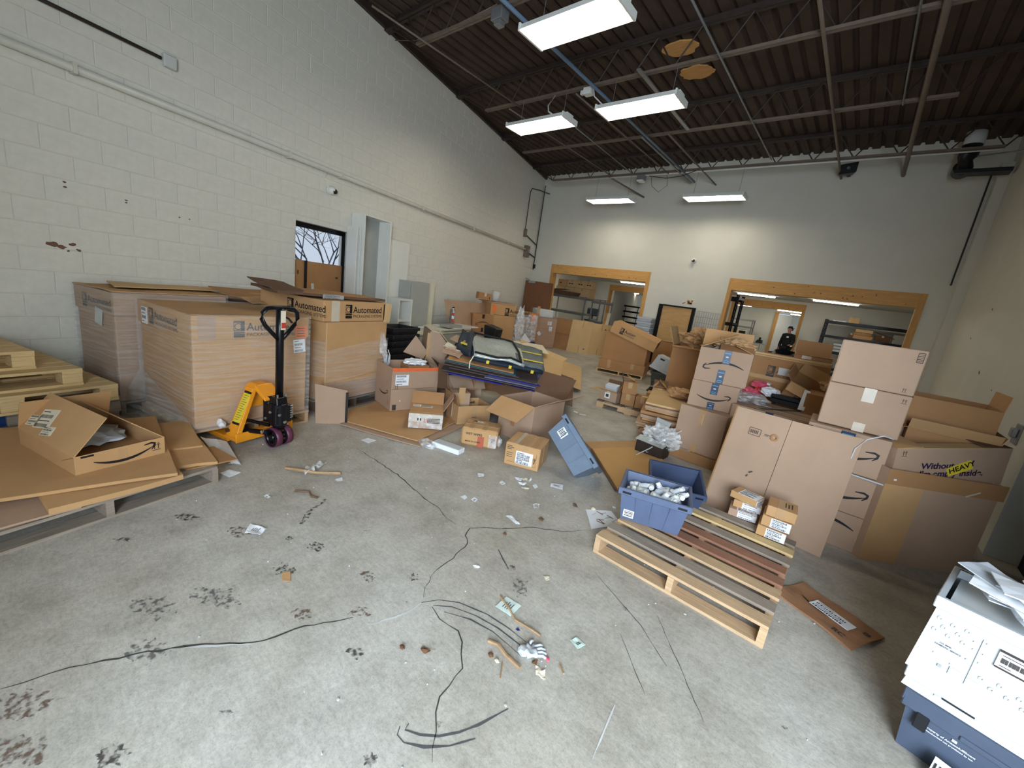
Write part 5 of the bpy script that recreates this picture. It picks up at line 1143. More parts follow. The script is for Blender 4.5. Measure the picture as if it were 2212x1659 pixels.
c.f('front').dec(.22, .07, .44, .06, TAPE, 'tape'); c.f('front').dec(.22, .16, .06, .14, TAPE, 'tape'); c.flap('left', .14, 18, KRAFT3); c.flap('right', .2, 125, KDARK)
c = Ct('taped_carton', 'small taped carton sitting inside the medium open carton', (-3.52, 3.24), 62, .22, .2, .30, .06, KRAFT2); c.f('front').dec(.11, .27, .08, .2, TAPE, 'tape', .002); c.tape(TAPE, .08, .02)
c = Ct('open_carton', 'grey brown open carton with a wide flap hanging toward the small taped carton', (-3.95, 3.50), 66, .50, .4, .46, 0, KRAFT2, True); c.flap('front', .24, 120, KRAFT2, 0, None, .03); c.flap('right', .2, 60, KDARK); c.flap('left', .2, 40, KDARK)
c = Ct('open_carton', 'dark open carton lying on its side under the stacked boards', (-4.30, 3.35), 60, .36, .3, .36, .0, KRAFT3, True, 'box', None, .006, (0, 0)); c.o.rotation_euler = Euler((R_(72), 0, R_(62))); c.o.location = (-4.05, 3.72, .36); c.flap('left', .16, 60, KDARK); c.flap('front', .18, 80, KDARK)
# tall crushed carton
t = thing('crushed_carton', 'tall crushed carton with a pale slanted top behind the pile', 'box', (-4.48, 3.54, 0), R_(62))
P0 = [(0, 0), (.68, 0), (.62, .40), (.17, .93), (.10, .96), (.03, .95)]
MB().prism([(x, 0, z) for x, z in P0], (0, .55, 0)).build('body', KRAFT2, t)
MB().slab([(.64, -.02, .40), (.64, .55, .42), (.16, .6, .97), (.15, -.02, .955)], .008, 4, 4, .02, 5).build('flap', KRAFT4, t); MB().slab([(.16, -.03, .945), (.04, -.03, .965), (.03, .55, .97), (.16, .6, .975)], .008).build('flap', CLEAR_TAPE, t)
MB().bx(-.006, .04, -.004, .0, .1, .93).build('edge_tape', TAPE, t)
MB().slab([(-.30, .1, .62), (-.03, .02, .55), (.02, .05, .66), (-.14, .14, .86)], .008).build('side_flap', KRAFT2, t)
t = crumple('torn_film', CLEAR_TAPE, (.68, -.03, .40), (.07, .03, .03), 3, .5, 3, 2, t)
# stack of flattened blue and brown boards, sloping
A_, B_, C_ = Vector((-3.74, 3.28, .58)), Vector((-2.93, 4.16, .455)), Vector((-4.40, 4.08, .70))
U, V = B_ - A_, C_ - A_; Nn = U.cross(V).normalized(); rg = random.Random(12)
seq = [(BROWNB, 'grey brown'), (BLUEB, 'deep blue'), (BROWNB, 'grey brown'), (PALEB, 'pale lilac'), (BROWNB, 'grey brown'), (BLUEB, 'deep blue'), (BROWNB, 'grey brown'), (BROWNB, 'grey brown'), (TEALB, 'teal'), (BROWNB, 'grey brown'), (KRAFT3, 'brown')]
for i, (m_, nm) in enumerate(seq):
    o0 = Nn * (-.03 + .019 * i); du, dv = rg.uniform(-.05, .06), rg.uniform(-.05, .05)
    u0, u1 = 0 + du + (.42 if i in (3, 5) else 0), (1.06 if i in (3, 5) else 1.0 - .03 * i * (i > 6)) + du; v0, v1 = dv - (.03 if i in (3, 5) else 0), .8 + dv
    q = [A_ + U * a + V * b + o0 for a, b in ((u0, v0), (u1, v0), (u1, v1), (u0, v1))]
    th = {PALEB: .012, BLUEB: .014, TEALB: .008}.get(m_, .012)
    o = sheet('flat_board', nm + ' folded board, ' + ('lowest', 'second', 'third', 'fourth', 'fifth', 'sixth', 'seventh', 'eighth', 'ninth', 'tenth', 'topmost')[i] + ' in the sloping board stack', q, th, m_, 4, 2, .004, i, 'board')
# insulated blankets on top
o0 = Nn * .21
t = thing('insulated_bag', 'folded silver foil insulated bag on a navy quilt atop the board stack', 'bag', (0, 0, 0))
Q = lambda a, b, h=0: A_ + U * a + V * b + Nn * (.215 + h)
MB().slab([Q(.22, .05), Q(1.0, .10), Q(1.02, .98), Q(.12, .98)], .04, 8, 6, .02, 2).build('quilt_base', QUILT, t, True)
MB().slab([Q(.24, .06, .045), Q(.78, .08, .05), Q(.70, 1.0, .05), Q(.10, 1.0, .05)], .03, 14, 14, .03, 3).build('foil_panel', SILVER, t, True)
MB().slab([Q(.70, .10, .05), Q(1.0, .12, .045), Q(1.0, .98, .05), Q(.62, 1.0, .05)], .03, 8, 8, .03, 6).build('quilt_side', QUILTG, t, True)
ed = [Q(.24, .06, .085), Q(.48, .02, .09), Q(.62, .10, .10), Q(.74, .06, .085), Q(.70, .5, .09), Q(.61, 1.0, .085), Q(.35, 1.0, .085), Q(.10, 1.0, .085)]
MB().tube(ed, .014, 8).build('binding', RUBBER, t, True)
for a in (.38, .62, .86): MB().slab([Q(a, .035, -.02), Q(a + .03, .035, -.02), Q(a + .03, .035, .02), Q(a, .035, .02)], .012).build('yellow_tab', YELLOW, t)
MB().slab([Q(.74, .25, .073), Q(.99, .27, .073), Q(.99, .31, .073), Q(.73, .29, .073)], .004).build('yellow_tab', YELLOW, t); MB().slab([Q(.70, .62, .075), Q(.98, .65, .075), Q(.98, .68, .075), Q(.69, .65, .075)], .004).build('yellow_tab', YELLOW, t)
MB().tube([Q(.24, .03, .04), Q(.22, -.02, -.03), Q(.23, -.06, -.10)], .008, 6).build('loose_cord', CREAM, t)
t = thing('quilt', 'dark crumpled quilt with yellow straps at the left of the foil bag', 'blanket', (0, 0, 0))
MB().slab([Q(.02, .35, .0), Q(.20, .1, -.005), Q(.16, 1.0, .05), Q(-.02, 1.05, .06)], .05, 6, 6, .06, 4).build('quilt', QUILT, t, True); MB().slab([Q(.0, .5, .035), Q(.14, .42, .04), Q(.15, .5, .04), Q(.01, .57, .035)], .006).build('yellow_strap', YELLOW, t); MB().slab([Q(-.1, .62, .02), Q(.06, .45, .03), Q(.1, .75, .04), Q(-.06, .85, .03)], .006).build('brown_card', KRAFT2, t)
for i, (a, b, m_, l) in enumerate(((-.12, .35, CREAM, 'cream card scrap poking from the left of the board stack'), (-.10, .15, KRAFT2, 'brown card scrap low at the left end of the board stack'))):
    sheet('card_scrap', l, [Q(a, b, -.03), Q(a + .2, b - .1, -.02), Q(a + .22, b + .12, -.02), Q(a + .02, b + .2, -.02)], .006, m_, 4, 3, .03, i + 5, 'cardboard')
# pale flattened cartons to the right of the pile
t = thing('flattened_carton', 'pale flattened carton with a long black arrow sloping off the board stack', 'cardboard', (0, 0, 0))
q = [Vector(p) for p in ((-3.55, 4.50, .60), (-3.22, 5.08, .38), (-4.20, 6.62, .46), (-4.85, 6.05, .66))]
MB().slab(q, .012, 6, 6, .006, 8).build('panel', KRAFT4, t)
e1, e2 = (q[1] - q[0]), (q[3] - q[0]); F = Fr(t, q[0] + (e1.cross(e2)).normalized() * .0125, e1, e2 - e1.normalized() * e2.dot(e1.normalized()))
G2 = Fr(t, F.O, -F.V, F.U); G2.smile(-.95, .30, .95, INK, True, .03)
F.dec(.40, 1.0, .13, .12, BLUETAPE, 'printed_tape', .003); F.dec(.22, .62, .13, .12, BLUETAPE, 'printed_tape', .003); F.dec(.14, 1.0, .006, 1.7, KDARK, 'crease', .003); F.dec(.08, .42, .03, .06, INKF, 'print', .003)
MB().slab([q[2], q[3], q[3] + (q[3] - q[0]).normalized() * .45 + Vector((0, 0, .05)), q[2] + (q[2] - q[1]).normalized() * .28 + Vector((.08, 0, .02))], .008).build('flap', KRAFT4, t)
sheet('flattened_carton', 'pale flattened carton propped from the floor at the right of the pile', [Vector(p) for p in ((-4.25, 5.75, .30), (-3.62, 6.45, .06), (-5.0, 8.75, .04), (-5.6, 7.9, .30))], .01, KRAFT4, 6, 6, .01, 9)
sheet('flattened_carton', 'dark brown flattened carton under the pale arrow printed one', [Vector(p) for p in ((-3.6, 4.3, .44), (-2.75, 4.75, .22), (-3.6, 6.1, .3), (-4.5, 5.6, .5))], .01, KDARK, 5, 5, .01, 10)
sheet('card_scrap', 'cream card with a dark edge behind the foil bag', [Vector(p) for p in ((-4.6, 5.6, .66), (-4.2, 6.1, .62), (-4.8, 6.7, .66), (-5.2, 6.1, .7))], .01, CREAM, 4, 4, .01, 11, 'cardboard')
bb = Ct('open_carton', 'brown carton supporting the pale flattened cartons from below', (-4.45, 4.75), 50, .6, .5, .42, 0, KRAFT3)
t = thing('black_box', 'small crushed black box behind the foil bag', 'box', (-6.0, 6.45, 0)); MB().hexa([(-.12, -.12, .55), (.16, -.1, .55), (.16, .12, .55), (-.12, .12, .55)], [(-.16, -.12, .86), (.2, -.1, .83), (.2, .14, .82), (-.14, .12, .88)]).build('body', BAGB, t, bevel=.02)
cc = Ct('carton', 'brown carton under the small crushed black box', (-6.25, 6.25), 20, .5, .5, .545, 0, KRAFT3)
t = tote('blue_bin', 'small bright blue bin far behind the pale flattened carton', (-7.15, 8.9), 40, .4, .3, .28, .02, BLUEB, .03)
sheet('card_scrap', 'pink white paper scrap propped in the bright blue bin', [Vector(p) for p in ((-7.25, 8.95, .3), (-7.0, 9.15, .3), (-7.1, 9.3, .3), (-7.2, 9.1, .52))], .004, PAPER, 2, 2, .01, 12, 'paper')
t = tote('blue_bin', 'dark blue bin at the foot of the black tray stack', (-5.35, 4.35), 100, .4, .3, .3, 0, BLUEB, .03)
for i, (a, s, l) in enumerate((((-5.6, 3.2), .3, 'dark grey bag slumped between the tray stack and the orange taped carton'),)):
    t = crumple('dark_bag', BAGB, (a[0], a[1], s * .5), (.25, .25, s * .55), 3, .35, 2, 3); tag(t, l, 'bag')
# ================================================================ back wall furniture
t = thing('brown_door', 'brown wood veneer door standing open in the back left corner', 'door', (-8.98, 11.0, 0), R_(17))
MB().bx(0, .98, -.022, .022, .01, 2.05).build('leaf', VENEER, t, bevel=.003)
MB().bx(.12, .36, -.07, -.022, 1.98, 2.05).build('closer_body', GALV, t, bevel=.006); MB().tube([(.16, -.05, 2.06), (.02, -.03, 2.10), (-.05, .1, 2.13)], .012, 6).build('closer_arm', GALV, t)
MB().cyl((.9, -.05, 1.0), .022, .08, (0, 1, 0), 12).build('handle', GALV, t)
t = thing('framed_panel', 'plywood panel in a black frame leaning upright on the back wall', 'panel', (-4.44, 11.42, 0))
MB().bx(0, .11, -.04, .04, 0, 1.86).bx(.90, .98, -.04, .04, 0, 1.86).bx(.11, .90, -.04, .04, 1.82, 1.86).build('frame', BLACKP, t, bevel=.004)
MB().bx(.11, .90, -.015, .0, .86, 1.82).build('upper_board', PLY, t); MB().bx(.11, .90, -.012, .004, 0.02, .85).build('lower_board', KRAFT3, t); MB().bx(.66, .68, -.02, .0, .86, .98).build('cleat', LUMBER, t)
tg = thing('wire_grid', 'white wire grid panel leaning on the back wall beside the wide opening', 'grid', (-3.45, YB - .03, .6))
for i in range(11): MB().tube([(i * .057, 0, 0), (i * .057, 0, 1.2)], .004, 4).build('vertical_wire', GREYM, tg)
for i in range(9): MB().tube([(0, -.006, i * .15), (.57, -.006, i * .15)], .004, 4).build('horizontal_wire', GREYM, tg)
bk = Ct('carton', 'brown carton carrying the wire grid by the back wall', (-3.5, 11.0), 0, .7, .6, .6, 0, KRAFT3)
for i in range(5):
    l = ('lowest', 'second', 'middle', 'fourth', 'topmost')[i] + ' white postal tray in the stack by the framed panel'
    tt = tote('postal_tray', l, (-4.92 + .01 * (i % 2), 11.22), 0, .42, .35, .115, .80 + .128 * i, WHITEP, .015, None, 4)
bk = Ct('carton', 'brown carton under the stacked white postal trays', (-4.95, 11.05), 0, .5, .5, .795, 0, KRAFT2)
# ================================================================ middle right: tilted lid carton, small cartons, dark carton
t = thing('bulk_carton', 'brown bulk carton with a sloping crushed top and taped base', 'carton', (-4.70, 9.09, 0), R_(16))
MB().hexa([(0, 0, .1), (1.04, 0, .1), (1.04, 1.0, .1), (0, 1.0, .1)], [(.02, 0, 1.03), (1.04, 0, .74), (1.04, 1.0, .78), (.02, 1.0, 1.05)]).build('body', KRAFT3, t)
MB().bx(-.03, 1.07, -.03, 1.03, .1, .34).build('base_tray', KRAFT3, t, bevel=.004)
F = Fr(t, (0, -.03, 0), (1, 0, 0), (0, 0, 1)); F.dec(.22, .24, .08, .2, TAPE, 'tape', .002); F.dec(.78, .27, .08, .14, TAPE, 'tape', .002)
pallet('pallet', 'pale pallet under the bulk carton with the tilted lid', (-4.75, 9.03), 16, 1.12, 1.05, .1, 7, [KRAFT4], 0, 2)
t = thing('lid_carton', 'tilted printed carton lid slipping off the brown bulk carton', 'lid', (-4.70, 9.09, 0), R_(16))
lid = MB().hexa([(.10, -.05, 1.02), (1.18, -.05, .70), (1.18, 1.0, .75), (.08, 1.0, 1.05)], [(.16, -.05, 1.27), (1.24, -.05, .92), (1.24, 1.0, .96), (.14, 1.0, 1.29)]).build('body', KRAFT, t)
F = Fr(t, (.10, -.055, 1.02), (1.08, 0, -.32), (.06, 0, .25)); F.logo(.22, .055, .15)
F = Fr(t, (1.185, -.05, .70), (0, 1, .05), (.06, 0, .22)); F.dec(.55, .11, .55, .13, KDARK, 'torn_print', .004)
# white postal tote upside down on an olive tote
tote('tote', 'olive tote on the floor under the white slotted tote', (-3.42, 9.15), 8, .62, .42, .30, .0, TOTEO, .04)
tt = tote('slotted_tote', 'white slotted postal tote tipped upside down on the olive tote', (-3.17, 9.25), 0, .44, .34, .32, .32, WHITEP, .05, (182, 14), 4)
tt.location = (-3.2, 9.35, .655); F = tface(tt, 'back'); F.dec(.2, .06, .11, .035, BLACK, 'hand_slot', .004)
for i in range(9):
    for j in range(5): F.dec(.05 + .036 * i, .11 + .034 * j + .01 * (i % 2), .014, .012, GREYM, 'slot', .002)
dg = gaylord('bulk_carton', 'dark film wrapped bulk carton behind the tall arrow cartons', (-2.62, 8.15), 12, .62, .8, .0, 1.13, 0, KDARK, None, True)
tag(crumple('black_bag', BAGB, (-2.45, 7.7, .2), (.35, .25, .2), 4, .35, 2.5, 3, None, -.2), 'black plastic bag on the floor before the dark wrapped carton', 'bag')
# row of small cartons on a notched pallet
pallet('pallet', 'weathered notched pallet carrying the small brown cartons', (-1.94, 6.05), 97, 1.0, 1.06, .12, 7, [WOODD, WOODG], 0, 3, None, 'pallet', None, WOOD, True)
def small(label, a, ang, z, mat=KRAFT3, w=.215, d=.215, h=.19, op=False, yl=0):
    c = Ct('small_carton', label, a, ang, w, d, h, z, mat, op, 'box', None, .005); c.f('front').dec(w / 2, h - .05, .065, .1, TAPE if mat is KRAFT3 else CLEAR_TAPE, 'tape', .0012)
    if not op: c.f('top').dec(w / 2, d / 2, .065, d, TAPE, 'tape', .001)
    if yl: c.f('top').dec(w * .62, d * .4, .1, .07, YELLOW, 'yellow_label', .0022, None, .3)
    return c
c = small('open small carton with a white packet at the left end of the notched pallet', (-3.00, 6.00), 2, .122, KRAFT2, .29, .24, .16, True); c.f('front').dec(.13, .09, .09, .09, PAPER, 'shipping_label', .002); c.f('front').dec(.13, .09, .05, .05, INKF, 'label_print', .003)
c.flap('left', .2, 100, KRAFT); c.flap('back', .16, 8, KDARK); c.flap('right', .14, 20, KRAFT3); c.flap('front', .08, 60, KRAFT4)
MB().box((.0, 0, .2), (.2, .12, .12), Matrix.Rotation(.25, 3, 'X')).build('white_packet', WHITEP, c.o); c.f('right').dec(.12, .2, .06, .05, YELLOW, 'yellow_label', .003)
small('small brown carton second in the front row on the notched pallet', (-2.65, 6.05), 12, .122)
small('small brown carton with a yellow label, third in the front row on the notched pallet', (-2.43, 6.10), 12, .122, yl=1)
small('small brown carton at the right end of the front row on the notched pallet', (-2.20, 6.13), 12, .122)
c = small('small open brown carton stacked on the second one, yellow label on its flap', (-2.64, 6.02), 30, .315, op=True); c.flap('right', .2, -62, KRAFT3); c.last.dec(.1, .1, .1, .08, YELLOW, 'yellow_label', .002); c.lastb.dec(.1, .1, .1, .08, YELLOW, 'yellow_label', .002); c.flap('left', .12, 20, KDARK); c.flap('front', .03, 60)
c = small('small open brown carton stacked at the right end, with loose flaps and yellow label', (-2.22, 6.16), 20, .315, op=True); c.flap('right', .18, -50, KRAFT3); c.last.dec(.1, .08, .1, .08, YELLOW, 'yellow_label', .002); c.flap('back', .1, 30, KDARK); c.flap('left', .1, -40, KRAFT)
small('small brown carton behind the stacked right hand one', (-2.10, 6.42), 14, .315)
small('small pale carton at the back of the notched pallet', (-2.45, 6.55), 14, .122, KRAFT, .25, .25, .2, yl=1)
for i, (x, y, z, w) in enumerate(((-2.52, 6.34, .125, .2), (-2.5, 6.36, .155, .18))):
    tag(MB().slab([(x, y, z), (x + w, y + .04, z), (x + w - .03, y + .16, z + .01), (x - .03, y + .12, z + .01)], .02).build('white_packet', PAPERG), ('flat white packet lying lowest behind the second carton', 'flat white packet lying on another behind the second carton')[i], 'packet')
t = crumple('kraft_paper', KPAPER, (-1.70, 5.9, .575), (.17, .12, .06), 4, .5, 3, 3); tag(t, 'crumpled kraft paper on the flattened carton stack', 'paper')
# stacked flattened cartons beside the tall arrow cartons
rg = random.Random(8); z = .004
for i in range(13):
    th = rg.uniform(.03, .05); a = Vector((-1.92 + rg.uniform(-.05, .06), 5.1 + rg.uniform(-.05, .05))); r = R_(12 + rg.uniform(-6, 6)); L, D2 = .62, 1.2
    u, v = Vector((math.cos(r), math.sin(r))), Vector((-math.sin(r), math.cos(r))); q = [a, a + u * L, a + u * L + v * D2, a + v * D2]
    nm = ('lowest', 'second', 'third', 'fourth', 'fifth', 'sixth', 'seventh', 'eighth', 'ninth', 'tenth', 'eleventh', 'twelfth', 'topmost')[i]
    sheet('flattened_carton', nm + ' flattened carton in the stack left of the tall arrow cartons', [Vector((p.x, p.y, z + th / 2)) for p in q], th * .78, (KRAFT3, KRAFT, KRAFT2)[i % 3] if i < 12 else KRAFT4, 3, 3, .004, i + 60, 'cardboard'); z += th
# ================================================================ right stack
c = Ct('carton', 'flat brown carton with a white label at the bottom of the arrow stack', (-1.45, 4.86), -3, .62, .5, .12, 0, KRAFT3); c.f('top').ship(.2, .04, .16, .06, 3, PAPERG)
c = Ct('carton', 'grey brown carton with two brown tape strips under the arrow cartons', (-1.40, 4.90), -5, .53, .5, .51, .122, KRAFT2, False, 'box', None, .006, None, .006)
c.f('front').dec(.27, .42, .065, .17, TAPE, 'tape', .0015); c.f('front').dec(.25, .05, .07, .10, TAPE, 'tape', .0015); c.f('front').dec(.28, .40, .006, .12, CLEAR_TAPE, 'tape_crease', .002); c.tape()
def bluetape(F, u, v, h, w=.075):
    o = F.dec(u, v, w, h, BLUETAPE, 'printed_tape', .002)
    F.dec(u, v + h * .3, w * .8, h * .06, BLUEMARK, 'tape_print', .003, o); F.dec(u, v + h * .02, w * .36, h * .1, PAPERG, 'tape_print', .003, o)
    F.strip2([([(u - w * .35, v - h * .32), (u - w * .15, v - h * .26), (u + w * .15, v - h * .26), (u + w * .35, v - h * .32)], [.006] * 4)], BLUEMARK, 'tape_print', .003, o); F.dec(u, v - h * .4, w * .7, h * .04, BLUEMARK, 'tape_print', .003, o)
c = Ct('arrow_carton', 'second arrow carton, arrow right way up, below the open one', (-1.36, 4.98), 12, .50, .46, .305, .634, KRAFT2, False, 'box', None, .006, None, .005)
F = c.f('front'); F.smile(.25, .15, .34); bluetape(F, .25, .24, .13); bluetape(F, .25, .04, .08)
c = Ct('arrow_carton', 'open top arrow carton printed upside down, on the stack left of the big flat board', (-1.36, 5.00), 14, .54, .48, .385, .941, KRAFT2, True, 'box', None, .006)
F = c.f('front'); F.smile(.28, .19, .40, INK, True); bluetape(F, .29, .31, .15); bluetape(F, .27, .08, .16)
c.flap('left', .40, -62, KRAFT); c.flap('right', .2, -70, KRAFT); c.flap('front', .16, -68, KRAFT3, .20, None); c.flap('back', .22, 25, KRAFT)
crumple('bubble_wrap', POLY, (-.06, -.03, .30), (.18, .16, .08), 5, .4, 4, 3, c.o)
t = crumple('kraft_paper', KPAPER, (-1.09, 5.36, 1.36), (.16, .13, .085), 14, .6, 3.4, 4); tag(t, 'brown crumpled kraft paper heap behind the open arrow carton', 'paper')
t = crumple('kraft_paper', KPAPER, (-1.86, 7.0, 1.31), (.27, .22, .13), 15, .65, 3.2, 4); tag(t, 'large crumpled kraft paper heap on the carton behind', 'paper')
t = crumple('kraft_paper', KPAPER, (-1.38, 6.15, 1.34), (.15, .15, .10), 16, .65, 3.4, 4); tag(t, 'smaller crumpled kraft paper heap between two others', 'paper')
c = Ct('bulk_carton', 'brown bulk carton full of kraft paper behind the arrow cartons', (-2.25, 6.72), 10, .85, .7, 1.16, 0, KRAFT3, True); MB().bx(-.36, .36, -.3, .3, 1.0, 1.13).build('paper_fill', KPAPER, c.o); c.flap('left', .3, 20, KRAFT4); c.flap('front', .1, 100, KRAFT3)
c = Ct('bulk_carton', 'old bulk carton with faded print and taped rim behind the low blue taped carton', (-.98, 6.05), 1, .80, .7, 1.30, 0, KRAFT3)
F = c.f('front'); F.logo(.18, 1.04, .14, INKF, True); F.dec(.37, 1.13, .14, .09, PAPERG, 'torn_label', .003); F.dec(.4, 1.02, .8, .05, TAPE, 'tape', .001); c.f('top').dec(.4, .06, .8, .1, KRAFT4, 'rim_flap', .02); F.dec(.2, .8, .02, .12, TAPE, 'scuff', .001)
c.f('front').dec(.4, 1.285, .8, .012, KRAFT4, 'rim_edge', .004)
c = Ct('open_carton', 'open brown carton tipped on the rim of the old bulk carton', (-.42, 6.05), 8, .38, .30, .06, 1.31, KRAFT3, True); c.o.location = (-.40, 6.38, 1.315); c.flap('front', .05, 85, KRAFT); c.flap('back', .17, 6, KRAFT3); c.flap('right', .10, 80, KRAFT); c.flap('left', .06, 20, KRAFT4); c.f('front').dec(.12, .03, .1, .04, TAPE, 'tape')
c = Ct('open_carton', 'open brown carton lying askew with its flaps toward the camera', (-.70, 6.0), 0, .40, .32, .22, .84, KRAFT3, True); c.o.location = (-.36, 5.86, .87); c.o.rotation_euler = Euler((R_(20), R_(20), R_(4)), 'XYZ')
c.flap('front', .13, 120, KRAFT); c.flap('back', .12, 15, KRAFT); c.flap('left', .10, 50, KRAFT3); c.flap('right', .10, 110, KRAFT3); c.f('front').strip2([([(.12, .09), (.28, .09)], [.01] * 2), ([(.12, .07), (.24, .07)], [.01] * 2), ([(.2, .04), (.24, .03)], [.012] * 2)], INKF, 'print')
c = Ct('carton', 'hidden brown carton holding up the askew open carton', (-.62, 5.52), 0, .6, .5, .55, 0, KRAFT2)
c = Ct('low_carton', 'low closed carton with a blue printed tape and a torn clear tape on top', (-.90, 5.02), -2, .72, .62, .17, .60, KRAFT2, False, 'box', None, .006, None, .005); bluetape(c.f('front'), .37, .09, .16)
F = c.f('top'); F.dec(.36, .3, .72, .012, KDARK, 'seam', .001); F.dec(.42, .36, .06, .62, TOTEO, 'torn_tape', .002, None, -.55); F.dec(.22, .36, .2, .05, PAPERG, 'packing_label', .002); F.dec(.5, .22, .4, .008, CLEAR_TAPE, 'tape_crease', .002); c.f('top').dec(.36, .016, .71, .012, INK, 'dark_gap', .001)
c = Ct('carton', 'brown carton under the low blue taped carton', (-.90, 5.02), -2, .72, .48, .6, 0, KRAFT2)
t = crumple('clear_film', POLY, (-.80, 5.42, .81), (.16, .2, .05), 8, .5, 3, 3); tag(t, 'crumpled clear film on the left of the low blue taped carton', 'film')
for i, (x, y, m_, l) in enumerate(((-.86, 5.72, PINK, 'pink printed pouch in the heap behind the low carton'), (-.74, 5.80, RED, 'red printed pouch in the heap behind the low carton'), (-.66, 5.70, PAPER, 'white pouch in the heap behind the low carton'), (-.80, 5.86, PINK, 'second pink pouch at the back of the heap'))):
    t = crumple('pouch', m_, (x, y, .84 + .03 * i), (.09, .08, .05), 20 + i, .4, 3, 3); tag(t, l, 'pouch')
tag(MB().bx(-.86, -.70, 5.86, 6.0, .95, .97).build('white_card', PAPER), 'small white card lying on the heap of pouches', 'card')
c = Ct('carton', 'hidden carton filled with pouches behind the low carton', (-.95, 5.62), 0, .34, .4, .80, 0, KRAFT3)
t = thing('black_case', 'flat black plastic case beside the pouches', 'case', (-.50, 5.62, .80), R_(-6)); MB().bx(-.13, .16, -.03, .1, 0, .05).build('base', BLACK, t, bevel=.006); MB().bx(-.13, .16, -.03, .1, .055, .1).build('cover', BLACK, t, bevel=.006)
tag(MB().slab([(-.34, 5.50, .80), (-.28, 5.50, .80), (-.27, 5.53, 1.02), (-.33, 5.53, 1.03)], .012).build('white_strip', WHITE), 'white board strip standing by the askew open carton', 'strip')
# five cartons high column with the big plain ones on top
zz = 0.0
for i, (h, l) in enumerate(((.300, 'lowest arrow carton of the tall column behind the leaning board'), (.325, 'second arrow carton up in the tall column behind the leaning board'), (.322, 'third carton up in the tall column, with a blue tape at its top'))):
    c = Ct('arrow_carton', l, (-.13 - .02 * (i == 2), 4.09), 0 + (i == 2) * 1.5, .52, .5, h - .004, zz, KRAFT2, False, 'box', None, .006, None, .004); F = c.f('front')
    if i == 0: F.smile(.26, .17, .40, INK, True, .06)
    else: F.smile(.26, .16, .40, INK, False, .06)
    if i == 2: bluetape(F, .26, .26, .11, .09); F.strip2([([(.02, .29), (.02, .2)], [.012] * 2), ([(.0, .29), (.03, .29)], [.01] * 2)], INK, 'print'); c.f('top')
    zz += h
c = Ct('carton', 'plain carton with white tape squares, second from the top of the tall column', (-.105, 4.16), 2, .50, .5, .340, .952, KRAFT2, False, 'box', None, .006, None, .005)
F = c.f('front'); F.dec(.26, .29, .075, .11, CLEAR_TAPE, 'white_tape', .002); F.dec(.26, .03, .075, .07, CLEAR_TAPE, 'white_tape', .002); F.arrows(.455, .285, .03)
c = Ct('carton', 'plain carton with a printed grid corner at the very top of the tall column', (-.10, 4.18), 1.5, .495, .5, .34, 1.295, KRAFT2, False, 'box', None, .006, None, .005)
F = c.f('front'); F.strip2([([(.445 + .0, .25), (.445, .32)], [.003] * 2), ([(.48, .25), (.48, .32)], [.003] * 2)] + [([(.445, .25 + .0117 * k), (.48, .25 + .0117 * k)], [.003 if k % 2 else .005] * 2) for k in range(7)], INK, 'grid_print'); F.arrows(.43, .025, .025); F = c.f('left'); F.dec(.25, .3, .5, .06, CLEAR_TAPE, 'tape'); F.dec(.25, .17, .5, .05, KRAFT, 'tape'); F.dec(.49, .17, .012, .34, TAPE, 'edge_wear', .002)
c = Ct('carton', 'brown carton behind the tall column against the right wall', (.46, 4.55), 0, .5, .5, 1.02, 0, KRAFT3); c.flap('front', .1, 30, KRAFT); c.flap('right', .08, 20, KRAFT4)
c = Ct('open_carton', 'open brown carton showing its flap edge right of the tall column', (.44, 4.66), 0, .5, .5, .24, 1.03, KRAFT3, True); c.flap('left', .06, 30, KRAFT); c.flap('right', .12, 5, KRAFT)
tag(crumple('black_bag', BAGB, (.02, 6.9, .88), (.36, .3, .30), 24, .35, 2.4, 3), 'big black plastic bag heap behind the tall column', 'bag')
tag(crumple('black_bag', BAGB, (-.78, 7.6, 1.06), (.34, .26, .24), 25, .35, 2.4, 3), 'dark bag heap below the person at the far opening', 'bag')
c = Ct('carton', 'carton under the dark bag heap below the person', (-1.1, 7.25), 0, .7, .6, .85, 0, KRAFT3)
c = Ct('carton', 'carton under the big black bag heap', (-.35, 6.85), 0, .7, .4, .66, 0, KRAFT3)
t = crumple('kraft_paper', KPAPER, (-.10, 5.85, 1.08), (.10, .1, .07), 31, .6, 3, 3); tag(t, 'small heap of torn paper beside the tall column', 'paper')
c = Ct('carton', 'carton holding the torn paper heap beside the tall column', (-.3, 5.5), 0, .3, .6, 1.0, 0, KRAFT3)
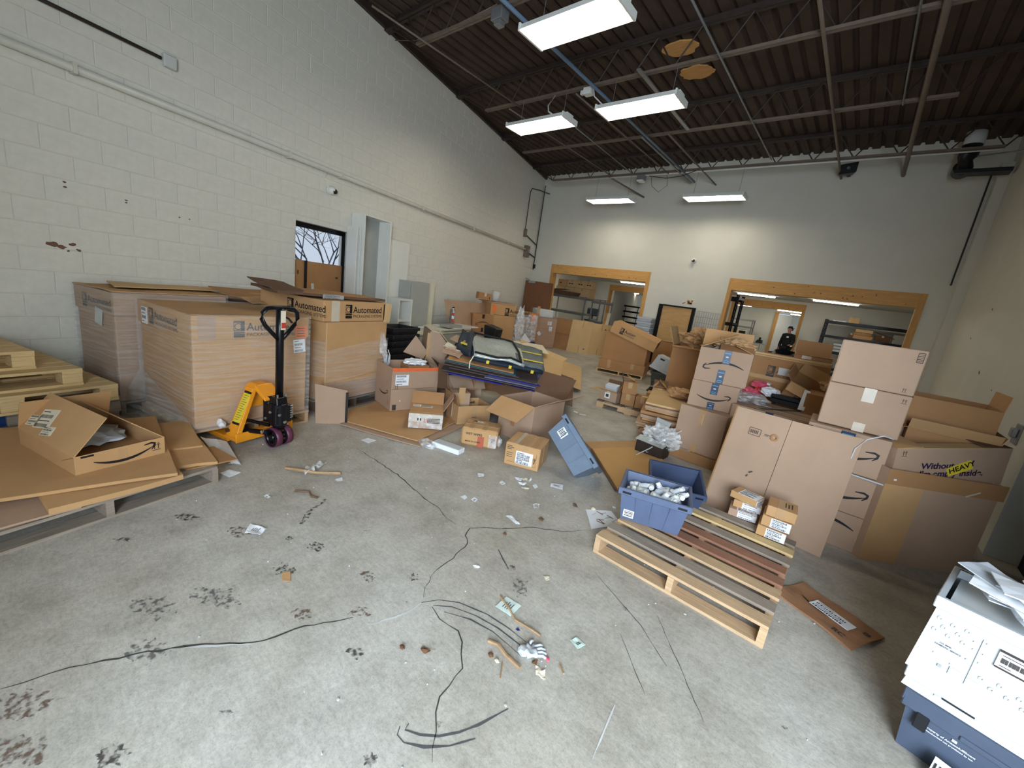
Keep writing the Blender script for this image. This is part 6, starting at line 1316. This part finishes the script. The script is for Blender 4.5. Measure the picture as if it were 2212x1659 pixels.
# leaning pair of big flat boards
t = thing('leaning_carton', 'huge flattened plain carton leaning on the tall column', 'cardboard', (0, 0, 0))
b0, b1, t0, t1 = Vector((-.72, 3.90, 0)), Vector((.18, 3.77, 0)), Vector((-.665, 4.03, .93)), Vector((.205, 3.95, .94))
mb_, mt_ = b0.lerp(b1, .47), t0.lerp(t1, .47) + Vector((0, -.012, 0))
MB().slab([b0, mb_, mt_, t0], .010, 4, 6, .006, 3).build('left_panel', KRAFT2, t); MB().slab([mb_ + Vector((.004, -.006, 0)), b1, t1, mt_ + Vector((.004, -.006, -.0))], .010, 4, 6, .006, 7).build('right_panel', KRAFT2, t)
MB().slab([b0 + Vector((-.012, .012, 0)), b0 + Vector((.0, .0, 0)), t0, t0 + Vector((-.012, .012, 0))], .012).build('folded_edge', KRAFT, t)
e = (mb_ - b0); F = Fr(t, b0 + Vector((0, -.008, 0)), e, (t0 - b0)); F.strip2([([(.15, .80), (.24, .80)], [.003] * 2), ([(.15, .74), (.24, .74)], [.003] * 2), ([(.15, .74), (.15, .80)], [.003] * 2), ([(.24, .74), (.24, .80)], [.003] * 2)] + [([(.165 + .013 * k, .755), (.165 + .013 * k, .785)], [.005] * 2) for k in range(5)] + [([(.27, .775), (.31, .775)], [.004] * 2), ([(.27, .765), (.30, .765)], [.003] * 2)], INKF, 'print', .012)
F.strip2([([(.345 + .022 * math.cos(k * PI / 6), .77 + .022 * math.sin(k * PI / 6)) for k in range(13)], [.016] * 13)], KRAFT3, 'round_print', .012); F.strip2([([(.26, .42), (.285, .44)], [.01] * 2), ([(.25, .38), (.26, .40)], [.008] * 2)], INKF, 'smudge', .012)
# tall carton and the tilted HEAVY carton at the right wall
c = Ct('tall_carton', 'big dim taped carton standing against the right wall', (.40, 4.04), 36, .80, .55, .76, 0, KRAFT2, True, 'carton', None, .006)
c.f('front').dec(.14, .38, .28, .76, KRAFT, 'tape', .001); c.f('front').dec(.42, .70, .84, .12, KRAFT3, 'tape', .0014); c.f('front').dec(.62, .66, .1, .012, CLEAR_TAPE, 'tape_glint', .002, None, .5); c.f('front').dec(.06, .68, .02, .012, PAPER, 'scrap', .002)
c = Ct('heavy_carton', 'tilted brown carton printed Without, wearing a yellow HEAVY sticker', (.40, 4.05), 38, .80, .44, .29, .77, KRAFT2, True, 'box', None, .006, (0, 0))
c.o.rotation_euler = Euler((R_(4), R_(-9), R_(38)), 'XYZ'); c.o.location = (.60, 4.53, .705)
F = c.f('front'); F.txt('Without me,', .20, .125, .066, INKP, .03, .03); F.txt("I'm empty inside.", .20, .06, .066, INKP, .03, .03); F.arrows(.05, .235, .035)
o = F.dec(.47, .13, .17, .072, YELLOW, 'heavy_sticker', .006, None, .42); F.txt('HEAVY', .405, .088, .058, INK, .02, .42, 'sticker_text', .008, o)
c.flap('back', .12, -70, KRAFT3); c.flap('right', .2, -86, KDARK); c.flap('left', .18, -86, KRAFT); c.flap('front', .10, -94, KRAFT4)
tag(MB().tube([(.36, 4.02, .98), (.30, 3.95, 1.0), (.22, 3.93, .95), (.17, 3.92, .86), (.165, 3.915, .78)], .004, 6).build('white_strap', WHITEP), 'thin white strap curling down in front of the tall column', 'strap')
tag(MB().tube([(.16, 4.07, .625), (.40, 4.05, .62)], .006, 6).build('white_stick', WHITEP), 'thin white stick lying between two cartons of the tall column', 'stick')
# ================================================================ pallet with the blue totes and label boxes
MX = [WOOD, WOODG, WOOD, WOODR, WOODR, WOODG, WOODP, WOODG]
pallet('pallet', 'wooden pallet on the floor in front carrying the blue tote and label boxes', (-1.015, 2.37), 0, 1.03, 1.2, .132, 8, MX, 0, 3, .098, 'pallet', None, WOOD)
t1 = tote('tote', 'blue tote full of white bottles at the near left of the wooden pallet', (-1.03, 2.67), 18, .47, .36, .25, .137, TOTEB, .035, None, 4)
F = tface(t1, 'front'); o = F.dec(.05, .055, .075, .06, PAPER, 'barcode_label', .004); F.strip2([([(.02, .04 + .012 * k), (.08, .04 + .012 * k)], [.004 if k % 2 else .007] * 2) for k in range(4)], INKF, 'barcode', .006, o)
bm = [MB().cyl((0, 0, 0), .021, .062, (0, 0, 1), 14).mesh('bottle', WHITEP), MB().cyl((0, 0, .042), .0175, .022, (0, 0, 1), 14).mesh('cap', WHITE)]
rg = random.Random(21); r = R_(18); ctr = t1.location
for i in range(34):
    u, v = rg.uniform(-.19, .19), rg.uniform(-.10, .10)
    lv = i // 17; p = Vector((ctr.x + u * math.cos(r) - v * math.sin(r), ctr.y + u * math.sin(r) + v * math.cos(r), ctr.z + .175 + .035 * lv + .0012 * (u * 90)))
    b = thing('pill_bottle', 'small white capped bottle heaped in the blue tote', 'bottle', p, 0, 'white bottles in the blue tote'); b.rotation_euler = Euler((rg.uniform(-1.6, 1.6), rg.uniform(-1.3, 1.3), rg.uniform(0, 6)))
    link('body', bm[0], b); link('cap', bm[1], b)
MB().bx(-.19, .19, -.11, .11, .012, .15).build('bottle_fill', PAPERG, t1)
tote('tote', 'empty navy tote tilted toward the camera behind the bottle tote', (-1.02, 3.26), 24, .42, .40, .27, .03, TOTEN, .035, (9, 0), 4)
wl_ = [('bottom carton of the left label stack on the wooden pallet', (-.46, 3.55), 8, .20, .17, .06, .135, 'top'), ('middle carton of the left label stack on the wooden pallet', (-.45, 3.60), 8, .20, .17, .06, .198, 'top'), ('askew top carton of the left label stack, label wrapped round its corner', (-.49, 3.62), -12, .20, .16, .055, .262, 'top')]
for l, a, an, w, d, h, z_, k in wl_:
    c = Ct('label_carton', l, a, an, w, d, h, z_, KRAFT2 if 'bottom' in l else KRAFT, False, 'box', None, .005, None, .003); F = c.f(k); F.ship(w * .62, d * .45, w * .72, d * .85, 2, PAPER, 0, 'shipping_label', 5)
    if 'askew' in l: c.f('right').ship(d * .45, h * .5, d * .85, h * .9, 3, PAPER, 0, 'shipping_label', 3)
    else: c.f('front').ship(w * .65, h * .5, w * .66, h * .86, 2, PAPER, 0, 'shipping_label', 3)
for i, l in enumerate(('bottom carton of the right label stack on the wooden pallet', 'middle carton of the right label stack on the wooden pallet', 'plain taped carton on top of the right label stack')):
    c = Ct('label_carton', l, (-.235 + .012 * i, 3.41 + .012 * i), 3 + i, .185, .2, .079, .135 + .0815 * i, KRAFT, False, 'box', None, .005, None, .003); F = c.f('front')
    if i < 2: F.ship(.12, .04, .125, .072, 2 + i * 2, PAPER, 0, 'shipping_label', 5)
    else: F.dec(.09, .04, .06, .079, TAPE, 'tape', .0015); c.f('top').dec(.09, .1, .06, .2, TAPE, 'tape'); c.f('top').strip2([([(.11 + .02 * k, .06), (.11 + .02 * k, .16 - .02 * (k % 2))], [.008] * 2) for k in range(3)], INKF, 'print')
# tipped grey tote, flat board, film heap
g1 = tote('tote', 'grey tote tipped on its side against the labelled carton', (0, 0), 0, .56, .32, .24, 0, TOTEG, .035, None, 4)
L_ = Vector((-.80, .12, .585)).normalized(); N_ = Vector((.5, .5, .66)); N_ = (N_ - L_ * N_.dot(L_)).normalized(); X_ = -L_; Y_ = N_.cross(X_)
g1.rotation_euler = Matrix((X_, Y_, N_)).transposed().to_euler(); g1.location = (-1.90, 3.28, .155)
F = tface(g1, 'front'); o = F.dec(.09, .12, .085, .085, PAPER, 'barcode_label', .004); F.strip2([([(.06 + .014 * k, .09), (.06 + .014 * k, .15)], [.006 if k % 2 else .009] * 2) for k in range(5)], INKF, 'barcode', .006, o)
MB().slab([(-.12, -.1, .05), (.24, -.13, .06), (.25, .08, .06), (-.05, .02, .05)], .004, 4, 4, .02, 4).build('paper_sheet', PAPER, g1)
t = thing('flat_board', 'bare tan cardboard board lying tilted on the floor by the blue tote', 'board', (0, 0, 0))
q = [Vector(p) for p in ((-1.99, 4.05, .02), (-1.335, 3.365, .022), (-1.12, 4.30, .025), (-1.62, 4.78, .025))]
MB().slab(q, .022, 4, 4, .004, 6).build('panel', M('tan_board', (206, 160, 98), .7, .05, 2), t); MB().slab([q[0] + Vector((-.012, -.012, -.008)), q[1] + Vector((-.012, -.012, -.012)), q[1] + Vector((.0, 0, .0)), q[0]], .026).build('dark_edge', KDARK, t)
MB().slab([q[0], q[3], q[3] + Vector((-.18, .13, -.005)), q[0] + Vector((-.18, .14, -.005))], .01).build('folded_end', KRAFT, t)
t = thing('film_heap', 'heap of clear film and straps on a foil lined carton', 'film', (-1.52, 4.62, 0))
MB().bx(-.16, .16, -.12, .14, 0, .17).build('foil_carton', STEELD, t, bevel=.01); MB().slab([(-.17, -.13, .18), (.16, -.13, .165), (.16, -.0, .18), (-.17, -.0, .2)], .01).build('foil_flap', SILVER, t)
crumple('film', POLY, (.05, .06, .24), (.17, .13, .11), 7, .6, 3, 4, t); rg = random.Random(4)
for i in range(9): a = rg.uniform(0, 6.3); MB().slab([(.05, .06, .2), (.07, .07, .2), (.07 + .2 * math.cos(a), .07 + .15 * math.sin(a), .30 + rg.uniform(-.1, .1)), (.05 + .2 * math.cos(a), .06 + .15 * math.sin(a), .31)], .002, 2, 4, .04, i).build('film_strip', POLY, t)
MB().tube([(-.1, -.3, .01), (.02, -.15, .12), (.14, .05, .26), (.22, .2, .34)], .006, 6).build('strap', WHITEP, t); MB().tube([(-.02, -.12, .06), (.1, -.1, .07), (.16, .0, .14), (.12, .06, .2)], .005, 6).build('strap', WHITEP, t)
MB().slab([(-.05, .1, .2), (.07, .1, .2), (.1, .16, .40), (-.08, .18, .42)], .008).build('grey_flap', GREYM, t)
# ================================================================ near right: totes with mail
bt = tote('tote', 'charcoal tote with white lettering in the near right corner', (.515, 2.255), -13, .60, .40, .27, 0, TOTED, .02, None, 1)
F = tface(bt, 'front'); F.txt('Property of Amazonfulfillment', .055, .155, .0115, PAPER, .02); F.txt('Unauthorized use prohibited by law', .055, .141, .0095, PAPER, .02); F.dec(.135, .175, .014, .009, PAPER, 'white_mark', .004)
o = MB().bx(-.31, .31, -.215, -.196, .20, .245).build('rim_band', TOTED, bt, bevel=.004); MB().bx(-.14, .10, -.222, -.214, .205, .225).build('handle_bar', TOTED, bt, bevel=.003); MB().bx(-.26, -.22, -.222, -.205, .14, .21).build('latch', BLACK, bt, bevel=.004)
def post_tote(label, z, h, dx, dy, ang, full):
    t = tote('postal_tote', label, (.50 + dx, 2.275 + dy), ang, .60, .40, h, z, WHITEP, -.012 if not full else -.02, None, 1)
    F = tface(t, 'front'); H = h
    if full:
        pos = [(.039, .253), (.078, .249), (.057, .225), (.037, .201), (.116, .254), (.098, .224), (.077, .199), (.117, .203), (.19, .11), (.22, .09), (.235, .12), (.26, .09), (.285, .11), (.30, .08)]
        for (u, v) in pos: F.strip2([([(u + .006 * math.cos(k * PI / 5), v + .007 * math.sin(k * PI / 5)) for k in range(11)], [.006] * 11)], PAPERG, 'dimple', .003)
        for (u, v) in ((.14, .23), (.145, .20), (.14, .15), (.17, .245), (.172, .2), (.17, .16), (.06, .11), (.11, .10)): F.dec(u, v, .007, .006, PAPERG, 'rivet', .004)
        F.txt('U.S. MAIL', .062, .158, .0085, INKF, .02); F.txt('DOMESTIC SERVICE', .050, .147, .0085, INKF, .02); F.dec(.085, .07, .012, .012, GREYM, 'drain_hole', .004)
        F.dec(.158, .155, .003, .20, PAPERG, 'fold_line', .004); F.dec(.125, .075, .03, .03, PAPERG, 'recess', .004); F.dec(.175, .07, .03, .03, PAPERG, 'recess', .004)
        o = F.dec(.255, .218, .11, .058, PAPER, 'card_pocket', .008); F.strip2([([(.215 + .009 * k, .208), (.215 + .009 * k, .228)], [.006 if k % 3 else .009] * 2) for k in range(8)] + [([(.21, .238), (.26, .238)], [.003] * 2), ([(.21, .197), (.24, .197)], [.003] * 2)], INKF, 'barcode', .011, o); F.dec(.258, .25, .115, .006, STEELD, 'pocket_rail', .010); F.dec(.258, .186, .115, .006, STEELD, 'pocket_rail', .010)
    else:
        F.dec(.16, .045, .09, .025, BLACK, 'hand_slot', .004)
        for u in (.05, .1, .15, .38, .43, .48): F.dec(u, .05 + .02 * math.sin(u * 50), .014, .008, PAPERG, 'rivet', .004)
    return t
t2 = post_tote('lower white postal tote with a hand slot, squeezed under the upper one', .275, .085, .0, .0, -14, False)
t3 = post_tote('upper white dimpled postal tote holding envelopes in the near right corner', .362, .335, .0, .01, -14, True)
MB().bx(-.28, .28, -.18, .18, .02, .30).build('mail_fill', PAPERG, t3)
rg = random.Random(6); c0 = t3.location
for i in range(14):
    a = R_(-14 + rg.uniform(-30, 34)); z = .705 + .0075 * i; x = c0.x - .05 + rg.uniform(-.10, .10); y = c0.y + rg.uniform(-.05, .06); L, Wd = rg.choice(((.24, .11), (.30, .22), (.26, .18))); tl = rg.uniform(-.015, .03)
    u, v = Vector((math.cos(a), math.sin(a))) * L / 2, Vector((-math.sin(a), math.cos(a))) * Wd / 2
    q = [Vector((x + s * u.x + k * v.x, y + s * u.y + k * v.y, z + (.012 + tl if s < 0 else 0))) for s, k in ((-1, -1), (1, -1), (1, 1), (-1, 1))]
    nm = 'envelope'; o = sheet(nm, ('white', 'lilac white', 'cream edged')[i % 3] + ' envelope ' + ('lowest', 'second', 'third', 'fourth', 'fifth', 'sixth', 'seventh', 'eighth', 'ninth', 'tenth', 'eleventh', 'twelfth', 'thirteenth', 'topmost')[i] + ' in the heap on the postal tote', q, .004, (PAPER, WHITEP, PAPER)[i % 3], 4, 3, .012, i, 'envelope')
    if i % 3 == 0: MB().hexa([q[0].lerp(q[1], .3).lerp(q[3].lerp(q[2], .3), .55) + Vector((0, 0, .004)), q[0].lerp(q[1], .6).lerp(q[3].lerp(q[2], .6), .55) + Vector((0, 0, .004)), q[0].lerp(q[1], .6).lerp(q[3].lerp(q[2], .6), .65) + Vector((0, 0, .004)), q[0].lerp(q[1], .3).lerp(q[3].lerp(q[2], .3), .65) + Vector((0, 0, .004))], [p + Vector((0, 0, .0012)) for p in (q[0].lerp(q[1], .3).lerp(q[3].lerp(q[2], .3), .55) + Vector((0, 0, .004)), q[0].lerp(q[1], .6).lerp(q[3].lerp(q[2], .6), .55) + Vector((0, 0, .004)), q[0].lerp(q[1], .6).lerp(q[3].lerp(q[2], .6), .65) + Vector((0, 0, .004)), q[0].lerp(q[1], .3).lerp(q[3].lerp(q[2], .3), .65) + Vector((0, 0, .004)))]).build('window_print', PAPERG, o)
t = crumple('film_wrapper', GREEN, (c0.x + .21, c0.y - .02, .79), (.06, .05, .04), 3, .5, 3, 3); tag(t, 'bright green film wrapper on the envelopes', 'wrapper')
t = thing('barcode_card', 'white barcode card leaning at the foot of the charcoal tote', 'card', (.66, 2.12, 0), R_(-20)); MB().slab([(-.05, 0, .002), (.08, 0, .002), (.08, .05, .10), (-.05, .05, .10)], .003).build('card', PAPER, t); Fr(t, (-.05, -.003, .002), (1, 0, 0), (0, .05, .1)).strip2([([(.01 + .014 * k, .02), (.01 + .014 * k, .09)], [.006] * 2) for k in range(7)], INK, 'barcode', .003)
t = thing('bollard', 'grey steel door track foot at the right edge of the photo', 'bollard', (1.0, 2.02, 0)); MB().tube([(-.07, .05, 0), (-.0, .04, .5)], .045, 14).build('pipe', GALV, t, True); MB().bx(-.11, -.075, -.02, .02, .16, .25).build('latch', PAPERG, t, bevel=.008)
# ================================================================ window boards, envelope and litter on the floor
t = thing('window_board', 'two brown cardboard pieces with a printed black strip blocking the window', 'cardboard', W(0, 0, 0), LANG)
MB().bx(4.41, 4.62, .08, .09, 1.18, 1.66).build('panel', KRAFT3, t); MB().bx(4.63, 5.31, .075, .088, 1.18, 1.655).build('panel', KRAFT3, t); MB().bx(4.585, 4.635, .070, .074, 1.18, 1.66).build('printed_strip', INK, t)
F = Fr(t, (4.41, .074, 1.18), (1, 0, 0), (0, 0, 1)); F.N = Vector((0, -1, 0)); F.dec(.80, .27, .05, .03, INKF, 'print', .003); F.dec(.07, .3, .02, .06, INKF, 'print', -.006); F.dec(.33, .10, .05, .1, PAPERG, 'tag', .004, None, .1)
t = thing('mailer', 'flat brown padded mailer with a white address label and black arrow', 'mailer', (.25, 3.01, 0), R_(-28))
MB().slab([(-.23, -.16, .008), (.23, -.16, .008), (.23, .16, .008), (-.23, .16, .008)], .012, 10, 8, .012, 3).build('body', M('mailer_kraft', (158, 116, 84), .8, .1, 8), t)
F = Fr(t, (-.23, -.16, .018), (1, 0, 0), (0, 1, 0)); F.smile(.22, .16, .26, INK, False, .06); F.ship(.26, .17, .22, .085, 3, PAPER, -.0, 'address_label', 4, .004); F.txt('RC', .33, .035, .05, INKF, .02); F.dec(.42, .22, .03, .03, INKF, 'print', .001)
def lit(name, label, pts, mat, curl=.006, cat='paper', marks=0, seed=0, t=.0018):
    q = [Vector((p[0], p[1], .004 + curl * .5)) for p in (pts[:4] if len(pts) > 4 else pts)]
    if (q[1] - q[0]).cross(q[3] - q[0]).z < 0: q = q[::-1]
    o = sheet(name, label, q, t, mat, 4, 4, curl, seed, cat)
    if marks:
        e1, e2 = q[1] - q[0], q[3] - q[0]; F = Fr(o, q[0] + Vector((0, 0, curl * .35 + .001)), e1, e2 - e1.normalized() * e2.dot(e1.normalized())); a, b = e1.length, e2.length
        F.strip2([([(a * .2, b * (.3 + .13 * k)), (a * (.75 - .1 * (k % 2)), b * (.3 + .13 * k))], [.004] * 2) for k in range(marks)], INKF, 'print', .0015)
    return o
LIT = [('paper_sheet', 'blank white paper sheet on the floor before the wide flattened carton', [(-3.48, 2.04), (-3.49, 2.13), (-3.4, 2.16), (-3.37, 2.06)], PAPER, .004, 'paper', 0),
('paper_sheet', 'white paper square by the right end of the low pallet', [(-3.40, .84), (-3.42, .91), (-3.33, .96), (-3.29, .87)], PAPER, .004, 'paper', 0),
('receipt', 'folded white receipt with print alone on the left floor', [(-2.51, .74), (-2.58, .79), (-2.48, .85), (-2.44, .8)], PAPER, .012, 'paper', 4),
('paper_scrap', 'torn white scrap near the yellow jack wheels', [(-3.53, .93), (-3.62, 1.0), (-3.54, 1.0), (-3.51, .95)], PAPER, .015, 'paper', 0),
('label_scrap', 'tiny printed label scrap left of the receipt line of twigs', [(-2.89, .97), (-2.9, 1.0), (-2.85, 1.0), (-2.84, .98)], PAPER, .004, 'label', 2),
('label_scrap', 'tiny white label at the end of the splintered stick', [(-2.86, 1.48), (-2.86, 1.53), (-2.81, 1.51), (-2.82, 1.47)], PAPER, .003, 'label', 0),
('label_scrap', 'white label scrap leftmost in the scatter before the labelled carton', [(-2.30, 2.52), (-2.26, 2.56), (-2.23, 2.53), (-2.25, 2.48)], PAPER, .004, 'label', 1),
('label_scrap', 'square white label scrap left of the torn cluster', [(-2.07, 2.56), (-2.08, 2.61), (-2.02, 2.59), (-2.02, 2.54)], PAPER, .003, 'label', 1),
('label_scrap', 'curled white scrap at the top of the torn cluster', [(-2.05, 2.75), (-1.99, 2.79), (-1.97, 2.74), (-2.01, 2.73)], PAPER, .012, 'label', 1),
('label_scrap', 'white scrap in the middle of the torn cluster', [(-1.97, 2.7), (-1.91, 2.75), (-1.9, 2.7), (-1.94, 2.68)], PAPER, .012, 'label', 0),
('label_scrap', 'beige torn scrap at the bottom of the torn cluster', [(-1.89, 2.65), (-1.84, 2.7), (-1.83, 2.67), (-1.87, 2.64)], CREAM, .014, 'label', 0),
('label_scrap', 'upright curled scrap at the right of the torn cluster', [(-1.94, 2.82), (-1.96, 2.88), (-1.93, 2.85), (-1.92, 2.79)], PAPER, .02, 'label', 1),
('label_scrap', 'beige bit between the curled scraps of the torn cluster', [(-2.0, 2.79), (-1.97, 2.83), (-1.94, 2.80), (-1.97, 2.77)], CREAM, .01, 'label', 0),
('label_scrap', 'round cornered white label right of the torn cluster', [(-1.86, 2.77), (-1.86, 2.82), (-1.81, 2.79), (-1.81, 2.74)], PAPER, .003, 'label', 0),
('paper_slip', 'lilac white slip below the tipped grey tote', [(-1.79, 2.96), (-1.7, 3.02), (-1.65, 2.94), (-1.75, 2.89)], PAPER, .006, 'paper', 3),
('label_scrap', 'left of a pair of white labels in the middle of the floor', [(-2.08, 2.11), (-2.08, 2.16), (-2.04, 2.15), (-2.03, 2.11)], PAPER, .003, 'label', 0),
('label_scrap', 'right of a pair of white labels in the middle of the floor', [(-2.0, 2.15), (-2.01, 2.2), (-1.97, 2.2), (-1.95, 2.15)], PAPER, .003, 'label', 2),
('paper_scrap', 'long torn white scrap with dark specks in the middle of the floor', [(-1.67, 2.2), (-1.64, 2.24), (-1.53, 2.2), (-1.55, 2.18)], PAPER, .01, 'paper', 1),
('film_scrap', 'clear crinkled film scrap above the long torn paper', [(-1.66, 2.52), (-1.62, 2.56), (-1.58, 2.5), (-1.61, 2.47)], POLY, .01, 'film', 0),
('dirty_sheet', 'large white paper with muddy streaks beside the wooden pallet', [(-1.34, 2.82), (-1.19, 2.98), (-1.04, 2.86), (-1.16, 2.6)], PAPER, .004, 'paper', 0),
('wood_chip', 'pinkish wood chip on the bare floor left of the wooden pallet', [(-1.085, 1.89), (-1.06, 1.92), (-1.04, 1.89), (-1.05, 1.87)], CREAM, .006, 'chip', 0),
('note_card', 'pale green printed note under a twig in the near floor', [(-1.11, 1.49), (-1.12, 1.59), (-1.02, 1.6), (-1.01, 1.5)], M('pale_green_paper', (214, 230, 222), .7, .02), .005, 'paper', 4),
('paper_tag', 'pale green cut corner tag with a blue scrawl on the near floor', [(-.715, 1.62), (-.70, 1.66), (-.645, 1.65), (-.66, 1.60)], M('pale_green_tag', (208, 230, 220), .7, .02), .004, 'tag', 2),
('cardboard_scrap', 'small tan cardboard rectangle on the left floor', [(-1.97, .75), (-2.03, .77), (-2.02, .81), (-1.94, .78)], KRAFT, .002, 'cardboard', 0),
('paper_slip', 'white slip on the floor at the corner of the tan board', [(-2.45, 4.47), (-2.34, 4.39), (-2.29, 4.31), (-2.40, 4.33)], PAPER, .005, 'paper', 0),
('paper_slip', 'pointed white slip on the far floor beyond the big open carton', [(-3.01, 5.28), (-2.93, 5.26), (-2.90, 5.20), (-2.97, 5.20)], PAPER, .008, 'paper', 0),
('paper_slip', 'thin white strip on the far floor beside the pointed slip', [(-2.88, 5.22), (-2.80, 5.27), (-2.78, 5.24), (-2.86, 5.19)], PAPER, .004, 'paper', 0),
('paper_scrap', 'torn white speck beyond the pinkish wood chip', [(-1.42, 1.62), (-1.40, 1.65), (-1.38, 1.64), (-1.40, 1.61)], PAPER, .008, 'paper', 0),
('blue_fleck', 'tiny blue plastic fleck near the printed note', [(-.94, 1.46), (-.935, 1.475), (-.92, 1.47), (-.925, 1.458)], BLUEB, .004, 'fleck', 0)]
for i, (n_, l, p, m_, cu, ct, mk) in enumerate(LIT): lit(n_, l, p, m_, cu, ct, mk, i)
d = bpy.data.objects['dirty_sheet']; rg = random.Random(5)
for i in range(9):
    x, y = -1.17 + rg.uniform(-.09, .08), 2.82 + rg.uniform(-.09, .07); a = rg.uniform(-.3, 1.6)
    MB().slab([(x - .03 * math.cos(a), y - .03 * math.sin(a), .0095), (x + .03 * math.cos(a), y + .03 * math.sin(a), .0095), (x + .03 * math.cos(a), y + .03 * math.sin(a) + .008, .0095), (x - .03 * math.cos(a), y - .03 * math.sin(a) + .008, .0095)], .001).build('mud_streak', PEEL, d)
def twig(label, pts, r, mat=STICK, name='twig'): tag(MB().tube([(p[0], p[1], r + .002 + (.006 if k % 2 else 0)) for k, p in enumerate(pts)], r, 6).build(name, mat), label, 'twig')
twig('pale split stick on the near floor left of the white glove', [(-.98, 1.30), (-.93, 1.315), (-.87, 1.305), (-.78, 1.30)], .009)
twig('thin dry twig lying across the printed note', [(-1.14, 1.56), (-1.05, 1.53), (-.98, 1.50), (-.88, 1.51), (-.83, 1.52)], .006)
twig('broken dark and pale stick before the torn film on the left floor', [(-3.22, 1.24), (-3.12, 1.31), (-3.02, 1.40), (-2.9, 1.54)], .013)
twig('reddish twig on the left floor below the broken stick', [(-2.84, 1.16), (-2.76, 1.23), (-2.70, 1.22), (-2.65, 1.24)], .008, PEEL)
twig('short pale stick at the right of the litter heap', [(-.67, 1.46), (-.63, 1.43)], .005); twig('thin grass stalk below the litter heap', [(-.86, 1.27), (-.81, 1.20)], .003)
tag(MB().slab([(-.745, 1.37, .006), (-.70, 1.385, .006), (-.675, 1.35, .006), (-.72, 1.34, .006)], .006, 3, 3, .01, 3).build('wood_splinter', CREAM), 'pale flat wood splinter under the white glove', 'splinter')
t = thing('glove', 'crumpled white plastic glove on the near floor', 'glove', (-.80, 1.415, 0), R_(-40))
MB().slab([(-.03, -.03, .014), (.03, -.03, .014), (.035, .02, .012), (-.035, .02, .012)], .018, 5, 5, .02, 3).build('palm', WHITEP, t, True)
for k in range(4): MB().tube([(-.026 + .017 * k, .015, .012), (-.03 + .02 * k, .045, .016), (-.032 + .023 * k, .07 - .008 * abs(k - 1.5), .009)], .0075, 6).build('finger', WHITEP, t, True)
MB().tube([(-.03, -.01, .012), (-.055, .005, .014), (-.06, .02, .01)], .008, 6).build('thumb', WHITEP, t, True); crumple('cuff', WHITEP, (0, -.045, .016), (.028, .024, .016), 4, .4, 3, 2, t)
def leaf(label, x, y, a, L, mat=LEAF):
    t = thing('dry_leaf', label, 'leaf', (x, y, .004), a); n = 8; vs = [(0, 0, 0)]
    q = [(L * (k / n - .5), L * .26 * math.sin(PI * k / n), .006 * math.sin(k)) for k in range(n + 1)] + [(L * (.5 - k / n), -L * .26 * math.sin(PI * k / n), .006 * math.sin(k + 1)) for k in range(1, n)]
    MB().prism(q, (0, 0, .002)).build('blade', mat, t); MB().tube([(-L * .5, 0, .002), (L * .85, .01, .006)], .0015, 5).build('stem', STICK, t)
leaf('single brown leaf with a stem on the near floor', -1.14, 1.05, .5, .05)
leaf('reddish brown leaf beside the muddy white paper', -1.43, 2.80, -.6, .07, PEEL)
leaf('curled brown leaf under the white glove', -.76, 1.385, 1.2, .035)
for i, (x, y, s, l, m_) in enumerate(((-.92, 1.255, .022, 'shell like brown crumb below the split stick', LEAF), (-.88, 1.255, .018, 'pale crumb beside the shell like crumb', CREAM), (-.73, 1.44, .02, 'pinkish crumb right of the white glove', PINK), (-1.30, 2.87, .03, 'beige crumpled tissue by the muddy white paper', CREAM), (-1.20, 3.05, .022, 'white crumpled nub near the tan board corner', PAPER), (-1.52, 2.02, .02, 'brown crumb cluster by the long torn paper', LEAF), (-1.47, 2.38, .03, 'brown crumbs above the long torn paper', LEAF), (-1.22, .98, .02, 'brown crumb at the near left floor', LEAF))):
    t = crumple('crumb', m_, (x, y, s * .45), (s * .6, s * .42, s * .3), 40 + i, .5, 3, 2, None, -s * .4); tag(t, l, 'crumb')
t = thing('torn_film', 'torn piece of clear film on the left floor', 'film', (-3.06, 1.38, 0))
MB().slab([(-.10, -.02, .01), (.0, -.06, .012), (.05, .0, .05), (-.07, .05, .03)], .002, 6, 6, .04, 3).slab([(-.07, .03, .03), (.03, .0, .05), (-.02, .14, .06), (-.10, .12, .02)], .002, 6, 6, .04, 5).build('film', POLY, t, True)
rg = random.Random(11); m = MB()
for i in range(240):
    x, y = rg.uniform(-4, .6), rg.uniform(.3, 6.5); s = rg.uniform(.003, .008); m.box((x, y, s * .4), (s, s * rg.uniform(.5, 1.4), s * .8), Matrix.Rotation(rg.uniform(0, 3), 3, 'Z'))
o = m.build('paper_specks', PAPERG); o['label'] = 'tiny pale specks and grit scattered over the concrete floor'; o['category'] = 'litter'; stuff(o)

# lettering becomes plain mesh; tilted things are set down on what carries them
bpy.context.view_layer.update(); dg_ = bpy.context.evaluated_depsgraph_get()
for o in [o for o in bpy.data.objects if o.type == 'FONT']:
    me = bpy.data.meshes.new_from_object(o.evaluated_get(dg_)); n = link('lettering', me, o.parent); n.matrix_parent_inverse = o.matrix_parent_inverse.copy(); n.matrix_basis = o.matrix_basis.copy(); bpy.data.objects.remove(o)
